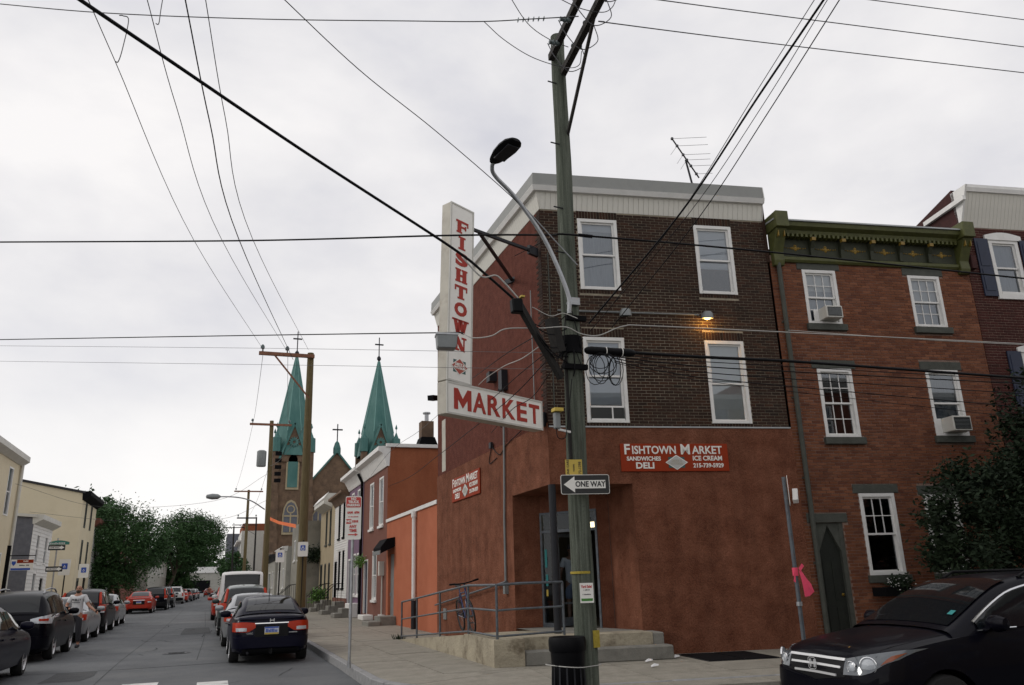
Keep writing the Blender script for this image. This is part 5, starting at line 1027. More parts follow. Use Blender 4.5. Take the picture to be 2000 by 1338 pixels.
rs_ = MB(); rs_.tube([(-.13, -.1, 3.1), (-.135, -.1, 4.0), (-.13, -.1, 4.9)], .03, 8); rs_.build('riser_cable', MT['pole_dark'], up, smooth=True)
tg = MB()
for k in range(14):
    a_, z0, z1 = rr_.uniform(0, 6.28), rr_.uniform(4.5, 5.3), rr_.uniform(4.7, 5.7); r_ = .17; b2 = a_+rr_.uniform(-1.5, 1.5)
    tg.tube(bez([(r_*math.cos(a_), r_*math.sin(a_), z0), (1.25*r_*math.cos((a_+b2)/2), 1.25*r_*math.sin((a_+b2)/2), (z0+z1)/2-rr_.uniform(0, .25)), (r_*math.cos(b2), r_*math.sin(b2), z1)], 6), rr_.uniform(.006, .014), 5)
for k in range(6):
    t = rr_.uniform(.1, .9); p_ = xa.lerp(xb, t); q_ = Vector((-.1, -.12, rr_.uniform(4.7, 5.6))); tg.tube(bez([p_, p_.lerp(q_, .5)-Vector((0, .05, rr_.uniform(.1, .3))), q_], 6), .009, 5)
tg.build('cable_tangle', MT['cable'], up, smooth=True)
# small grey box and its bracket on the pole's left
bo = MB(); c = L(at(1088, 822, 11.85)); bo.box(c.x-.045, c.x+.045, c.y-.04, c.y+.05, c.z-.12, c.z+.13); bo.build('small_box', MT['asset_grey'], up, bevel=.012); MB().beam(c+Vector((-.07, -.03, .16)), c+Vector((.07, -.03, .16)), .14, .05).build('box_cap', MT['yellow'], up); MB().beam(c+Vector((.02, 0, -.13)), c+Vector((.22, .02, -.16)), .03, .03).build('box_bracket', MT['white'], up)
gl_ = MB(); gl_.tube(bez([c+Vector((-.04, -.05, -.12)), c+Vector((-.02, -.05, -.26)), c+Vector((.08, -.05, -.27)), c+Vector((.14, -.03, -.14)), L(at(1117, 740, 11.85))], 6), .007, 5); gl_.build('ground_wire', MT['cable'], up)
mid_b = MB(); mid_b.cyl((0, 0, 1.56), (0, 0, 1.595), .1685, n=18); mid_b.build('yellow_band', MT['yellow_dull'], up, smooth=True); MB().box(.05, .15, -.172, -.13, .55, .78).build('yellow_mesh_patch', MT['yellow_dull'], up)
# street lamp on a curved pipe arm, fixed to the pole
sl_ = T(empty('street_lamp', PB), 'black cobra head street lamp on a curved steel arm', 'street lamp')
pts = bez([L(at(1112, 612, 11.95)), L(at(1108, 570, 11.9)), L(at(1065, 470, 11.75)), L(at(1010, 390, 11.55)), L(at(968, 345, 11.35)), L(at(961, 326, 11.25)), L(at(966, 312, 11.15))], 6); MB().tube(pts, .034, 10).build('arm', MT['galv'], sl_, smooth=True)
h0, h1_ = L(at(962, 318, 11.2)), L(at(1004, 288, 10.75)); dv = (h1_-h0); ln = .64; dv = Vector((dv.x, dv.y, .08)).normalized(); up_ = Vector((0, 0, 1)); sdv = dv.cross(up_).normalized(); upv = sdv.cross(dv)
hd = MB(); secs = []
for t, w, hh in ((0, .055, .055), (.1, .1, .09), (.35, .155, .115), (.62, .175, .12), (.84, .16, .1), (.96, .11, .065), (1.0, .07, .04)):
    c = h0+dv*(t*ln); secs.append([c+sdv*(w*math.cos(R(a)))+upv*(hh*(.85 if math.sin(R(a)) > 0 else .45)*math.sin(R(a))) for a in range(0, 360, 30)]+[c+sdv*w])
hd.sheet(secs); hd.add(secs[-1][:-1], [tuple(range(12))]); hd.build('head', MT['black'], sl_, smooth=True); ls = h0+dv*(.56*ln)-upv*.062
MB().hexa([ls-dv*.19-sdv*.1, ls+dv*.19-sdv*.1, ls+dv*.19+sdv*.1, ls-dv*.19+sdv*.1, ls-dv*.19-sdv*.1+upv*.03, ls+dv*.19-sdv*.1+upv*.03, ls+dv*.19+sdv*.1+upv*.03, ls-dv*.19+sdv*.1+upv*.03]).build('lens', MT['steel_dark'], sl_)
MB().cyl(L(at(1000, 378, 11.5)), L(at(1128, 518, 11.95)), .009, n=5).build('stay_wire', MT['galv'], sl_); cl_ = MB(); cl_.cyl((-.02, -.13, 5.72), (.02, .15, 5.72), .06, n=8); cl_.box(-.06, .12, -.2, -.1, 5.68, 5.8); cl_.build('clamp', MT['galv'], sl_)
# one way sign and papers on the pole
od = Vector((.30, 1, 0)).normalized(); rzo = R(-12); ow = T(empty('one_way_sign', at(1143, 946, 11.93), rzo), 'black ONE WAY sign with white arrow pointing left, on the near pole', 'sign')
def rrect(w, h, r, n=4): return [(sx*(w/2-r)+r*math.cos(R(a)), sz_*(h/2-r)+r*math.sin(R(a))) for sx, sz_, a0 in ((1, 1, 0), (-1, 1, 90), (-1, -1, 180), (1, -1, 270)) for a in [a0+90*k/n for k in range(n+1)]]
def sign_plate(o, w, h, face, back='galv', r=.03, border=None, bw=.008):
    MB().prism(rrect(w, h, r), -.002, .004, 'y').build('plate', MT[border or face], o)
    if border: MB().prism(rrect(w-2*bw, h-2*bw, r*.8), -.005, -.0025, 'y').build('plate_face', MT[face], o)
sign_plate(ow, .735, .285, 'print_black', border='print_white')
a = MB(); a.add([(x, -.008, z_) for x, z_ in ((-.325, 0), (-.16, .118), (-.16, .06), (.305, .06), (.305, -.06), (-.16, -.06), (-.16, -.118))], [(0, 1, 2, 5, 6), (2, 3, 4, 5)]); a.build('arrow', MT['print_white'], ow, recalc=False)
text('ONE WAY', .075, -.011, 0, .112, MT['print_black'], ow, bold=.0028, depth=.003, sxy=(.86, 1))
yc = T(empty('yellow_flyer', at(1121, 914, 11.95), R(-12)), 'yellow JUNK CARS flyer above the one way sign', 'poster'); MB().box(-.13, .125, -.002, .002, -.13, .125).build('sheet', MT['yellow'], yc)
rot = Matrix.Rotation(R(-90), 4, 'Y')
for txt, x, sz_ in (('JUNK CARS', -.09, .048), ('TOWN', .0, .034), ('72-1398', .09, .056)): text(txt, 0, 0, 0, sz_, MT['print_black'], yc, bold=.001, depth=.002, M=Matrix.Translation((x, -.004, 0)) @ rot)
pz = T(empty('poster', at(1146, 1158, 11.90), R(-12)), 'white paper flyer with green foot stapled to the near pole', 'poster'); MB().box(-.098, .098, -.002, .002, -.135, .135).build('sheet', MT['print_white'], pz); MB().prism([(-.08, -.11), (.08, -.11), (.085, -.075), (-.085, -.075)], -.004, -.0022, 'y').build('green_foot', MT['poster_green'], pz)
text('Yard Sale!', 0, -.004, .085, .052, MT['pinkred'], pz, bold=.002, depth=.002, sxy=(.75, 1)); bars(pz, 0, -.005, .04, .09, .014, 9, 'print_black', seed=2); bars(pz, .0, -.005, -.02, .12, .014, 12, 'print_black', seed=3)
# trash can chained to the pole
tcn = T(empty('trash_can', Vector((4.73, 10.9, .15))), 'black plastic trash can tied to the near pole with wire', 'trash can'); b = MB(); b.lathe([(0, 0), (.2, 0), (.215, .02), (.24, .52), (.245, .55)], 24); b.build('barrel', MT['black'], tcn, smooth=True)
lid = MB(); lid.lathe([(.25, .53), (.262, .55), (.264, .68), (.25, .72), (.235, .715), (.2, .70), (0, .69)], 24); lid.build('lid', MT['black'], tcn, smooth=True)
rb = MB(); rb.box(-.012, .012, -.012, .0, 0, .5); rbm = rb.mesh('rib', MT['steel_dark'])
for k in range(14): t = R(360/14*k+10); link('rib', rbm, tcn, Matrix.Translation((.232*math.cos(t), .232*math.sin(t), .02)) @ Matrix.Rotation(t+R(90), 4, 'Z') @ Matrix.Rotation(R(-2.5), 4, 'X'))
wr = T(empty('tie_wire', Vector((4.9, 11.0, .15))), 'pale wire looped round the trash can and the pole', 'wire'); w_ = MB(); q = [(-.42, -.1, .36), (-.3, -.31, .35), (-.1, -.36, .335), (.1, -.25, .33), (.3, -.11, .325), (.38, .05, .33), (.25, .28, .34), (-.1, .3, .35), (-.42, .1, .36), (-.42, -.1, .36)]; w_.tube(bez(q, 5), .007, 5); w_.build('loop', MT['cable_pale'], wr)

# ------------------------------------------------------------------ sign posts
def post_sign(nm, lab, base, h, plates, cat='sign', rz=0, pm='galv', r=.03, pname='post', group=None):
    o = T(empty(nm, base, rz), lab, cat, group); MB().cyl((0, 0, 0), (0, 0, h), r, n=10).build(pname, MT[pm], o, smooth=True); return o
np_ = post_sign('parking_sign', 'white and red NO TRUCK PARKING sign on a grey post at the kerb', (2.55, 16.22, .15), 3.15, [], rz=R(-9)); MB().cyl((0, 0, 0), (0, 0, .12), .04, n=10).build('sleeve', MT['galv'], np_)
pln = MB().prism(rrect(.31, .84, .03), -.045, -.04, 'y'); pln.M = None; pl_o = pln.build('plate', MT['print_white'], np_, M=Matrix.Translation((.0, 0, 2.77))); MB().prism(rrect(.285, .2, .02), -.05, -.046, 'y').build('red_panel', MT['no_red'], np_, M=Matrix.Translation((0, 0, 3.07)))
for txt, zq, sz_, m in (('NO', 3.135, .07, 'print_white'), ('TRUCK', 3.075, .07, 'print_white'), ('PARKING', 3.012, .064, 'print_white'), ('6AM  6PM', 2.87, .06, 'no_red'), ('ANY', 2.6, .075, 'no_red'), ('TIME', 2.52, .075, 'no_red')): text(txt, 0, -.054, zq, sz_, MT[m], np_, bold=.003, depth=.003, sxy=(.9, 1))
MB().prism(rrect(.1, .09, .01), -.05, -.046, 'y').build('red_panel', MT['no_red'], np_, M=Matrix.Translation((-.085, 0, 2.7))); text('NO', -.085, -.054, 2.7, .06, MT['print_white'], np_, bold=.003, depth=.003); bars(np_, .06, -.054, 2.7, .15, .045, 5, 'no_red', seed=5); bars(np_, 0, -.054, 2.79, .2, .02, 12, 'no_red', seed=6)
a = MB(); a.box(-.09, .04, -.052, -.048, 2.435, 2.455); a.prism([(.04, 2.415), (.1, 2.445), (.04, 2.475)], -.052, -.048, 'y'); a.build('arrow', MT['no_red'], np_)
rp_ = post_sign('parking_sign', 'parking sign seen edge on, on a leaning post tied with a pink ribbon', fw(2.76, -4.4, .15), 2.95, [], rz=R(52), pm='rail', r=.032)
for z_, h_ in ((2.73, .46),): MB().prism(rrect(.3, h_, .03), -.05, -.045, 'y').build('plate', MT['print_white'], rp_, M=Matrix.Translation((0, 0, z_))); MB().prism(rrect(.27, .2, .02), -.055, -.051, 'y').build('red_panel', MT['no_red'], rp_, M=Matrix.Translation((0, 0, z_+.08))); bars(rp_, 0, -.058, z_-.06, .2, .07, 4, 'print_black', seed=7); bars(rp_, 0, -.058, z_+.06, .2, .05, 6, 'print_white', seed=8)
MB().cyl((0, 0, 1.0), (0, 0, 1.06), .045, n=8).build('collar', MT['galv'], rp_)
rbn = T(empty('ribbon', fw(2.76, -4.4, .15), FA), 'bright pink ribbon tied round the leaning sign post', 'ribbon'); b = MB(); b.cyl((0, 0, 1.44), (0, 0, 1.56), .045, n=10)
b.sheet([[(.03, -.05, 1.52), (.05, -.055, 1.5), (.07, -.05, 1.52)], [(.05, -.06, 1.4), (.09, -.08, 1.38), (.13, -.06, 1.41)], [(.06, -.07, 1.27), (.12, -.1, 1.25), (.2, -.07, 1.31)], [(.075, -.06, 1.13), (.14, -.09, 1.14), (.24, -.06, 1.2)]]); b.sheet([[(-.03, -.05, 1.5), (-.05, -.05, 1.48)], [(-.045, -.06, 1.34), (-.075, -.05, 1.36)]]); b.sheet([[(.03, -.05, 1.55), (.05, -.06, 1.5)], [(.09, -.06, 1.62), (.12, -.07, 1.58)]]); b.build('band', MT['pink'], rbn, smooth=True, recalc=False)
def handicap(lab, base, h, pm='galv', rz=R(-8), k=1.0):
    o = post_sign('disabled_parking_sign', lab, base, h, [], rz=rz, pm=pm, group='blue disabled parking signs'); MB().prism(rrect(.32*k, .46*k, .03), -.06, -.054, 'y').build('plate', MT['print_white'], o, M=Matrix.Translation((0, -.1, h-.3))); MB().prism(rrect(.16*k, .17*k, .02), -.066, -.061, 'y').build('blue_panel', MT['sign_blue'], o, M=Matrix.Translation((0, -.1, h-.26)))
    s = MB(); s.box(-.012, .012, -.17, -.167, h-.27, h-.2); s.lathe([(.035, -.002), (.05, -.002), (.05, .002), (.035, .002)], 12, Matrix.Translation((0, -.168, h-.29)) @ Matrix.Rotation(R(90), 4, 'X'), closed=True); s.build('wheelchair_symbol', MT['print_white'], o)
for px, py, Xx, lab in ((592, 1073, 2.75, 'blue and white disabled parking sign on the dark pole behind the black sedan'), (566, 1086, 2.75, 'second disabled parking sign, just left of the dark pole')):
    p = atX(px, py, Xx); handicap(lab, (p.x-.35 if px < 580 else p.x, p.y, sz(p.y)), p.z-sz(p.y)+.3, 'pole_dark')
for px, py, lab in ((128, 1108, 'disabled parking sign in front of the tall cream house, nearer of two'), (165, 1115, 'disabled parking sign by the dark doorway of the tall cream house')):
    p = atX(px, py, -6.6); handicap(lab, (p.x, p.y, sz(p.y)), p.z-sz(p.y)+.3, 'pole_dark', k=1.6)
p = atX(112, 1065, -6.3); ss = post_sign('street_name_sign', 'green street name sign over two one way arrows on the left pavement', (p.x, p.y, sz(p.y)), p.z-sz(p.y)+.3, []); hz_ = p.z-sz(p.y)
a = MB(); a.prism([(-.38, -.08), (.38, -.08), (.38, .03)]+[(.38-.76*k/8, .03+.07*math.sin(math.pi*k/8)) for k in range(1, 8)]+[(-.38, .03)], -.06, -.05, 'y'); a.build('name_plate', MT['sign_green'], ss, M=Matrix.Translation((.08, 0, hz_+.1))); bars(ss, .02, -.066, hz_+.08, .58, .07, 9, 'logo_grey', seed=9)
def owp(z_):
    MB().prism(rrect(.64, .22, .02), -.06, -.052, 'y').build('arrow_plate', MT['print_black'], ss, M=Matrix.Translation((0, 0, z_))); a = MB(); a.add([(x, -.064, z_+q) for x, q in ((.29, 0), (.16, .08), (.16, .045), (-.28, .045), (-.28, -.045), (.16, -.045), (.16, -.08))], [(0, 1, 2, 5, 6), (2, 3, 4, 5)]); a.build('arrow', MT['print_white'], ss, recalc=False); text('ONE WAY', -.07, -.067, z_, .075, MT['print_black'], ss, bold=.002, depth=.003)
owp(hz_-.1); owp(hz_-.98)
p = atX(50, 1105, -8.0); rs2 = T(empty('estate_sign', (p.x, p.y, p.z)), 'small red, white and blue estate agent sign hung from a dark post', 'sign'); a = MB(); a.box(-.6, .3, -.02, .02, -.2, .28, 0); a.box(-.36, .3, -.026, -.02, .12, .27, 1); a.box(-.58, .2, -.026, -.02, -.19, -.1, 2); a.prism([(-.56, .2), (-.4, .2), (-.4, .1), (-.48, .0), (-.56, .1)], -.034, -.027, 'y', 2); a.build('board', [MT['print_white'], MT['board_red'], MT['sign_blue']], rs2); MB().beam((-.75, 0, -p.z+.2), (-.75, 0, .9), .14, .14).build('post', MT['black_matt'], rs2); MB().beam((-.75, 0, .45), (.35, 0, .45), .04, .04).build('hanger', MT['black_matt'], rs2)
bars(rs2, .0, -.031, .2, .2, .06, 4, 'print_white', seed=10); bars(rs2, -.05, -.025, .02, .4, .05, 12, 'print_black', seed=11)

# ------------------------------------------------------------------ more utility poles along the far street
def pole(lab, px, ptop, X, ytop_px, m, arms, rtop=.11):
    p = atX(px, 1100, X); t = atX(ptop, ytop_px, X); b = Vector((X, p.y, sz(p.y))); t = Vector((X+(t.x-X), p.y, at(ptop, ytop_px, math.hypot(X, p.y)).z)); o = T(empty('utility_pole', b), lab, 'utility pole'); h = t.z-b.z
    lean = at(ptop, ytop_px, math.hypot(X, p.y)) - b; MB().tube([(0, 0, 0), (lean.x*.5, lean.y*.5, h*.5), (lean.x, lean.y, h)], [.165, .14, rtop], 12).build('shaft', MT[m], o, smooth=True)
    for (dz, x0, x1, am) in arms:
        MB().beam((lean.x+x0, lean.y-.14, h-dz), (lean.x+x1, lean.y-.14, h-dz), .1, .12).build('crossarm', MT[am], o)
        i_ = MB()
        for k in (.06, .5 if abs(x0) > abs(x1)*1.5 else .94): xx = x0+(x1-x0)*k; i_.lathe([(.02, 0), (.02, .1), (.07, .12), (.07, .2), (.03, .26), (0, .27)], 8, Matrix.Translation((lean.x+xx, lean.y-.14, h-dz+.05)))
        i_.build('insulators', MT['porcelain'], o, smooth=True)
        if abs(x0+x1) > .5: MB().beam((lean.x+x0*.7, lean.y-.16, h-dz-.05), (lean.x*.9, lean.y-.1, h-dz-1.5), .05, .05).build('brace', MT[am], o)
    return o, b+Vector((lean.x, lean.y, h))
po2, pt2 = pole('brown utility pole with a one-sided red crossarm near the black sedan', 590, 607, 2.75, 690, 'pole_brown', [(.15, -1.75, .12, 'arm_red')])
po3, pt3 = pole('brown utility pole with transformer in front of the church tower', 520, 531, 2.75, 822, 'pole_brown', [(.25, -1.2, 1.1, 'arm_red')])
tf = MB(); tf.lathe([(0, -.45), (.24, -.45), (.26, -.4), (.26, .4), (.18, .46), (0, .48)], 14, Matrix.Translation(pt3-po3.location+Vector((-.45, -.1, -2.2)))); tf.build('transformer', MT['asset_grey'], po3, smooth=True)
cb_ = MB()
for k in range(5): c = pt3-po3.location+Vector((.3, -.1, -2.0-.38*k)); cb_.box(c.x, c.x+.35, c.y-.1, c.y+.1, c.z, c.z+.2)
cb_.build('cable_bracket', MT['black_matt'], po3)
po4, pt4 = pole('distant utility pole with a T crossarm', 478, 486, 2.75, 957, 'pole_brown', [(.15, -1.3, 1.3, 'arm_red'), (2.6, -.9, .9, 'steel_dark')])
po5, pt5 = pole('far thin utility pole behind the distant T pole', 497, 501, 6.0, 1010, 'pole_dark', [(1.2, -3.5, .2, 'pole_dark')])
po6, pt6 = pole('farthest thin pole at the end of the street', 455, 457, 2.9, 1028, 'pole_dark', [(.2, -1.6, 1.6, 'pole_dark')])
ln2 = T(empty('street_lamp', po3.location), 'grey cobra head street lamp reaching over the far street', 'street lamp'); yq = po3.location.y; pa, pb = at(517, 995, yq+.3)-po3.location, at(418, 970, yq-.3)-po3.location; MB().tube(bez([pa, at(490, 978, yq)-po3.location, at(460, 971, yq)-po3.location, pb], 5), .035, 6).build('arm', MT['galv'], ln2); hd = MB(); hd.lathe([(0, -.42), (.1, -.38), (.16, -.1), (.14, .2), (.05, .34), (0, .35)], 10, Matrix.Translation(pb) @ Matrix.Rotation(R(90), 4, 'Y')); hd.build('head', MT['asset_grey'], ln2, smooth=True)
of = T(empty('orange_banner', atY(525, 1012, 52)), 'orange warning tape strung between two poles across the church wall', 'tape'); a = MB(); p0, p1 = Vector((0, 0, 0)), atY(578, 1028, 30)-of.location; a.sheet([[p0+Vector((0, 0, .1)), p0.lerp(p1, .5)+Vector((0, 0, .0)), p1+Vector((0, 0, .07))], [p0-Vector((0, 0, .1)), p0.lerp(p1, .5)-Vector((0, 0, .14)), p1-Vector((0, 0, .06))]]); a.build('tape', MT['orange_flag'], of, recalc=False)

# ------------------------------------------------------------------ overhead wires
def wire(lab, pts, r, m, sag=0.0, grp=None, cat='cable', nm='overhead_cable', n=16):
    P = [Vector(p) for p in pts]; q = []
    if len(P) == 2: q = catenary(P[0], P[1], sag, n)
    else: q = bez(P, 8)
    b = MB(); c = P[0]; b.tube([x-c for x in q], r, 6); o = b.build(nm, MT[m], loc=c, smooth=True, ang=80, recalc=False); T(o, lab, cat, grp); return o
PT = PB
wire('thick black cable sagging from the top left corner down to the near pole', [at(120, -25, 7.2), at(300, 97, 7.9), at(600, 300, 9.3), at(880, 482, 10.8), at(950, 537, 11.1), at(1008, 588, 11.3)], .02, 'cable')
wire('pale cable twisted along the thick black cable by the FISHTOWN sign', [at(905, 505, 10.9), at(940, 540, 11.0), at(968, 538, 11.1), at(985, 552, 11.15), at(1012, 582, 11.25)], .012, 'cable_pale')
wire('thin wire crossing the top of the sky to the pole crossarm', [at(-40, 4, 16), at(200, 25, 14), at(500, 37, 12.6), at(800, 41, 11.6), at(940, 42, 11.1), at(1040, 37, 10.9), at(1130, 32, 10.7)], .009, 'wire_thin')
ins_ = MB(); pz_ = at(1040, 37, 10.9)
for k in range(6): ins_.lathe([(0, -.012), (.045, 0), (0, .012)], 8, Matrix.Translation(at(1012+k*10, 39-k*.5, 10.95)) @ Matrix.Rotation(R(90), 4, 'Y'))
T(ins_.build('insulator_string', MT['porcelain'], smooth=True), 'string of small disc insulators on the top wire left of the crossarm', 'insulator')
wire('second thin loop of wire from the top wire to the near pole', [at(945, 42, 11.1), at(985, 78, 11.4), at(1040, 112, 11.7), at(1100, 131, 11.9), at(1130, 128, 11.5), at(1136, 100, 11.3)], .007, 'wire_thin')
wire('thin wire dropping from the top edge to the pole crossarm', [at(985, -25, 10.0), at(1030, 45, 10.8), at(1075, 78, 11.6), at(1110, 92, 11.8)], .007, 'wire_thin')
wire('short wire loop at the top edge right of the crossarm', [at(1075, -12, 10.2), at(1130, 15, 10.5), at(1175, 24, 10.6), at(1195, 15, 10.5), at(1204, -4, 10.4)], .007, 'wire_thin')
wire('upper right wire leaving the pole crossarm towards the right edge', [at(1180, 42, 10.5), at(1200, 46, 10.6), at(1500, 84, 13), at(2050, 148, 18)], .009, 'wire_thin')
wire('wire across the top right corner above the crossarm wire', [at(1230, -8, 10.2), at(1500, 28, 12.8), at(2050, 98, 18)], .009, 'wire_thin')
wire('highest wire at the top right corner', [at(1640, -8, 12.5), at(2050, 45, 17)], .008, 'wire_thin')
wire('thin dark wire from the top edge to the street lamp arm', [at(530, -25, 9), at(700, 135, 10), at(850, 255, 10.9), at(1000, 385, 11.5), at(1092, 478, 11.9)], .007, 'cable')
jl = 'long thin wire running down the sky to the red crossarm pole, '
A2 = pt2+Vector((-1.7, -.14, .1))
def wire_v(lab, px0, d0, pix, end, r, m):              # hangs in the vertical plane between its two ends
    s_ = at(*px0, d0); e_ = Vector(end); n_ = Vector((-(e_-s_).y, (e_-s_).x, 0)); pts = [s_]
    for q in pix: v = ray(*q); t = (s_-EYEV).dot(n_)/v.dot(n_); pts.append(EYEV+v*t)
    wire(lab, pts+[e_], r, m)
wire_v(jl+'leftmost of four', (168, -10), 9, [(225, 120), (378, 468)], A2, .006, 'wire_thin'); wire_v(jl+'second from left', (285, -10), 9, [(345, 210), (432, 466)], A2+Vector((.8, 0, 0)), .006, 'wire_thin')
wire_v(jl+'darkest, third from left', (360, -10), 9, [(410, 240), (466, 466)], pt2+Vector((-.6, -.1, -.3)), .009, 'cable'); wire_v(jl+'rightmost of four', (400, -10), 9, [(440, 230), (493, 466)], pt2+Vector((-.1, -.1, .1)), .006, 'wire_thin')
for px, lab in ((225, 'small looped jumper wire on the leftmost long wire'), (304, 'small looped jumper wire on the second long wire')):
    y0 = 120 if px == 225 else 46; dx = 26 if px == 225 else 18; d = 10.3
    wire(lab, [at(px, y0, d), at(px+6, y0, d), at(px+dx*.55, y0-25, d), at(px+dx, y0-80, d), at(px+dx*.6, y0-89, d), at(px+dx*.3, y0-90, d)], .007, 'wire_thin')
wire('black cable running level across the sky through the FISHTOWN sign to the right', [at(-40, 473, 19), at(480, 470, 15.2), at(870, 460, 12.6), at(1065, 459, 12.0), at(1135, 460, 12.0), at(1500, 492, 13.6), at(2050, 549, 17.5)], .016, 'cable')
for px, lab in ((1143, 'black clamp on the level cable right of the near pole'),):
    T(MB().tube([at(px-14, 459, 11.9), at(px+14, 462, 11.95)], .03, 8).build('cable_clamp', MT['black']), lab, 'clamp')
wire('thin stay wire at the FISHTOWN sign struts', [at(1005, 500, 11.6), at(1065, 470, 12.0), at(1100, 455, 12.0)], .006, 'cable')
wire('grey cable crossing the sky below the level cable, ending at the hanging box', [at(-40, 664, 20), at(500, 655, 15), at(855, 650, 12.2), at(905, 651, 11.9)], .010, 'cable')
wire('pale cable waving from the hanging box past the pole and over the brick front', [at(905, 652, 11.9), at(925, 660, 11.8), at(960, 656, 11.7), at(990, 642, 11.6), at(1055, 641, 11.6), at(1105, 639, 11.75), at(1135, 652, 11.9), at(1170, 655, 12), at(1218, 637, 12.2), at(1280, 637, 12.5), at(1600, 652, 14.5), at(2050, 674, 18)], .009, 'cable_pale')
wire('pale service cable from the pole to the market side wall', [at(1060, 672, 11.8), at(1020, 700, 12.4), at(985, 715, 13.6), at(950, 738, 15.5), at(935, 752, 17)], .008, 'cable_pale')
wire('faint thin wire crossing low over the church, upper', [at(-40, 675, 24), at(500, 680, 18), at(880, 686, 14), at(1110, 690, 12.1)], .004, 'wire_thin'); wire('faint thin wire crossing low over the church, lower', [at(-40, 705, 24), at(500, 712, 18), at(880, 718, 14), at(1110, 722, 12.1)], .004, 'wire_thin')
hbx = T(empty('hanging_splice_box', at(872, 667, 12.0), R(-8)), 'grey metal splice box hanging on the cable in front of the white sign', 'splice box'); a = MB(); a.prism([(-.165, .09), (.165, .09), (.15, -.1), (.13, -.125), (-.13, -.125), (-.15, -.1)], -.1, .1, 'y'); a.build('box', MT['asset_grey'], hbx, bevel=.01); MB().box(-.175, .175, -.11, .11, .085, .115).build('lid', MT['galv'], hbx); q = MB()
for x in (-.13, .13): q.tube([(x, 0, .115), (x, 0, .16)], .012, 6)
q.build('hook', MT['galv'], hbx)
for i in range(9): MB().box(-.135+i*.033, -.125+i*.033, -.106, -.099, -.09, .07).build('box_rib', MT['asset_grey'], hbx)
hl = 'black cable slanting from near pole to top right edge, '
wire(hl+'thickest', [at(1150, 632, 11.9), at(1330, 415, 10.6), at(1480, 190, 9.3), at(1622, -20, 8.2)], .014, 'cable'); wire(hl+'thin, left of the thickest', [at(1200, 590, 11.7), at(1340, 400, 10.6), at(1480, 175, 9.4), at(1603, -20, 8.3)], .005, 'cable')
wire(hl+'thin, hugging the thickest', [at(1150, 650, 12.1), at(1345, 418, 10.8), at(1490, 205, 9.6), at(1628, -20, 8.5)], .005, 'cable'); wire(hl+'rightmost', [at(1195, 640, 12.2), at(1365, 425, 11.0), at(1500, 220, 9.8), at(1652, -20, 8.6)], .007, 'cable')
wire('thick black cable bundle from the splice case across the houses to the right', [at(1235, 689, 12.3), at(1385, 698, 13.1), at(1550, 706, 14), at(1800, 724, 16), at(2050, 742, 18.5)], .026, 'cable')
for i, (y0, y1, y2, r) in enumerate(((700, 722, 752, .010), (704, 735, 772, .008), (709, 748, 800, .008), (696, 712, 745, .007), (712, 756, 822, .005))):
    wire('black cable fanning below the bundle at right, ' + ('uppermost but one', 'third from the top', 'second from the bottom', 'uppermost', 'lowest')[i], [at(1200, y0-4, 12.1), at(1300, (y0+y1)/2-2, 12.7), at(1470, y1, 13.6), at(2050, y2, 18)], r, 'cable')
wire('thin grey wire across the brick rowhouse under its top windows', [at(1540, 645, 14.4), at(1800, 663, 16.2), at(2050, 676, 18)], .006, 'cable_pale')
sdl = 'dark service cable from near pole to side wall, '
wire(sdl+'upper', [at(1040, 660, 11.8), at(990, 690, 13.2), at(935, 730, 16), at(905, 752, 19)], .007, 'cable'); wire(sdl+'middle', [at(1065, 690, 11.9), at(1010, 735, 13.4), at(960, 780, 15.2), at(930, 800, 17)], .007, 'cable'); wire(sdl+'lower', [at(1080, 720, 11.9), at(1040, 775, 13), at(1000, 800, 14.5), at(960, 845, 17.2)], .007, 'cable')
wire('dark drop wire from the near pole past the sign to the brick rowhouses', [at(1072, 700, 11.9), at(1000, 775, 14), at(917, 842, 18), at(854, 891, 23), at(790, 937, 30), at(715, 964, 39)], .008, 'cable'); wire('thin drop wire from behind the white sign down to the purple house', [at(900, 770, 19), at(821, 840, 24), at(760, 884, 29), at(708, 952, 38.5)], .006, 'wire_thin')
wire('tangled pale wire on the pole at the height of the splice case', [at(1040, 600, 11.6), at(1075, 617, 11.75), at(1100, 612, 11.9), at(1128, 622, 11.9)], .007, 'cable_pale')
for i, (a, b_, sg) in enumerate(((pt2+Vector((-1.6, -.14, .1)), pt3+Vector((-1.0, -.14, 0)), .3), (pt2+Vector((-.8, -.14, .1)), pt3+Vector((.9, -.14, 0)), .3), (pt2+Vector((0, 0, -2.4)), pt3+Vector((0, 0, -2.6)), .35), (pt3+Vector((-1.0, -.14, 0)), pt4+Vector((-1.2, -.14, 0)), .5), (pt3+Vector((0, 0, -2.5)), pt4+Vector((0, 0, -2.5)), .6))):
    wire('street wire between the far poles, ' + ('outer wire of the red crossarm', 'inner wire of the red crossarm', 'low wire of the near span', 'high wire of the far span', 'low wire of the far span')[i], [a, b_], .008, 'wire_thin', sag=sg)
wire('wire across the far street over the cream house roofs', [atX(30, 945, -9.4), at(200, 990, 50), at(420, 978, 48), pt3+Vector((0, 0, -3))], .008, 'wire_thin'); wire('lower wire across the far street in front of the cream house', [atX(58, 1000, -9.4), at(240, 1018, 50), at(430, 1014, 48), pt3+Vector((0, 0, -4.5))], .008, 'wire_thin')
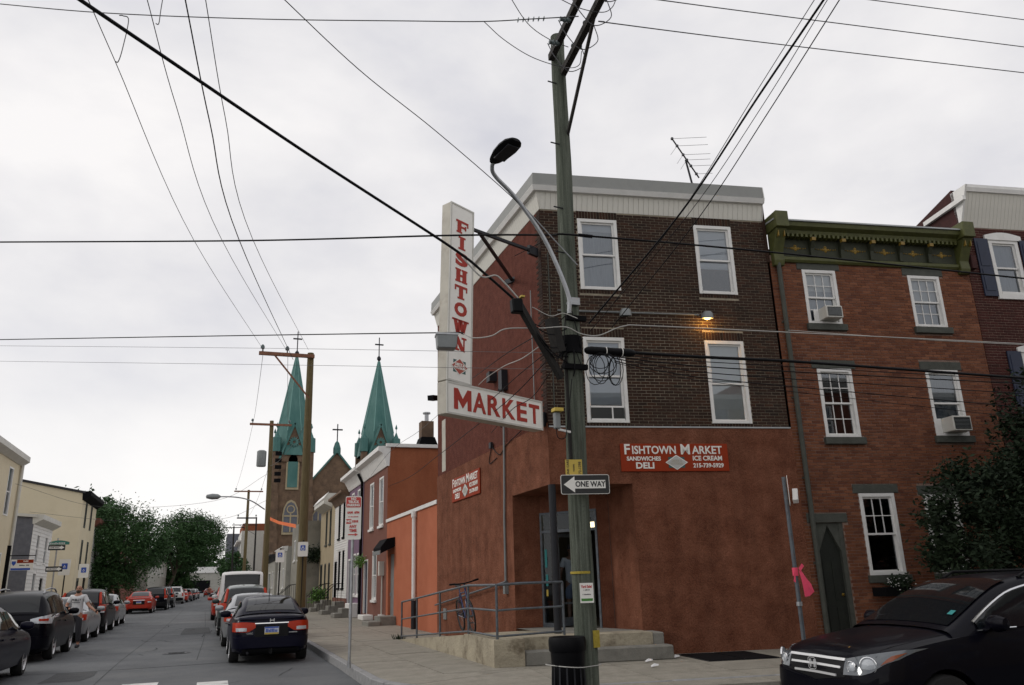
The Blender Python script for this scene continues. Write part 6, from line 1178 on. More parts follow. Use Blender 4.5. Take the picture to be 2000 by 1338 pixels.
# ------------------------------------------------------------------ cars (front at +y, rear at -y)
def interp(tab):
    xs = [t[0] for t in tab]; ys_ = [t[1] for t in tab]; n = len(xs); d = [(ys_[i+1]-ys_[i])/(xs[i+1]-xs[i]) for i in range(n-1)]
    m = [d[0]] + [0 if d[i-1]*d[i] <= 0 else 2*d[i-1]*d[i]/(d[i-1]+d[i]) for i in range(1, n-1)] + [d[-1]]
    def f(x):
        if x <= xs[0]: return ys_[0]
        if x >= xs[-1]: return ys_[-1]
        i = max(k for k in range(n-1) if xs[k] <= x); h = xs[i+1]-xs[i]; t = (x-xs[i])/h
        return ys_[i]*(2*t**3-3*t*t+1) + h*m[i]*(t**3-2*t*t+t) + ys_[i+1]*(-2*t**3+3*t*t) + h*m[i+1]*(t**3-t*t)
    return f
def lin(a, b, n): return [a+(b-a)*i/(n-1) for i in range(n)]
CARS = {   # d = metres behind the nose
 'sedan': dict(L=4.55, W=.875, wb=(.95, 3.62), r=.315, sh=[(0, .66), (.1, .72), (.6, .84), (1.3, .92), (2.6, .96), (3.7, .99), (4.35, .98), (4.5, .9), (4.55, .8)], top=[(0, .68), (.1, .76), (.6, .92), (1.25, 1.0), (2.6, 1.0), (3.75, 1.06), (4.35, 1.05), (4.5, 1.0), (4.55, .84)],
   cab=[(1.15, .97), (1.3, 1.06), (1.95, 1.36), (2.3, 1.425), (2.8, 1.435), (3.2, 1.39), (3.6, 1.25), (3.95, 1.06)], cw=[(1.15, .70), (1.9, .60), (2.5, .57), (3.2, .57), (3.95, .66)], ws=(1.28, 1.98), rw=(3.22, 3.86), side=(1.62, 3.42)),
 'suv': dict(L=4.65, W=.91, wb=(.95, 3.62), r=.36, sh=[(0, .74), (.12, .84), (.6, .98), (1.3, 1.04), (2.6, 1.07), (4.0, 1.12), (4.55, 1.12), (4.65, 1.0)], top=[(0, .8), (.12, .95), (.6, 1.06), (1.2, 1.12), (2.6, 1.12), (4.0, 1.15), (4.55, 1.14), (4.65, 1.02)],
   cab=[(1.05, 1.1), (1.2, 1.18), (1.85, 1.56), (2.2, 1.66), (3.0, 1.69), (3.8, 1.64), (4.15, 1.58), (4.58, 1.12)], cw=[(1.05, .74), (1.85, .63), (2.6, .61), (3.9, .60), (4.58, .70)], ws=(1.2, 1.92), rw=(4.17, 4.54), side=(1.55, 4.1)),
 'van': dict(L=5.3, W=.98, wb=(1.0, 4.2), r=.36, sh=[(0, .75), (.12, .9), (.6, 1.05), (1.2, 1.12), (2.6, 1.15), (5.2, 1.15), (5.3, 1.1)], top=[(0, .8), (.12, 1.0), (.6, 1.12), (1.1, 1.2), (2.6, 1.2), (5.2, 1.2), (5.3, 1.15)],
   cab=[(.85, 1.15), (1.0, 1.26), (1.7, 2.0), (2.1, 2.2), (3.0, 2.26), (5.0, 2.24), (5.2, 2.12), (5.28, 1.15)], cw=[(.85, .82), (1.7, .78), (2.6, .8), (5.0, .82), (5.28, .84)], ws=(1.0, 1.75), rw=(5.205, 5.262), side=(1.4, 2.5)),
 'crv': dict(L=4.53, W=.91, wb=(.92, 3.54), r=.35, sh=[(0, .70), (.06, .78), (.2, .87), (.55, .96), (1.1, 1.04), (1.5, 1.08), (2.6, 1.1), (4.0, 1.16), (4.45, 1.14), (4.53, 1.0)], top=[(0, .74), (.05, .88), (.14, .965), (.4, 1.03), (.8, 1.08), (1.25, 1.13), (2.6, 1.12), (4.0, 1.16), (4.45, 1.15), (4.53, 1.02)],
   cab=[(1.12, 1.11), (1.28, 1.19), (1.75, 1.44), (2.1, 1.575), (2.5, 1.64), (3.2, 1.655), (3.9, 1.6), (4.2, 1.5), (4.5, 1.14)], cw=[(1.12, .76), (1.5, .72), (2.1, .63), (2.8, .61), (3.9, .6), (4.5, .68)], ws=(1.2, 2.16), rw=(4.2, 4.46), side=(1.42, 4.05)) }
def wheel_arch_cut(o, spec, L, W):
    cut = MB()
    for d in spec['wb']: cut.cyl((-2, L/2-d, spec['r']-.0), (2, L/2-d, spec['r']), spec['r']+.055, n=28)
    c = cut.build('cut', MT['black']); m = o.modifiers.new('b', 'BOOLEAN'); m.object = c; m.operation = 'DIFFERENCE'; m.solver = 'EXACT'
    me = bpy.data.meshes.new_from_object(o.evaluated_get(bpy.context.evaluated_depsgraph_get())); o.modifiers.clear(); old = o.data; o.data = me; bpy.data.objects.remove(c); bpy.data.meshes.remove(old)
    me.polygons.foreach_set('use_smooth', [True]*len(me.polygons)); me.set_sharp_from_angle(angle=R(32))
def car(kind, lab, paint, loc, rz=0, rim='rim', tail='sedan', group='cars parked along the far street', roofrack=False, front=False, cat='car', name='parked_car', plate=None, emblem=True, extra=None):
    S = CARS[kind]; L, W = S['L'], S['W']; o = T(empty(name, loc, rz), lab, cat, group)
    sh, tp, cab, cw = interp(S['sh']), interp(S['top']), interp(S['cab']), interp(S['cw'])
    er = .34 if kind != 'van' else .16
    wf = interp([(0, W*.70), (.03, W*.78), (.1, W*.865), (er, W*.96), (.75, W), (L-.75, W), (L-er, W*.965), (L-.1, W*.88), (L-.03, W*.80), (L, W*.74)])
    if kind == 'crv': wf = interp([(0, W*.74), (.03, W*.83), (.1, W*.905), (.3, W*.97), (.75, W), (L-.75, W), (L-.34, W*.965), (L-.1, W*.88), (L-.03, W*.80), (L, W*.74)])
    zb = interp([(0, .32), (.08, .22), (.5, .2), (L-.5, .22), (L-.08, .26), (L, .36)])
    def sec(d):
        w, z0, zs, zc = wf(d), zb(d), sh(d), tp(d); h = zs-z0
        return [(0, z0), (.8*w, z0), (.94*w, z0+.05), (.985*w, z0+.3*h), (w, z0+.6*h), (.992*w, z0+.76*h), (.975*w, z0+.88*h), (.93*w, zs-.01), (.84*w, zs+.35*(zc-zs)), (.6*w, zs+.8*(zc-zs)), (.3*w, zs+.97*(zc-zs)), (0, zc)]
    D = [0, .015, .04, .08, .14, .22, .34, .5, .7] + lin(.9, L-.9, 22) + [L-.7, L-.5, L-.34, L-.22, L-.14, L-.08, L-.04, L-.015, L]
    b = MB(); rows = []
    for d in D:
        s = sec(d); rows.append([(-x, L/2-d, z) for x, z in s[::-1]] + [(x, L/2-d, z) for x, z in s[1:-1]])
    n = len(rows[0]); vs = [p for r in rows for p in r]; fs = []
    for i in range(len(rows)-1):
        for j in range(n): k = (j+1) % n; fs.append((i*n+j, i*n+k, (i+1)*n+k, (i+1)*n+j))
    fs += [tuple(range(n))[::-1], tuple((len(rows)-1)*n+j for j in range(n))]; b.add(vs, fs); body = b.build('body', MT[paint], o)
    wheel_arch_cut(body, S, L, W)
    # dark inner wheel wells and underside
    u = MB(); u.box(-W*.72, W*.72, -L/2+.25, L/2-.25, .19, .62); u.build('underbody', MT['black_matt'], o)
    # cabin shell
    c0, c1 = S['cab'][0][0], S['cab'][-1][0]
    def edge(d): w = .93*wf(d); z = sh(d); return w, z
    def csec(d):
        w0, z0 = edge(d); zt = cab(d); we = cw(d); zt = max(zt, z0+.004); k = min(1, (zt-z0)/.3)
        x1 = w0+(we-w0)*1.0; return [(w0, z0-.015), (w0+(x1-w0)*.5+.018*k, z0+(zt-z0)*.5), (x1+.012*k, zt-.05*k), (x1-.05, zt-.008*k), (x1*.6, zt+.018), (x1*.3, zt+.026), (0, zt+.028)]
    c = MB(); Dc = sorted(set(lin(c0, c1, 40) + [S['ws'][1], S['rw'][0]])); rows = [[(x, L/2-d, z) for x, z in csec(d)] + [(-x, L/2-d, z) for x, z in csec(d)[::-1][1:]] for d in Dc]; c.sheet(rows); c.build('cabin', MT[paint], o, smooth=True, ang=50)
    def topx(d, v, off): x = cw(d)*v; z = max(cab(d), edge(d)[1])+.028-.03*abs(v)**2.2; return x, z, off
    def topglass(d0, d1, nm, wfrac=.88):
        g = MB(); rows = []
        for d in lin(d0, d1, 12):
            sl = (cab(d+.02)-cab(d-.02))/.04; nl = math.hypot(1, sl); ny, nz_ = sl/nl, 1/nl; r_ = []
            for v in lin(-wfrac, wfrac, 9): x, z, _ = topx(d, v, 0); r_.append((x, L/2-d+ny*.006*1, z+nz_*.006))
            rows.append(r_)
        g.sheet(rows); return g.build(nm, MT['car_glass'], o, smooth=True, ang=60)
    wsg = topglass(*S['ws'], 'windscreen', .93); rwg = topglass(*S['rw'], 'rear_window', .86)
    # side windows
    s0, s1 = S['side']; cuts = {'sedan': [s0, 2.62, s1], 'suv': [s0, 2.55, 3.5, s1], 'van': [s0, s1], 'crv': [s0, 2.5, 3.4, s1]}[kind]
    for sg in (-1, 1):
        for a, e in zip(cuts, cuts[1:]):
            lo, hi = [], []
            for d in lin(a+.03, e-.03, 10):
                w0, z0 = edge(d); zt = max(cab(d), z0+.01); we = cw(d); x1 = we
                zl = z0+.03; zh = max(zl+.004, zt-.10)
                def pos(z): k = (z-z0)/(zt-z0); return w0+(x1-w0)*k+.018*math.sin(math.pi*min(1, max(0, k)))+.008
                lo.append((sg*pos(zl), L/2-d, zl)); hi.append((sg*pos(zh), L/2-d, zh))
            md = [tuple((p[i]+q[i])/2 + (sg*.009 if i == 0 else 0) for i in range(3)) for p, q in zip(lo, hi)]
            g = MB(); g.sheet([lo, md, hi]); g.build('side_window', MT['car_glass'], o, smooth=True, ang=60)
        if kind == 'crv':
            ch = []
            for d in lin(s0+.0, s1, 24):
                w0, z0 = edge(d); zt = max(cab(d), z0+.01); zh = max(z0+.03, zt-.085); k = (zh-z0)/(zt-z0); ch.append((sg*(w0+(cw(d)-w0)*k+.018*math.sin(math.pi*min(1, k))+.012), L/2-d, zh))
            lowc = [(sg*(edge(d)[0]+.012), L/2-d, edge(d)[1]+.03) for d in lin(s0, s0+.5, 6)]
            g = MB(); g.tube(ch, .016, 6); g.build('chrome_trim', MT['chrome'], o, smooth=True); g = MB(); g.tube(lowc, .008, 6); g.build('chrome_trim', MT['chrome'], o, smooth=True)
        # mirror
        md_ = s0+.12; w0, z0 = edge(md_); m = MB(); m.lathe([(0, -.1), (.06, -.09), (.085, -.02), (.08, .06), (.05, .1), (0, .11)], 12, Matrix.Translation((sg*(w0+.15), L/2-md_-.02, z0+.09)) @ Matrix.Rotation(R(90), 4, 'Y') @ Matrix.Diagonal((1, .75, 1.25, 1))); m.beam((sg*w0, L/2-md_, z0+.02), (sg*(w0+.1), L/2-md_, z0+.06), .08, .04); m.build('mirror', MT[paint], o, smooth=True)
        # door seams and handle
        sm = MB()
        for d in ([2.55] if kind != 'van' else [2.5]):
            col_ = [( sg*(x+.003), L/2-d, z) for x, z in sec(d)[2:8]]; sm.strip([(p[0], p[1]-.006, p[2]) for p in col_], [(p[0], p[1]+.006, p[2]) for p in col_])
        sm.build('door_seam', MT['trim_black'], o, recalc=False)
        hm = MB()
        for d in (2.35, 3.3): x_ = wf(d); hm.box(min(sg*x_, sg*(x_+.03)), max(sg*x_, sg*(x_+.03)), L/2-d-.1, L/2-d+.1, sh(d)-.17, sh(d)-.135)
        hm.build('door_handle', MT[paint], o)
    # wheels
    for d in S['wb']:
        for sg in (-1, 1):
            M_ = Matrix.Translation((sg*(W-.115), L/2-d, S['r'])) @ Matrix.Rotation(R(90*sg), 4, 'Y'); t = MB(); r = S['r']; t.lathe([(r*.64, -.1), (r*.93, -.105), (r, -.07), (r, .07), (r*.93, .105), (r*.66, .1)], 28, M_); wo_ = t.build('wheel', MT['tyre'], o, smooth=True)
            rm_ = MB(); rm_.lathe([(0, .03), (r*.6, .02), (r*.62, -.05)], 24, M_, mi=1); rm_.lathe([(r*.6, .07), (r*.66, .105), (r*.68, .1), (r*.68, .0)], 28, M_); rm_.lathe([(0, .085), (r*.13, .08), (r*.16, .04)], 12, M_)
            for k in range(5):
                a = R(72*k+12); p_, q_ = M_ @ Vector((r*.1*math.cos(a), r*.1*math.sin(a), .06)), M_ @ Vector((r*.64*math.cos(a), r*.64*math.sin(a), .075)); rm_.beam(p_, q_, r*.16, .03, up=M_.to_3x3() @ Vector((0, 0, 1)))
            rm_.build('rim', [MT[rim], MT['black_matt']], wo_, smooth=True)
    # surface patches at nose and tail: outline in (x, z), draped on the rounded end
    def xsec(d, z):
        s = sec(d)[1:]
        if z >= s[-1][1]: return -1
        best = 0
        for (xa, za), (xb, zb2) in zip(s, s[1:]):
            if min(za, zb2) <= z <= max(za, zb2) and abs(zb2-za) > 1e-6: best = max(best, xa+(xb-xa)*(z-za)/(zb2-za))
        return best
    def endy(x, rear, z=None):
        x = abs(x); lo, hi = 0.0, 1.4
        if z is None: z = .6
        f = lambda m: xsec(L-m if rear else m, z)
        if f(0.0) >= x: return 0.0
        for _ in range(20):
            m = (lo+hi)/2
            if f(m) < x: lo = m
            else: hi = m
        return hi
    def patch(nm, m, x0, x1, zl, zh, rear, off=.014, n_=12, thick=0, parent=None, mirror=True):
        fl_, fh_ = interp(zl) if isinstance(zl, list) else (lambda x: zl), interp(zh) if isinstance(zh, list) else (lambda x: zh)
        nr = 4
        for sg in ((-1, 1) if mirror else (1,)):
            rows, back_ = [], []
            for q in range(nr):
                r_, rb2 = [], []
                for i in range(n_):
                    t = i/(n_-1); t = 1-(1-t)**1.7; x = x0+(x1-x0)*t; z = fl_(x)+(fh_(x)-fl_(x))*q/(nr-1)
                    e = endy(x, rear, z); ex_ = endy(x+.012, rear, z); ez = endy(x, rear, z+.012)
                    nv_ = Vector(((ex_-e)/.012, 1, (ez-e)/.012)); nv_ = Vector((min(nv_.x, 6), 1, min(max(nv_.z, -1), 3))).normalized()
                    y0 = e; P = Vector((x+nv_.x*off, -(y0-nv_.y*off), z+nv_.z*off)); Pb = Vector((x-nv_.x*.03, -(y0+nv_.y*.03), z-nv_.z*.01))
                    yy = lambda v: (-L/2-v.y) if rear else (L/2+v.y)
                    r_.append((sg*P.x, yy(P), P.z)); rb2.append((sg*Pb.x, yy(Pb), Pb.z))
                rows.append(r_); back_.append(rb2)
            g = MB(); g.sheet(rows); g.strip(back_[0], rows[0]); g.strip(rows[-1], back_[-1])
            g.strip([r2[-1] for r2 in rows], [r2[-1] for r2 in back_]); g.strip([r2[0] for r2 in rows], [r2[0] for r2 in back_]); g.build(nm, MT[m], parent or o, smooth=True, ang=40)
    zt_ = tp(L-.1)
    if tail == 'sedan':
        patch('taillight', 'lamp_red', W*.40, W*.95, [(W*.4, zt_-.24), (W*.6, zt_-.33), (W*.95, zt_-.32)], [(W*.4, zt_-.14), (W*.7, zt_-.12), (W*.95, zt_-.13)], True, off=.01); patch('reversing_light', 'lamp_clear', W*.62, W*.86, zt_-.31, zt_-.24, True, off=.02)
        patch('trunk_trim', 'chrome', 0, W*.42, zt_-.165, zt_-.145, True, off=.02)
        patch('lip', paint, 0, W*.8, zt_-.075, zt_-.04, True, off=.03)
        patch('plate_recess', 'trim_black', 0, W*.42, zt_-.46, zt_-.2, True, off=.006); patch('bumper_gap', 'trim_black', W*.45, W*.9, zt_-.37, zt_-.36, True, off=.01); patch('bumper', paint, 0, W*.9, .36, zt_-.44, True, off=.035); patch('lower_valance', 'trim_black', 0, W*.7, .22, .34, True, off=.03)
        pzz = zt_-.31
    elif tail in ('suv', 'van', 'rx', 'wagon'):
        tl = 'lamp_clear' if tail == 'rx' else 'lamp_red'
        if tail == 'rx': patch('taillight', tl, W*.5, W*.96, [(W*.5, .93), (W*.96, .90)], [(W*.5, 1.02), (W*.96, 1.12)], True); patch('taillight_lens', 'lamp_red', W*.7, W*.9, .97, 1.02, True, off=.02)
        elif tail == 'suv':
            patch('taillight', tl, W*.72, W*.95, .86, 1.1, True)
            for sg in (-1, 1): g = MB(); g.tube([(sg*.70, -L/2+.10, 1.12), (sg*.665, -L/2+.27, 1.36), (sg*.63, -L/2+.46, 1.56)], [.055, .055, .045], 8); g.build('taillight', MT[tl], o, smooth=True)
            patch('reversing_light', 'lamp_clear', W*.74, W*.93, .8, .86, True, off=.016)
        else: patch('taillight', tl, W*.82, W*.95, 1.0, 1.5, True) if False else patch('taillight', tl, W*.80, W*.95, .75, 1.08, True)
        patch('bumper', 'trim_black' if tail != 'rx' else paint, 0, W*.92, .34, .62, True, off=.05); patch('plate_recess', 'trim_black', 0, .34, .68, .86, True, off=.006); pzz = .76
    pl_ = MB(); pl_.box(-.155, .155, -L/2-.032, -L/2-.022, pzz-.08, pzz+.08, 0); pl_.box(-.15, .15, -L/2-.0345, -L/2-.0325, pzz-.078, pzz-.045, 1); pl_.box(-.15, .15, -L/2-.0345, -L/2-.0325, pzz+.05, pzz+.078, 2); po_ = pl_.build('number_plate', [MT['plate'], MT['yellow'], MT['sign_blue']], o)
    if plate: bars(po_, 0, -L/2-.036, pzz, .26, .075, 8, 'sign_blue', seed=12)
    if roofrack:
        for sg in (-1, 1): r_ = MB(); r_.tube([(sg*cw(2.2)*.9, L/2-2.1, cab(2.2)-.0), (sg*cw(2.4)*.9, L/2-2.35, cab(2.4)+.075), (sg*cw(3)*.9, L/2-3.0, cab(3)+.075), (sg*cw(3.7)*.9, L/2-3.65, cab(3.65)+.07), (sg*cw(3.8)*.9, L/2-3.85, cab(3.85)-.01)], .02, 8); r_.build('roof_rail', MT['galv'], o, smooth=True)
    if front == 'simple':
        patch('headlight', 'lamp_clear', W*.5, W*.93, [(W*.5, .62), (W*.93, .68)], [(W*.5, .72), (W*.93, .82)], False); patch('grille', 'trim_black', 0, W*.42, .5, .66, False)
    return o, patch, S, sec, wf, endy
# the black sedan at the right kerb
blk, patch, S, sec, wf, ey = car('sedan', 'black sedan with red tail lights parked at the right kerb, nearest on the far street', 'p_navy', (1.36, 22.15, .0), 0, plate='GXD-3492')
L = S['L']; em = MB(); em.box(-.05, -.03, -L/2-.03, -L/2-.022, .90, .97); em.box(.03, .05, -L/2-.03, -L/2-.022, .90, .97); em.box(-.03, .03, -L/2-.03, -L/2-.022, .925, .942); em.build('emblem', MT['chrome'], blk)
text('CIVIC', -.47, -L/2-.03, .665, .055, MT['galv'], blk, bold=.001, depth=.003, name='badge'); MB().box(.38, .56, -L/2-.034, -L/2-.026, .655, .675).build('badge', MT['galv'], blk)
an_ = MB(); an_.cyl((0, -.75, 1.41), (0, -.95, 1.62), .008, n=6); an_.lathe([(0, .02), (.03, 0)], 8, Matrix.Translation((0, -.75, 1.41))); an_.build('aerial', MT['black'], blk)
ex = MB(); ex.cyl((-.5, -L/2+.3, .27), (-.5, -L/2-.02, .26), .03, n=8); ex.build('exhaust', MT['steel_dark'], blk)
G = lambda y: gz(0, y)
car('sedan', 'pale silver sedan second at the right kerb, its roof showing over the black sedan', 'p_silver', (1.25, 27.6, G(27.6)), 0)
car('suv', 'grey wagon third at the right kerb, before the white van', 'p_green', (1.2, 33.2, G(33)), 0, tail='suv')
car('van', 'white van with high roof parked at the right kerb', 'p_white', (1.25, 40.2, G(40)), 0, tail='van', cat='van', name='parked_van')
car('sedan', 'orange red car just ahead of the white van at the right kerb', 'p_red', (.95, 47.5, G(47)), 0)
car('suv', 'dark car ahead of the orange red car at the right kerb', 'p_black', (1.1, 54, G(54)), 0, tail='suv'); car('sedan', 'grey blue car far up the right kerb', 'p_blue', (1.0, 63, G(63)), 0); car('sedan', 'silver car farthest up the right kerb', 'p_silver', (1.1, 72, G(72)), 0)
# left kerb
car('sedan', 'dark navy sedan cut by the left edge, nearest at the left kerb', 'p_navy', (-4.5, 19.4, G(19.4)), 0)
car('suv', 'black estate car with silver tail lights and roof rails at the left kerb', 'p_black', (-4.62, 26.1, G(26)), 0, tail='rx', roofrack=True)
car('sedan', 'silver sedan behind the man in the white shirt', 'p_silver', (-4.7, 33.5, G(33.5)), 0); car('suv', 'dark car with tall red tail lamps at the left kerb', 'p_black', (-4.75, 38.8, G(39)), 0, tail='suv')
car('sedan', 'silver grey sedan at the left kerb before the red car', 'p_silver', (-4.85, 45.2, G(45)), 0); car('sedan', 'bright red car at the left kerb below the dark tree', 'p_red', (-4.55, 64.5, G(64)), R(0), plate='HBT')
car('suv', 'dark car right after the bright red car on the left', 'p_black', (-3.95, 71, G(71)), 0, tail='suv'); car('suv', 'second dark car beyond the bright red car on the left', 'p_grey', (-3.75, 77.5, G(77)), 0, tail='suv')
car('suv', 'white car with dark rear window far up the left kerb', 'p_white', (-3.45, 93, G(93)), 0, tail='wagon', roofrack=True); car('sedan', 'dark red car beyond the white one on the left', 'p_red', (-3.2, 102, G(102)), 0)
for i, (y, p_) in enumerate(((110, 'p_grey'), (118, 'p_black'), (127, 'p_silver'), (137, 'p_grey'))): car('sedan', ['grey car, first of the far cars beyond the dark red one', 'black car, second of the far cars up the left kerb', 'silver car, third of the far cars up the left kerb', 'grey car, last one visible up the left kerb'][i], p_, (-2.9+.15*i, y, G(y)), 0)
car('sedan', 'orange car driving away at the far end of the street', 'p_red', (-.4, 172, G(100)), 0, name='car')

# ------------------------------------------------------------------ black compact utility car entering at lower right
cv, patch, S, sec, wf, ey = car('crv', 'black compact SUV with chrome grille bars and emblem at the lower right', 'p_black', (0, 0, 0), 0, rim='rim', tail='suv', group=None, name='suv')
th_ = -.1109; front_pt = Vector((6.17, 7.74, -.1)); back = Vector((math.cos(th_), math.sin(th_), 0)); L = S['L']; W_ = S['W']
cv.location = front_pt + back*(L/2+.13); cv.rotation_euler = (0, 0, math.atan2(back.x, -back.y))
fwd = Vector((-math.sin(cv.rotation_euler.z), math.cos(cv.rotation_euler.z), 0))
if fwd.dot(back) > 0: cv.rotation_euler.z += math.pi
patch('grille', 'trim_black', 0, .52, [(0, .62), (.52, .69)], [(0, .875), (.52, .855)], False, off=.004)
for z0, z1, x1 in ((.842, .866, .50), (.768, .792, .45), (.69, .714, .38)): patch('grille_bar', 'chrome_satin', .075 if z0 == .775 else 0, x1, [(0, z0), (x1, z0-.004)], [(0, z1), (x1, z1-.006)], False, off=.016)
patch('headlight', 'lamp_smoke', .50, .862, [(.50, .71), (.72, .72), (.80, .745), (.862, .86)], [(.50, .86), (.7, .905), (.862, .955)], False, off=.006, n_=22)
for sg in (-1, 1):
    for xh, zh, rr2 in ((.765, .818, .078), (.615, .79, .058)):
        e0 = ey(xh, False, zh); nx = (ey(xh+.03, False, zh)-e0)/.03; ang_ = math.atan(min(nx, 2.0)); Mh = Matrix.Translation((sg*(xh+.012*math.sin(ang_)), L/2-e0+.004, zh)) @ Matrix.Rotation(-sg*ang_, 4, 'Z') @ Matrix.Rotation(R(-90), 4, 'X')
        h_ = MB(); h_.lathe([(rr2*1.06, .0), (rr2*1.08, .016), (rr2*.98, .018), (rr2*.9, -.0)], 20, Mh, mi=0); h_.lathe([(0, .022), (rr2*.45, .019), (rr2*.8, .008), (rr2*.95, .0)], 20, Mh, mi=1); h_.build('headlight_bowl', [MT['chrome'], MT['lamp_clear']], cv, smooth=True)
mat('lamp_amber', (.22, .05, .012), .2, coat=.6); patch('turn_signal', 'lamp_amber', .832, .852, [(.832, .81), (.852, .85)], [(.832, .895), (.852, .92)], False, off=.010)
patch('bumper', 'p_black', 0, .84, .30, [(0, .61), (.84, .70)], False, off=.02); patch('lower_grille', 'trim_black', 0, .55, .34, .5, False, off=.03)
fp = MB(); y = L/2+.012
for sg in (-1, 1): fp.hexa([(sg*.028, y, .745), (sg*.043, y, .745), (sg*.043, y+.02, .745), (sg*.028, y+.02, .745), (sg*.036, y, .825), (sg*.05, y, .825), (sg*.05, y+.02, .825), (sg*.036, y+.02, .825)])
fp.box(-.03, .03, y, y+.02, .775, .792); oo = rrect(.15, .125, .035); ii = rrect(.138, .113, .03)
fp.add([(p[0], y+.018, .785+p[1]) for p in oo]+[(p[0], y+.018, .785+p[1]) for p in ii], [(i, (i+1) % len(oo), len(oo)+(i+1) % len(oo), len(oo)+i) for i in range(len(oo))]); fp.build('emblem', MT['chrome_satin'], cv)
hl_ = MB()                                                     # bonnet shut line and wipers
for sg in (-1, 1):
    pts = [(sg*.84*wf(d)*.985, L/2-d, interp(S['sh'])(d)+.35*(interp(S['top'])(d)-interp(S['sh'])(d))+.004) for d in lin(.3, 1.15, 12)]; hl_.strip([(p[0]-.004, p[1], p[2]) for p in pts], [(p[0]+.004, p[1], p[2]) for p in pts])
hl_.build('bonnet_seam', MT['trim_black'], cv, recalc=False)
wp = MB(); wp.tube([(.55, L/2-1.3, 1.215), (.1, L/2-1.36, 1.245), (-.15, L/2-1.34, 1.24)], .012, 5); wp.tube([(-.05, L/2-1.3, 1.215), (-.45, L/2-1.36, 1.24), (-.6, L/2-1.34, 1.22)], .012, 5); wp.build('wiper', MT['trim_black'], cv)
ckx = MB(); ckx.box(-.62, -.38, L/2-1.44, L/2-1.40, 1.262, 1.266); stk = MB(); 
sts = MB(); dS = 1.5; cabf = interp(S['cab']); cwf = interp(S['cw'])
def wsp(v, d): x = cwf(d)*v; z = cabf(d)+.028-.03*abs(v)**2.2; return (x, L/2-d+.012, z+.016)
st_q = [wsp(-.84, 1.36), wsp(-.74, 1.36), wsp(-.74, 1.43), wsp(-.84, 1.43)]; sts.quad(*st_q); sts.build('inspection_sticker', MT['teal'], cv, recalc=False)
for sg in (-1, 1): r_ = MB(); r_.tube([(sg*.57, L/2-2.35, 1.62), (sg*.57, L/2-2.5, 1.69), (sg*.56, L/2-3.6, 1.69), (sg*.55, L/2-3.8, 1.61)], .018, 8); r_.build('roof_rail', MT['black'], cv, smooth=True)

# ------------------------------------------------------------------ people
def skin(nodes, edges, mats, parent, name, sub=2):
    me = bpy.data.meshes.new(name); me.from_pydata([n[0] for n in nodes], edges, []); o = link(name, me, None); m = o.modifiers.new('s', 'SKIN'); m.use_smooth_shade = True
    for i, n in enumerate(nodes): r = n[1]; me.skin_vertices[0].data[i].radius = r if isinstance(r, tuple) else (r, r); me.skin_vertices[0].data[i].use_root = (i == 0)
    s = o.modifiers.new('u', 'SUBSURF'); s.levels = sub; s.render_levels = sub
    me2 = bpy.data.meshes.new_from_object(o.evaluated_get(bpy.context.evaluated_depsgraph_get())); bpy.data.objects.remove(o); bpy.data.meshes.remove(me); me2.name = name
    me2.materials.clear()
    for k in (mats if isinstance(mats, list) else [mats]): me2.materials.append(k)
    me2.polygons.foreach_set('use_smooth', [True]*len(me2.polygons)); return link(name, me2, parent)
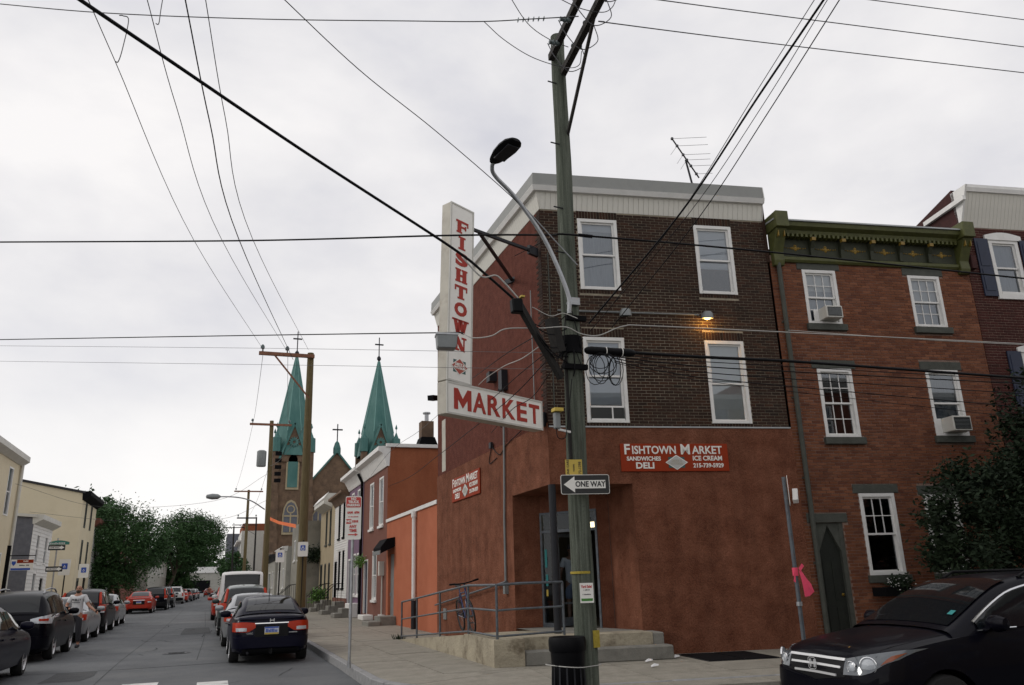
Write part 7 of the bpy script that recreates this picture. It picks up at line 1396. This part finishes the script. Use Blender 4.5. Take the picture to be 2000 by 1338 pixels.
def person(lab, loc, rz, H, skinm, shirt, legs, arms, short=True, hair=None, cap=None, fingers=True, hold=(), bald=False, beard=None):
    """arms: for each side, elbow and wrist positions in figure units (height 1.75)"""
    o = T(empty('person', loc, rz), lab, 'person'); k = H/1.75; o.scale = (k, k, k)
    N = [((0, 0, .95), (.15, .11)), ((0, .0, 1.12), (.135, .10)), ((0, 0, 1.32), (.165, .115)), ((0, .01, 1.44), (.10, .08)), ((0, -.005, 1.52), .058), ((0, -.02, 1.60), (.072, .085)), ((0, -.015, 1.69), (.074, .092)), ((0, -.01, 1.735), (.05, .06))]
    Eg = [(0, 1), (1, 2), (2, 3), (3, 4), (4, 5), (5, 6), (6, 7)]
    for sg, (el, wr) in ((-1, arms[0]), (1, arms[1])):
        i = len(N); N += [((sg*.17, .01, 1.42), .062), (el, .045), (wr, .032)]; Eg += [(3, i), (i, i+1), (i+1, i+2)]
        d = (Vector(wr)-Vector(el)).normalized(); p = Vector(wr)+d*.07; j = len(N); N.append((tuple(p), (.036, .022))); Eg.append((i+2, j)); sd = d.cross(Vector((0, 1, .2))).normalized()
        if fingers:
            for q, ln_ in ((-.03, .07), (-.01, .085), (.011, .08), (.03, .062)): f0 = p+d*.035+sd*q; jj = len(N); N += [(tuple(f0), .0095), (tuple(f0+d*ln_*.55+Vector((0, -.01, 0))), .0085), (tuple(f0+d*ln_*.8+Vector((0, -.03, -.01))), .007)]; Eg += [(j, jj), (jj, jj+1), (jj+1, jj+2)]
            jj = len(N); t0 = Vector(wr)+d*.045+sd*.035; N += [(tuple(t0), .011), (tuple(t0+d*.04+sd*.025), .0095)]; Eg += [(i+2, jj), (jj, jj+1)]
    for sg, (kn, an, to) in zip((-1, 1), legs):
        i = len(N); N += [((sg*.09, 0, .88), .092), (kn, .06), (an, .042), (to, (.045, .035))]; Eg += [(0, i), (i, i+1), (i+1, i+2), (i+2, i+3)]
    body = skin(N, Eg, MT[skinm], o, 'body')
    # clothes, slightly larger shells
    Sn = [((0, 0, .86), (.175, .135)), ((0, 0, 1.0), (.172, .13)), ((0, 0, 1.15), (.165, .125)), ((0, 0, 1.33), (.185, .13)), ((0, .01, 1.45), (.12, .088))]; Se = [(0, 1), (1, 2), (2, 3), (3, 4)]
    for sg, (el, wr) in ((-1, arms[0]), (1, arms[1])): i = len(Sn); a_ = Vector((sg*.175, .01, 1.425)); e_ = Vector(el); Sn += [(tuple(a_), .076), (tuple(a_.lerp(e_, .72)), .068)]; Se += [(4, i), (i, i+1)]
    skin(Sn, Se, MT[shirt], o, 'shirt')
    Pn = [((0, 0, .98), (.16, .12)), ((0, 0, .88), (.165, .125))]; Pe = [(0, 1)]
    for sg, (kn, an, to) in zip((-1, 1), legs):
        i = len(Pn); h_ = Vector((sg*.09, 0, .86)); kv = Vector(kn); Pn += [(tuple(h_), .105), (tuple(h_.lerp(kv, .9)), .088)]; Pe += [(1, i), (i, i+1)]
        if not short: Pn += [(tuple(Vector(an)+Vector((0, 0, .05))), .07)]; Pe += [(i+1, i+2)]
    skin(Pn, Pe, MT[short if isinstance(short, str) else 'cloth_dark'], o, 'shorts' if short else 'trousers')
    for sg, (kn, an, to) in zip((-1, 1), legs): s = MB(); a_, t_ = Vector(an), Vector(to); s.tube([a_+Vector((0, .05, -.045)), a_+Vector((0, 0, -.03)), t_+Vector((0, 0, .0)), t_+(t_-a_)*.35], [.04, .055, .052, .03], 8); s.build('shoe', MT['cloth_dark'], o, smooth=True)
    fc = MB()
    for sg in (-1, 1): fc.lathe([(0, .03), (.018, .02), (.02, -.01), (0, -.03)], 8, Matrix.Translation((sg*.075, .005, 1.63)))
    fc.lathe([(0, .0), (.012, -.02), (.018, -.045), (0, -.05)], 6, Matrix.Translation((0, -.108, 1.655))); fc.build('ears_and_nose', MT[skinm], o, smooth=True)
    ey_ = MB(); ey_.box(-.045, -.02, -.098, -.09, 1.655, 1.668); ey_.box(.02, .045, -.098, -.09, 1.655, 1.668); ey_.box(-.03, .03, -.099, -.09, 1.572, 1.58); ey_.build('eyes_and_mouth', MT['cloth_dark'], o)
    if beard: b = MB(); b.lathe([(.0, -.07), (.05, -.055), (.07, -.01), (.06, .02)], 12, Matrix.Translation((0, -.045, 1.58))); b.build('beard', MT[beard], o, smooth=True)
    if hair or cap: b = MB(); b.lathe([(.098, 0), (.1, .05), (.075, .1), (.0, .125)], 16, Matrix.Translation((0, -.005, 1.66))); (b.box(-.06, .06, -.2, -.06, 1.665, 1.68) if cap else None); b.build('cap' if cap else 'hair', MT[cap or hair], o, smooth=True)
    return o
pm = person('bald bearded man in a white printed T-shirt standing beside the black estate car', (-3.86, 29.1, G(29)), R(-12), 1.84, 'skin', 'tee_white', [((-.1, -.03, .5), (-.11, .03, .09), (-.12, -.09, .04)), ((.1, -.02, .5), (.12, .03, .09), (.13, -.09, .04))], [((-.3, -.05, 1.16), (-.13, -.27, 1.1)), ((.33, -.02, 1.15), (.55, -.16, 1.02))], short=False, beard='bark')
text('PHILLY', 0, -.142, 1.33, .085, MT['cloth_dark'], pm, bold=.003, depth=.004, name='shirt_print'); MB().box(-.11, .11, -.142, -.138, 1.255, 1.27).build('shirt_print', MT['cloth_dark'], pm)
bgp = T(empty('shoulder_bag', pm.location+Vector((-.28, -.22, 1.12))), 'dark bag held under the arm of the man in white', 'bag'); MB().lathe([(0, -.1), (.1, -.09), (.12, 0), (.1, .09), (0, .1)], 12, Matrix.Diagonal((1.2, .7, 1, 1))).build('bag_body', MT['black'], bgp, smooth=True)
hp = T(empty('wallet', pm.location+Vector((.63, -.32, 1.04))), 'small dark object in the outstretched hand of the man in white', 'wallet'); MB().box(-.07, .07, -.05, .05, -.03, .05).build('case', MT['black'], hp, bevel=.015)
iw = mk.matrix_world if False else (Matrix.Translation(C0) @ Matrix.Rotation(FA, 4, 'Z')); pd = iw @ (MD @ Vector((.34, .75, .62)))
person('customer in a grey T-shirt, blue shorts and dark cap standing inside the market door', pd, R(160), 1.78, 'skin_dark', 'tee_grey', [((-.1, -.02, .5), (-.1, .03, .09), (-.1, -.09, .04)), ((.1, -.02, .5), (.1, .03, .09), (.11, -.09, .04))], [((-.27, .02, 1.17), (-.28, -.08, .93)), ((.27, .02, 1.17), (.28, -.08, .93))], short='shorts_blue', cap='cloth_dark')
person('distant walker in rust coloured clothes in the middle of the street', (-.2, 120, G(120)), R(180), 1.75, 'skin', 'cloth_rust', [((-.1, -.12, .5), (-.1, -.02, .09), (-.1, -.14, .04)), ((.1, .06, .5), (.1, .26, .12), (.1, .15, .05))], [((-.25, .05, 1.17), (-.26, .05, .93)), ((.25, -.05, 1.17), (.26, -.15, .95))], short=True, hair='cloth_dark', fingers=False)

# ------------------------------------------------------------------ the rest of the crossing: unseen houses by the viewpoint, added to shade and reflect
def across(lab, loc, rz, w, h, dep, m, n_):
    o = T(empty('rowhouse', loc, rz), lab, 'house', 'rowhouses on the viewer side of the crossing'); ops = [(w*(i+.5)/n_-.45, z, .9, 1.7) for i in range(n_) for z in (1.3, 4.4, 7.0) if z+1.8 < h]
    b = MB(); wall(b, 0, w, -.2, h, ops); b.build('front_wall', MT[m], o); s = MB(); s.quad((0, 0, -.2), (0, dep, -.2), (0, dep, h), (0, 0, h)); s.quad((w, 0, -.2), (w, dep, -.2), (w, dep, h), (w, 0, h)); s.quad((0, dep, -.2), (w, dep, -.2), (w, dep, h), (0, dep, h)); s.quad((0, 0, h), (w, 0, h), (w, dep, h), (0, dep, h)); s.build('side_wall', MT[m], o)
    for k in ops: window(o, *k, detail=False, blind=.4)
    MB().prism([(.05, h-.5), (-.05, h-.5), (-.35, h-.1), (-.35, h+.1), (.1, h+.1)], 0, w, 'x').build('cornice', MT['cream_metal'], o)
q0 = fw(34, -15.5, 0)
for i, (w, h, m) in enumerate(((7, 9.6, 'row_brick'), (7, 9.2, 'grey_stucco'), (7.5, 9.8, 'row_brick'), (7, 9.0, 'tan'))):
    p = q0 - FD*sum((7, 7, 7.5, 7)[:i]); across(['brick house across the near street, farthest right, behind the viewer', 'grey house across the near street, behind the viewer', 'wide brick house across the near street, behind the viewer', 'tan corner house across the near street, nearest the viewer'][i], (p.x, p.y, 0), FA+math.pi, w, h, 9, m, 3)
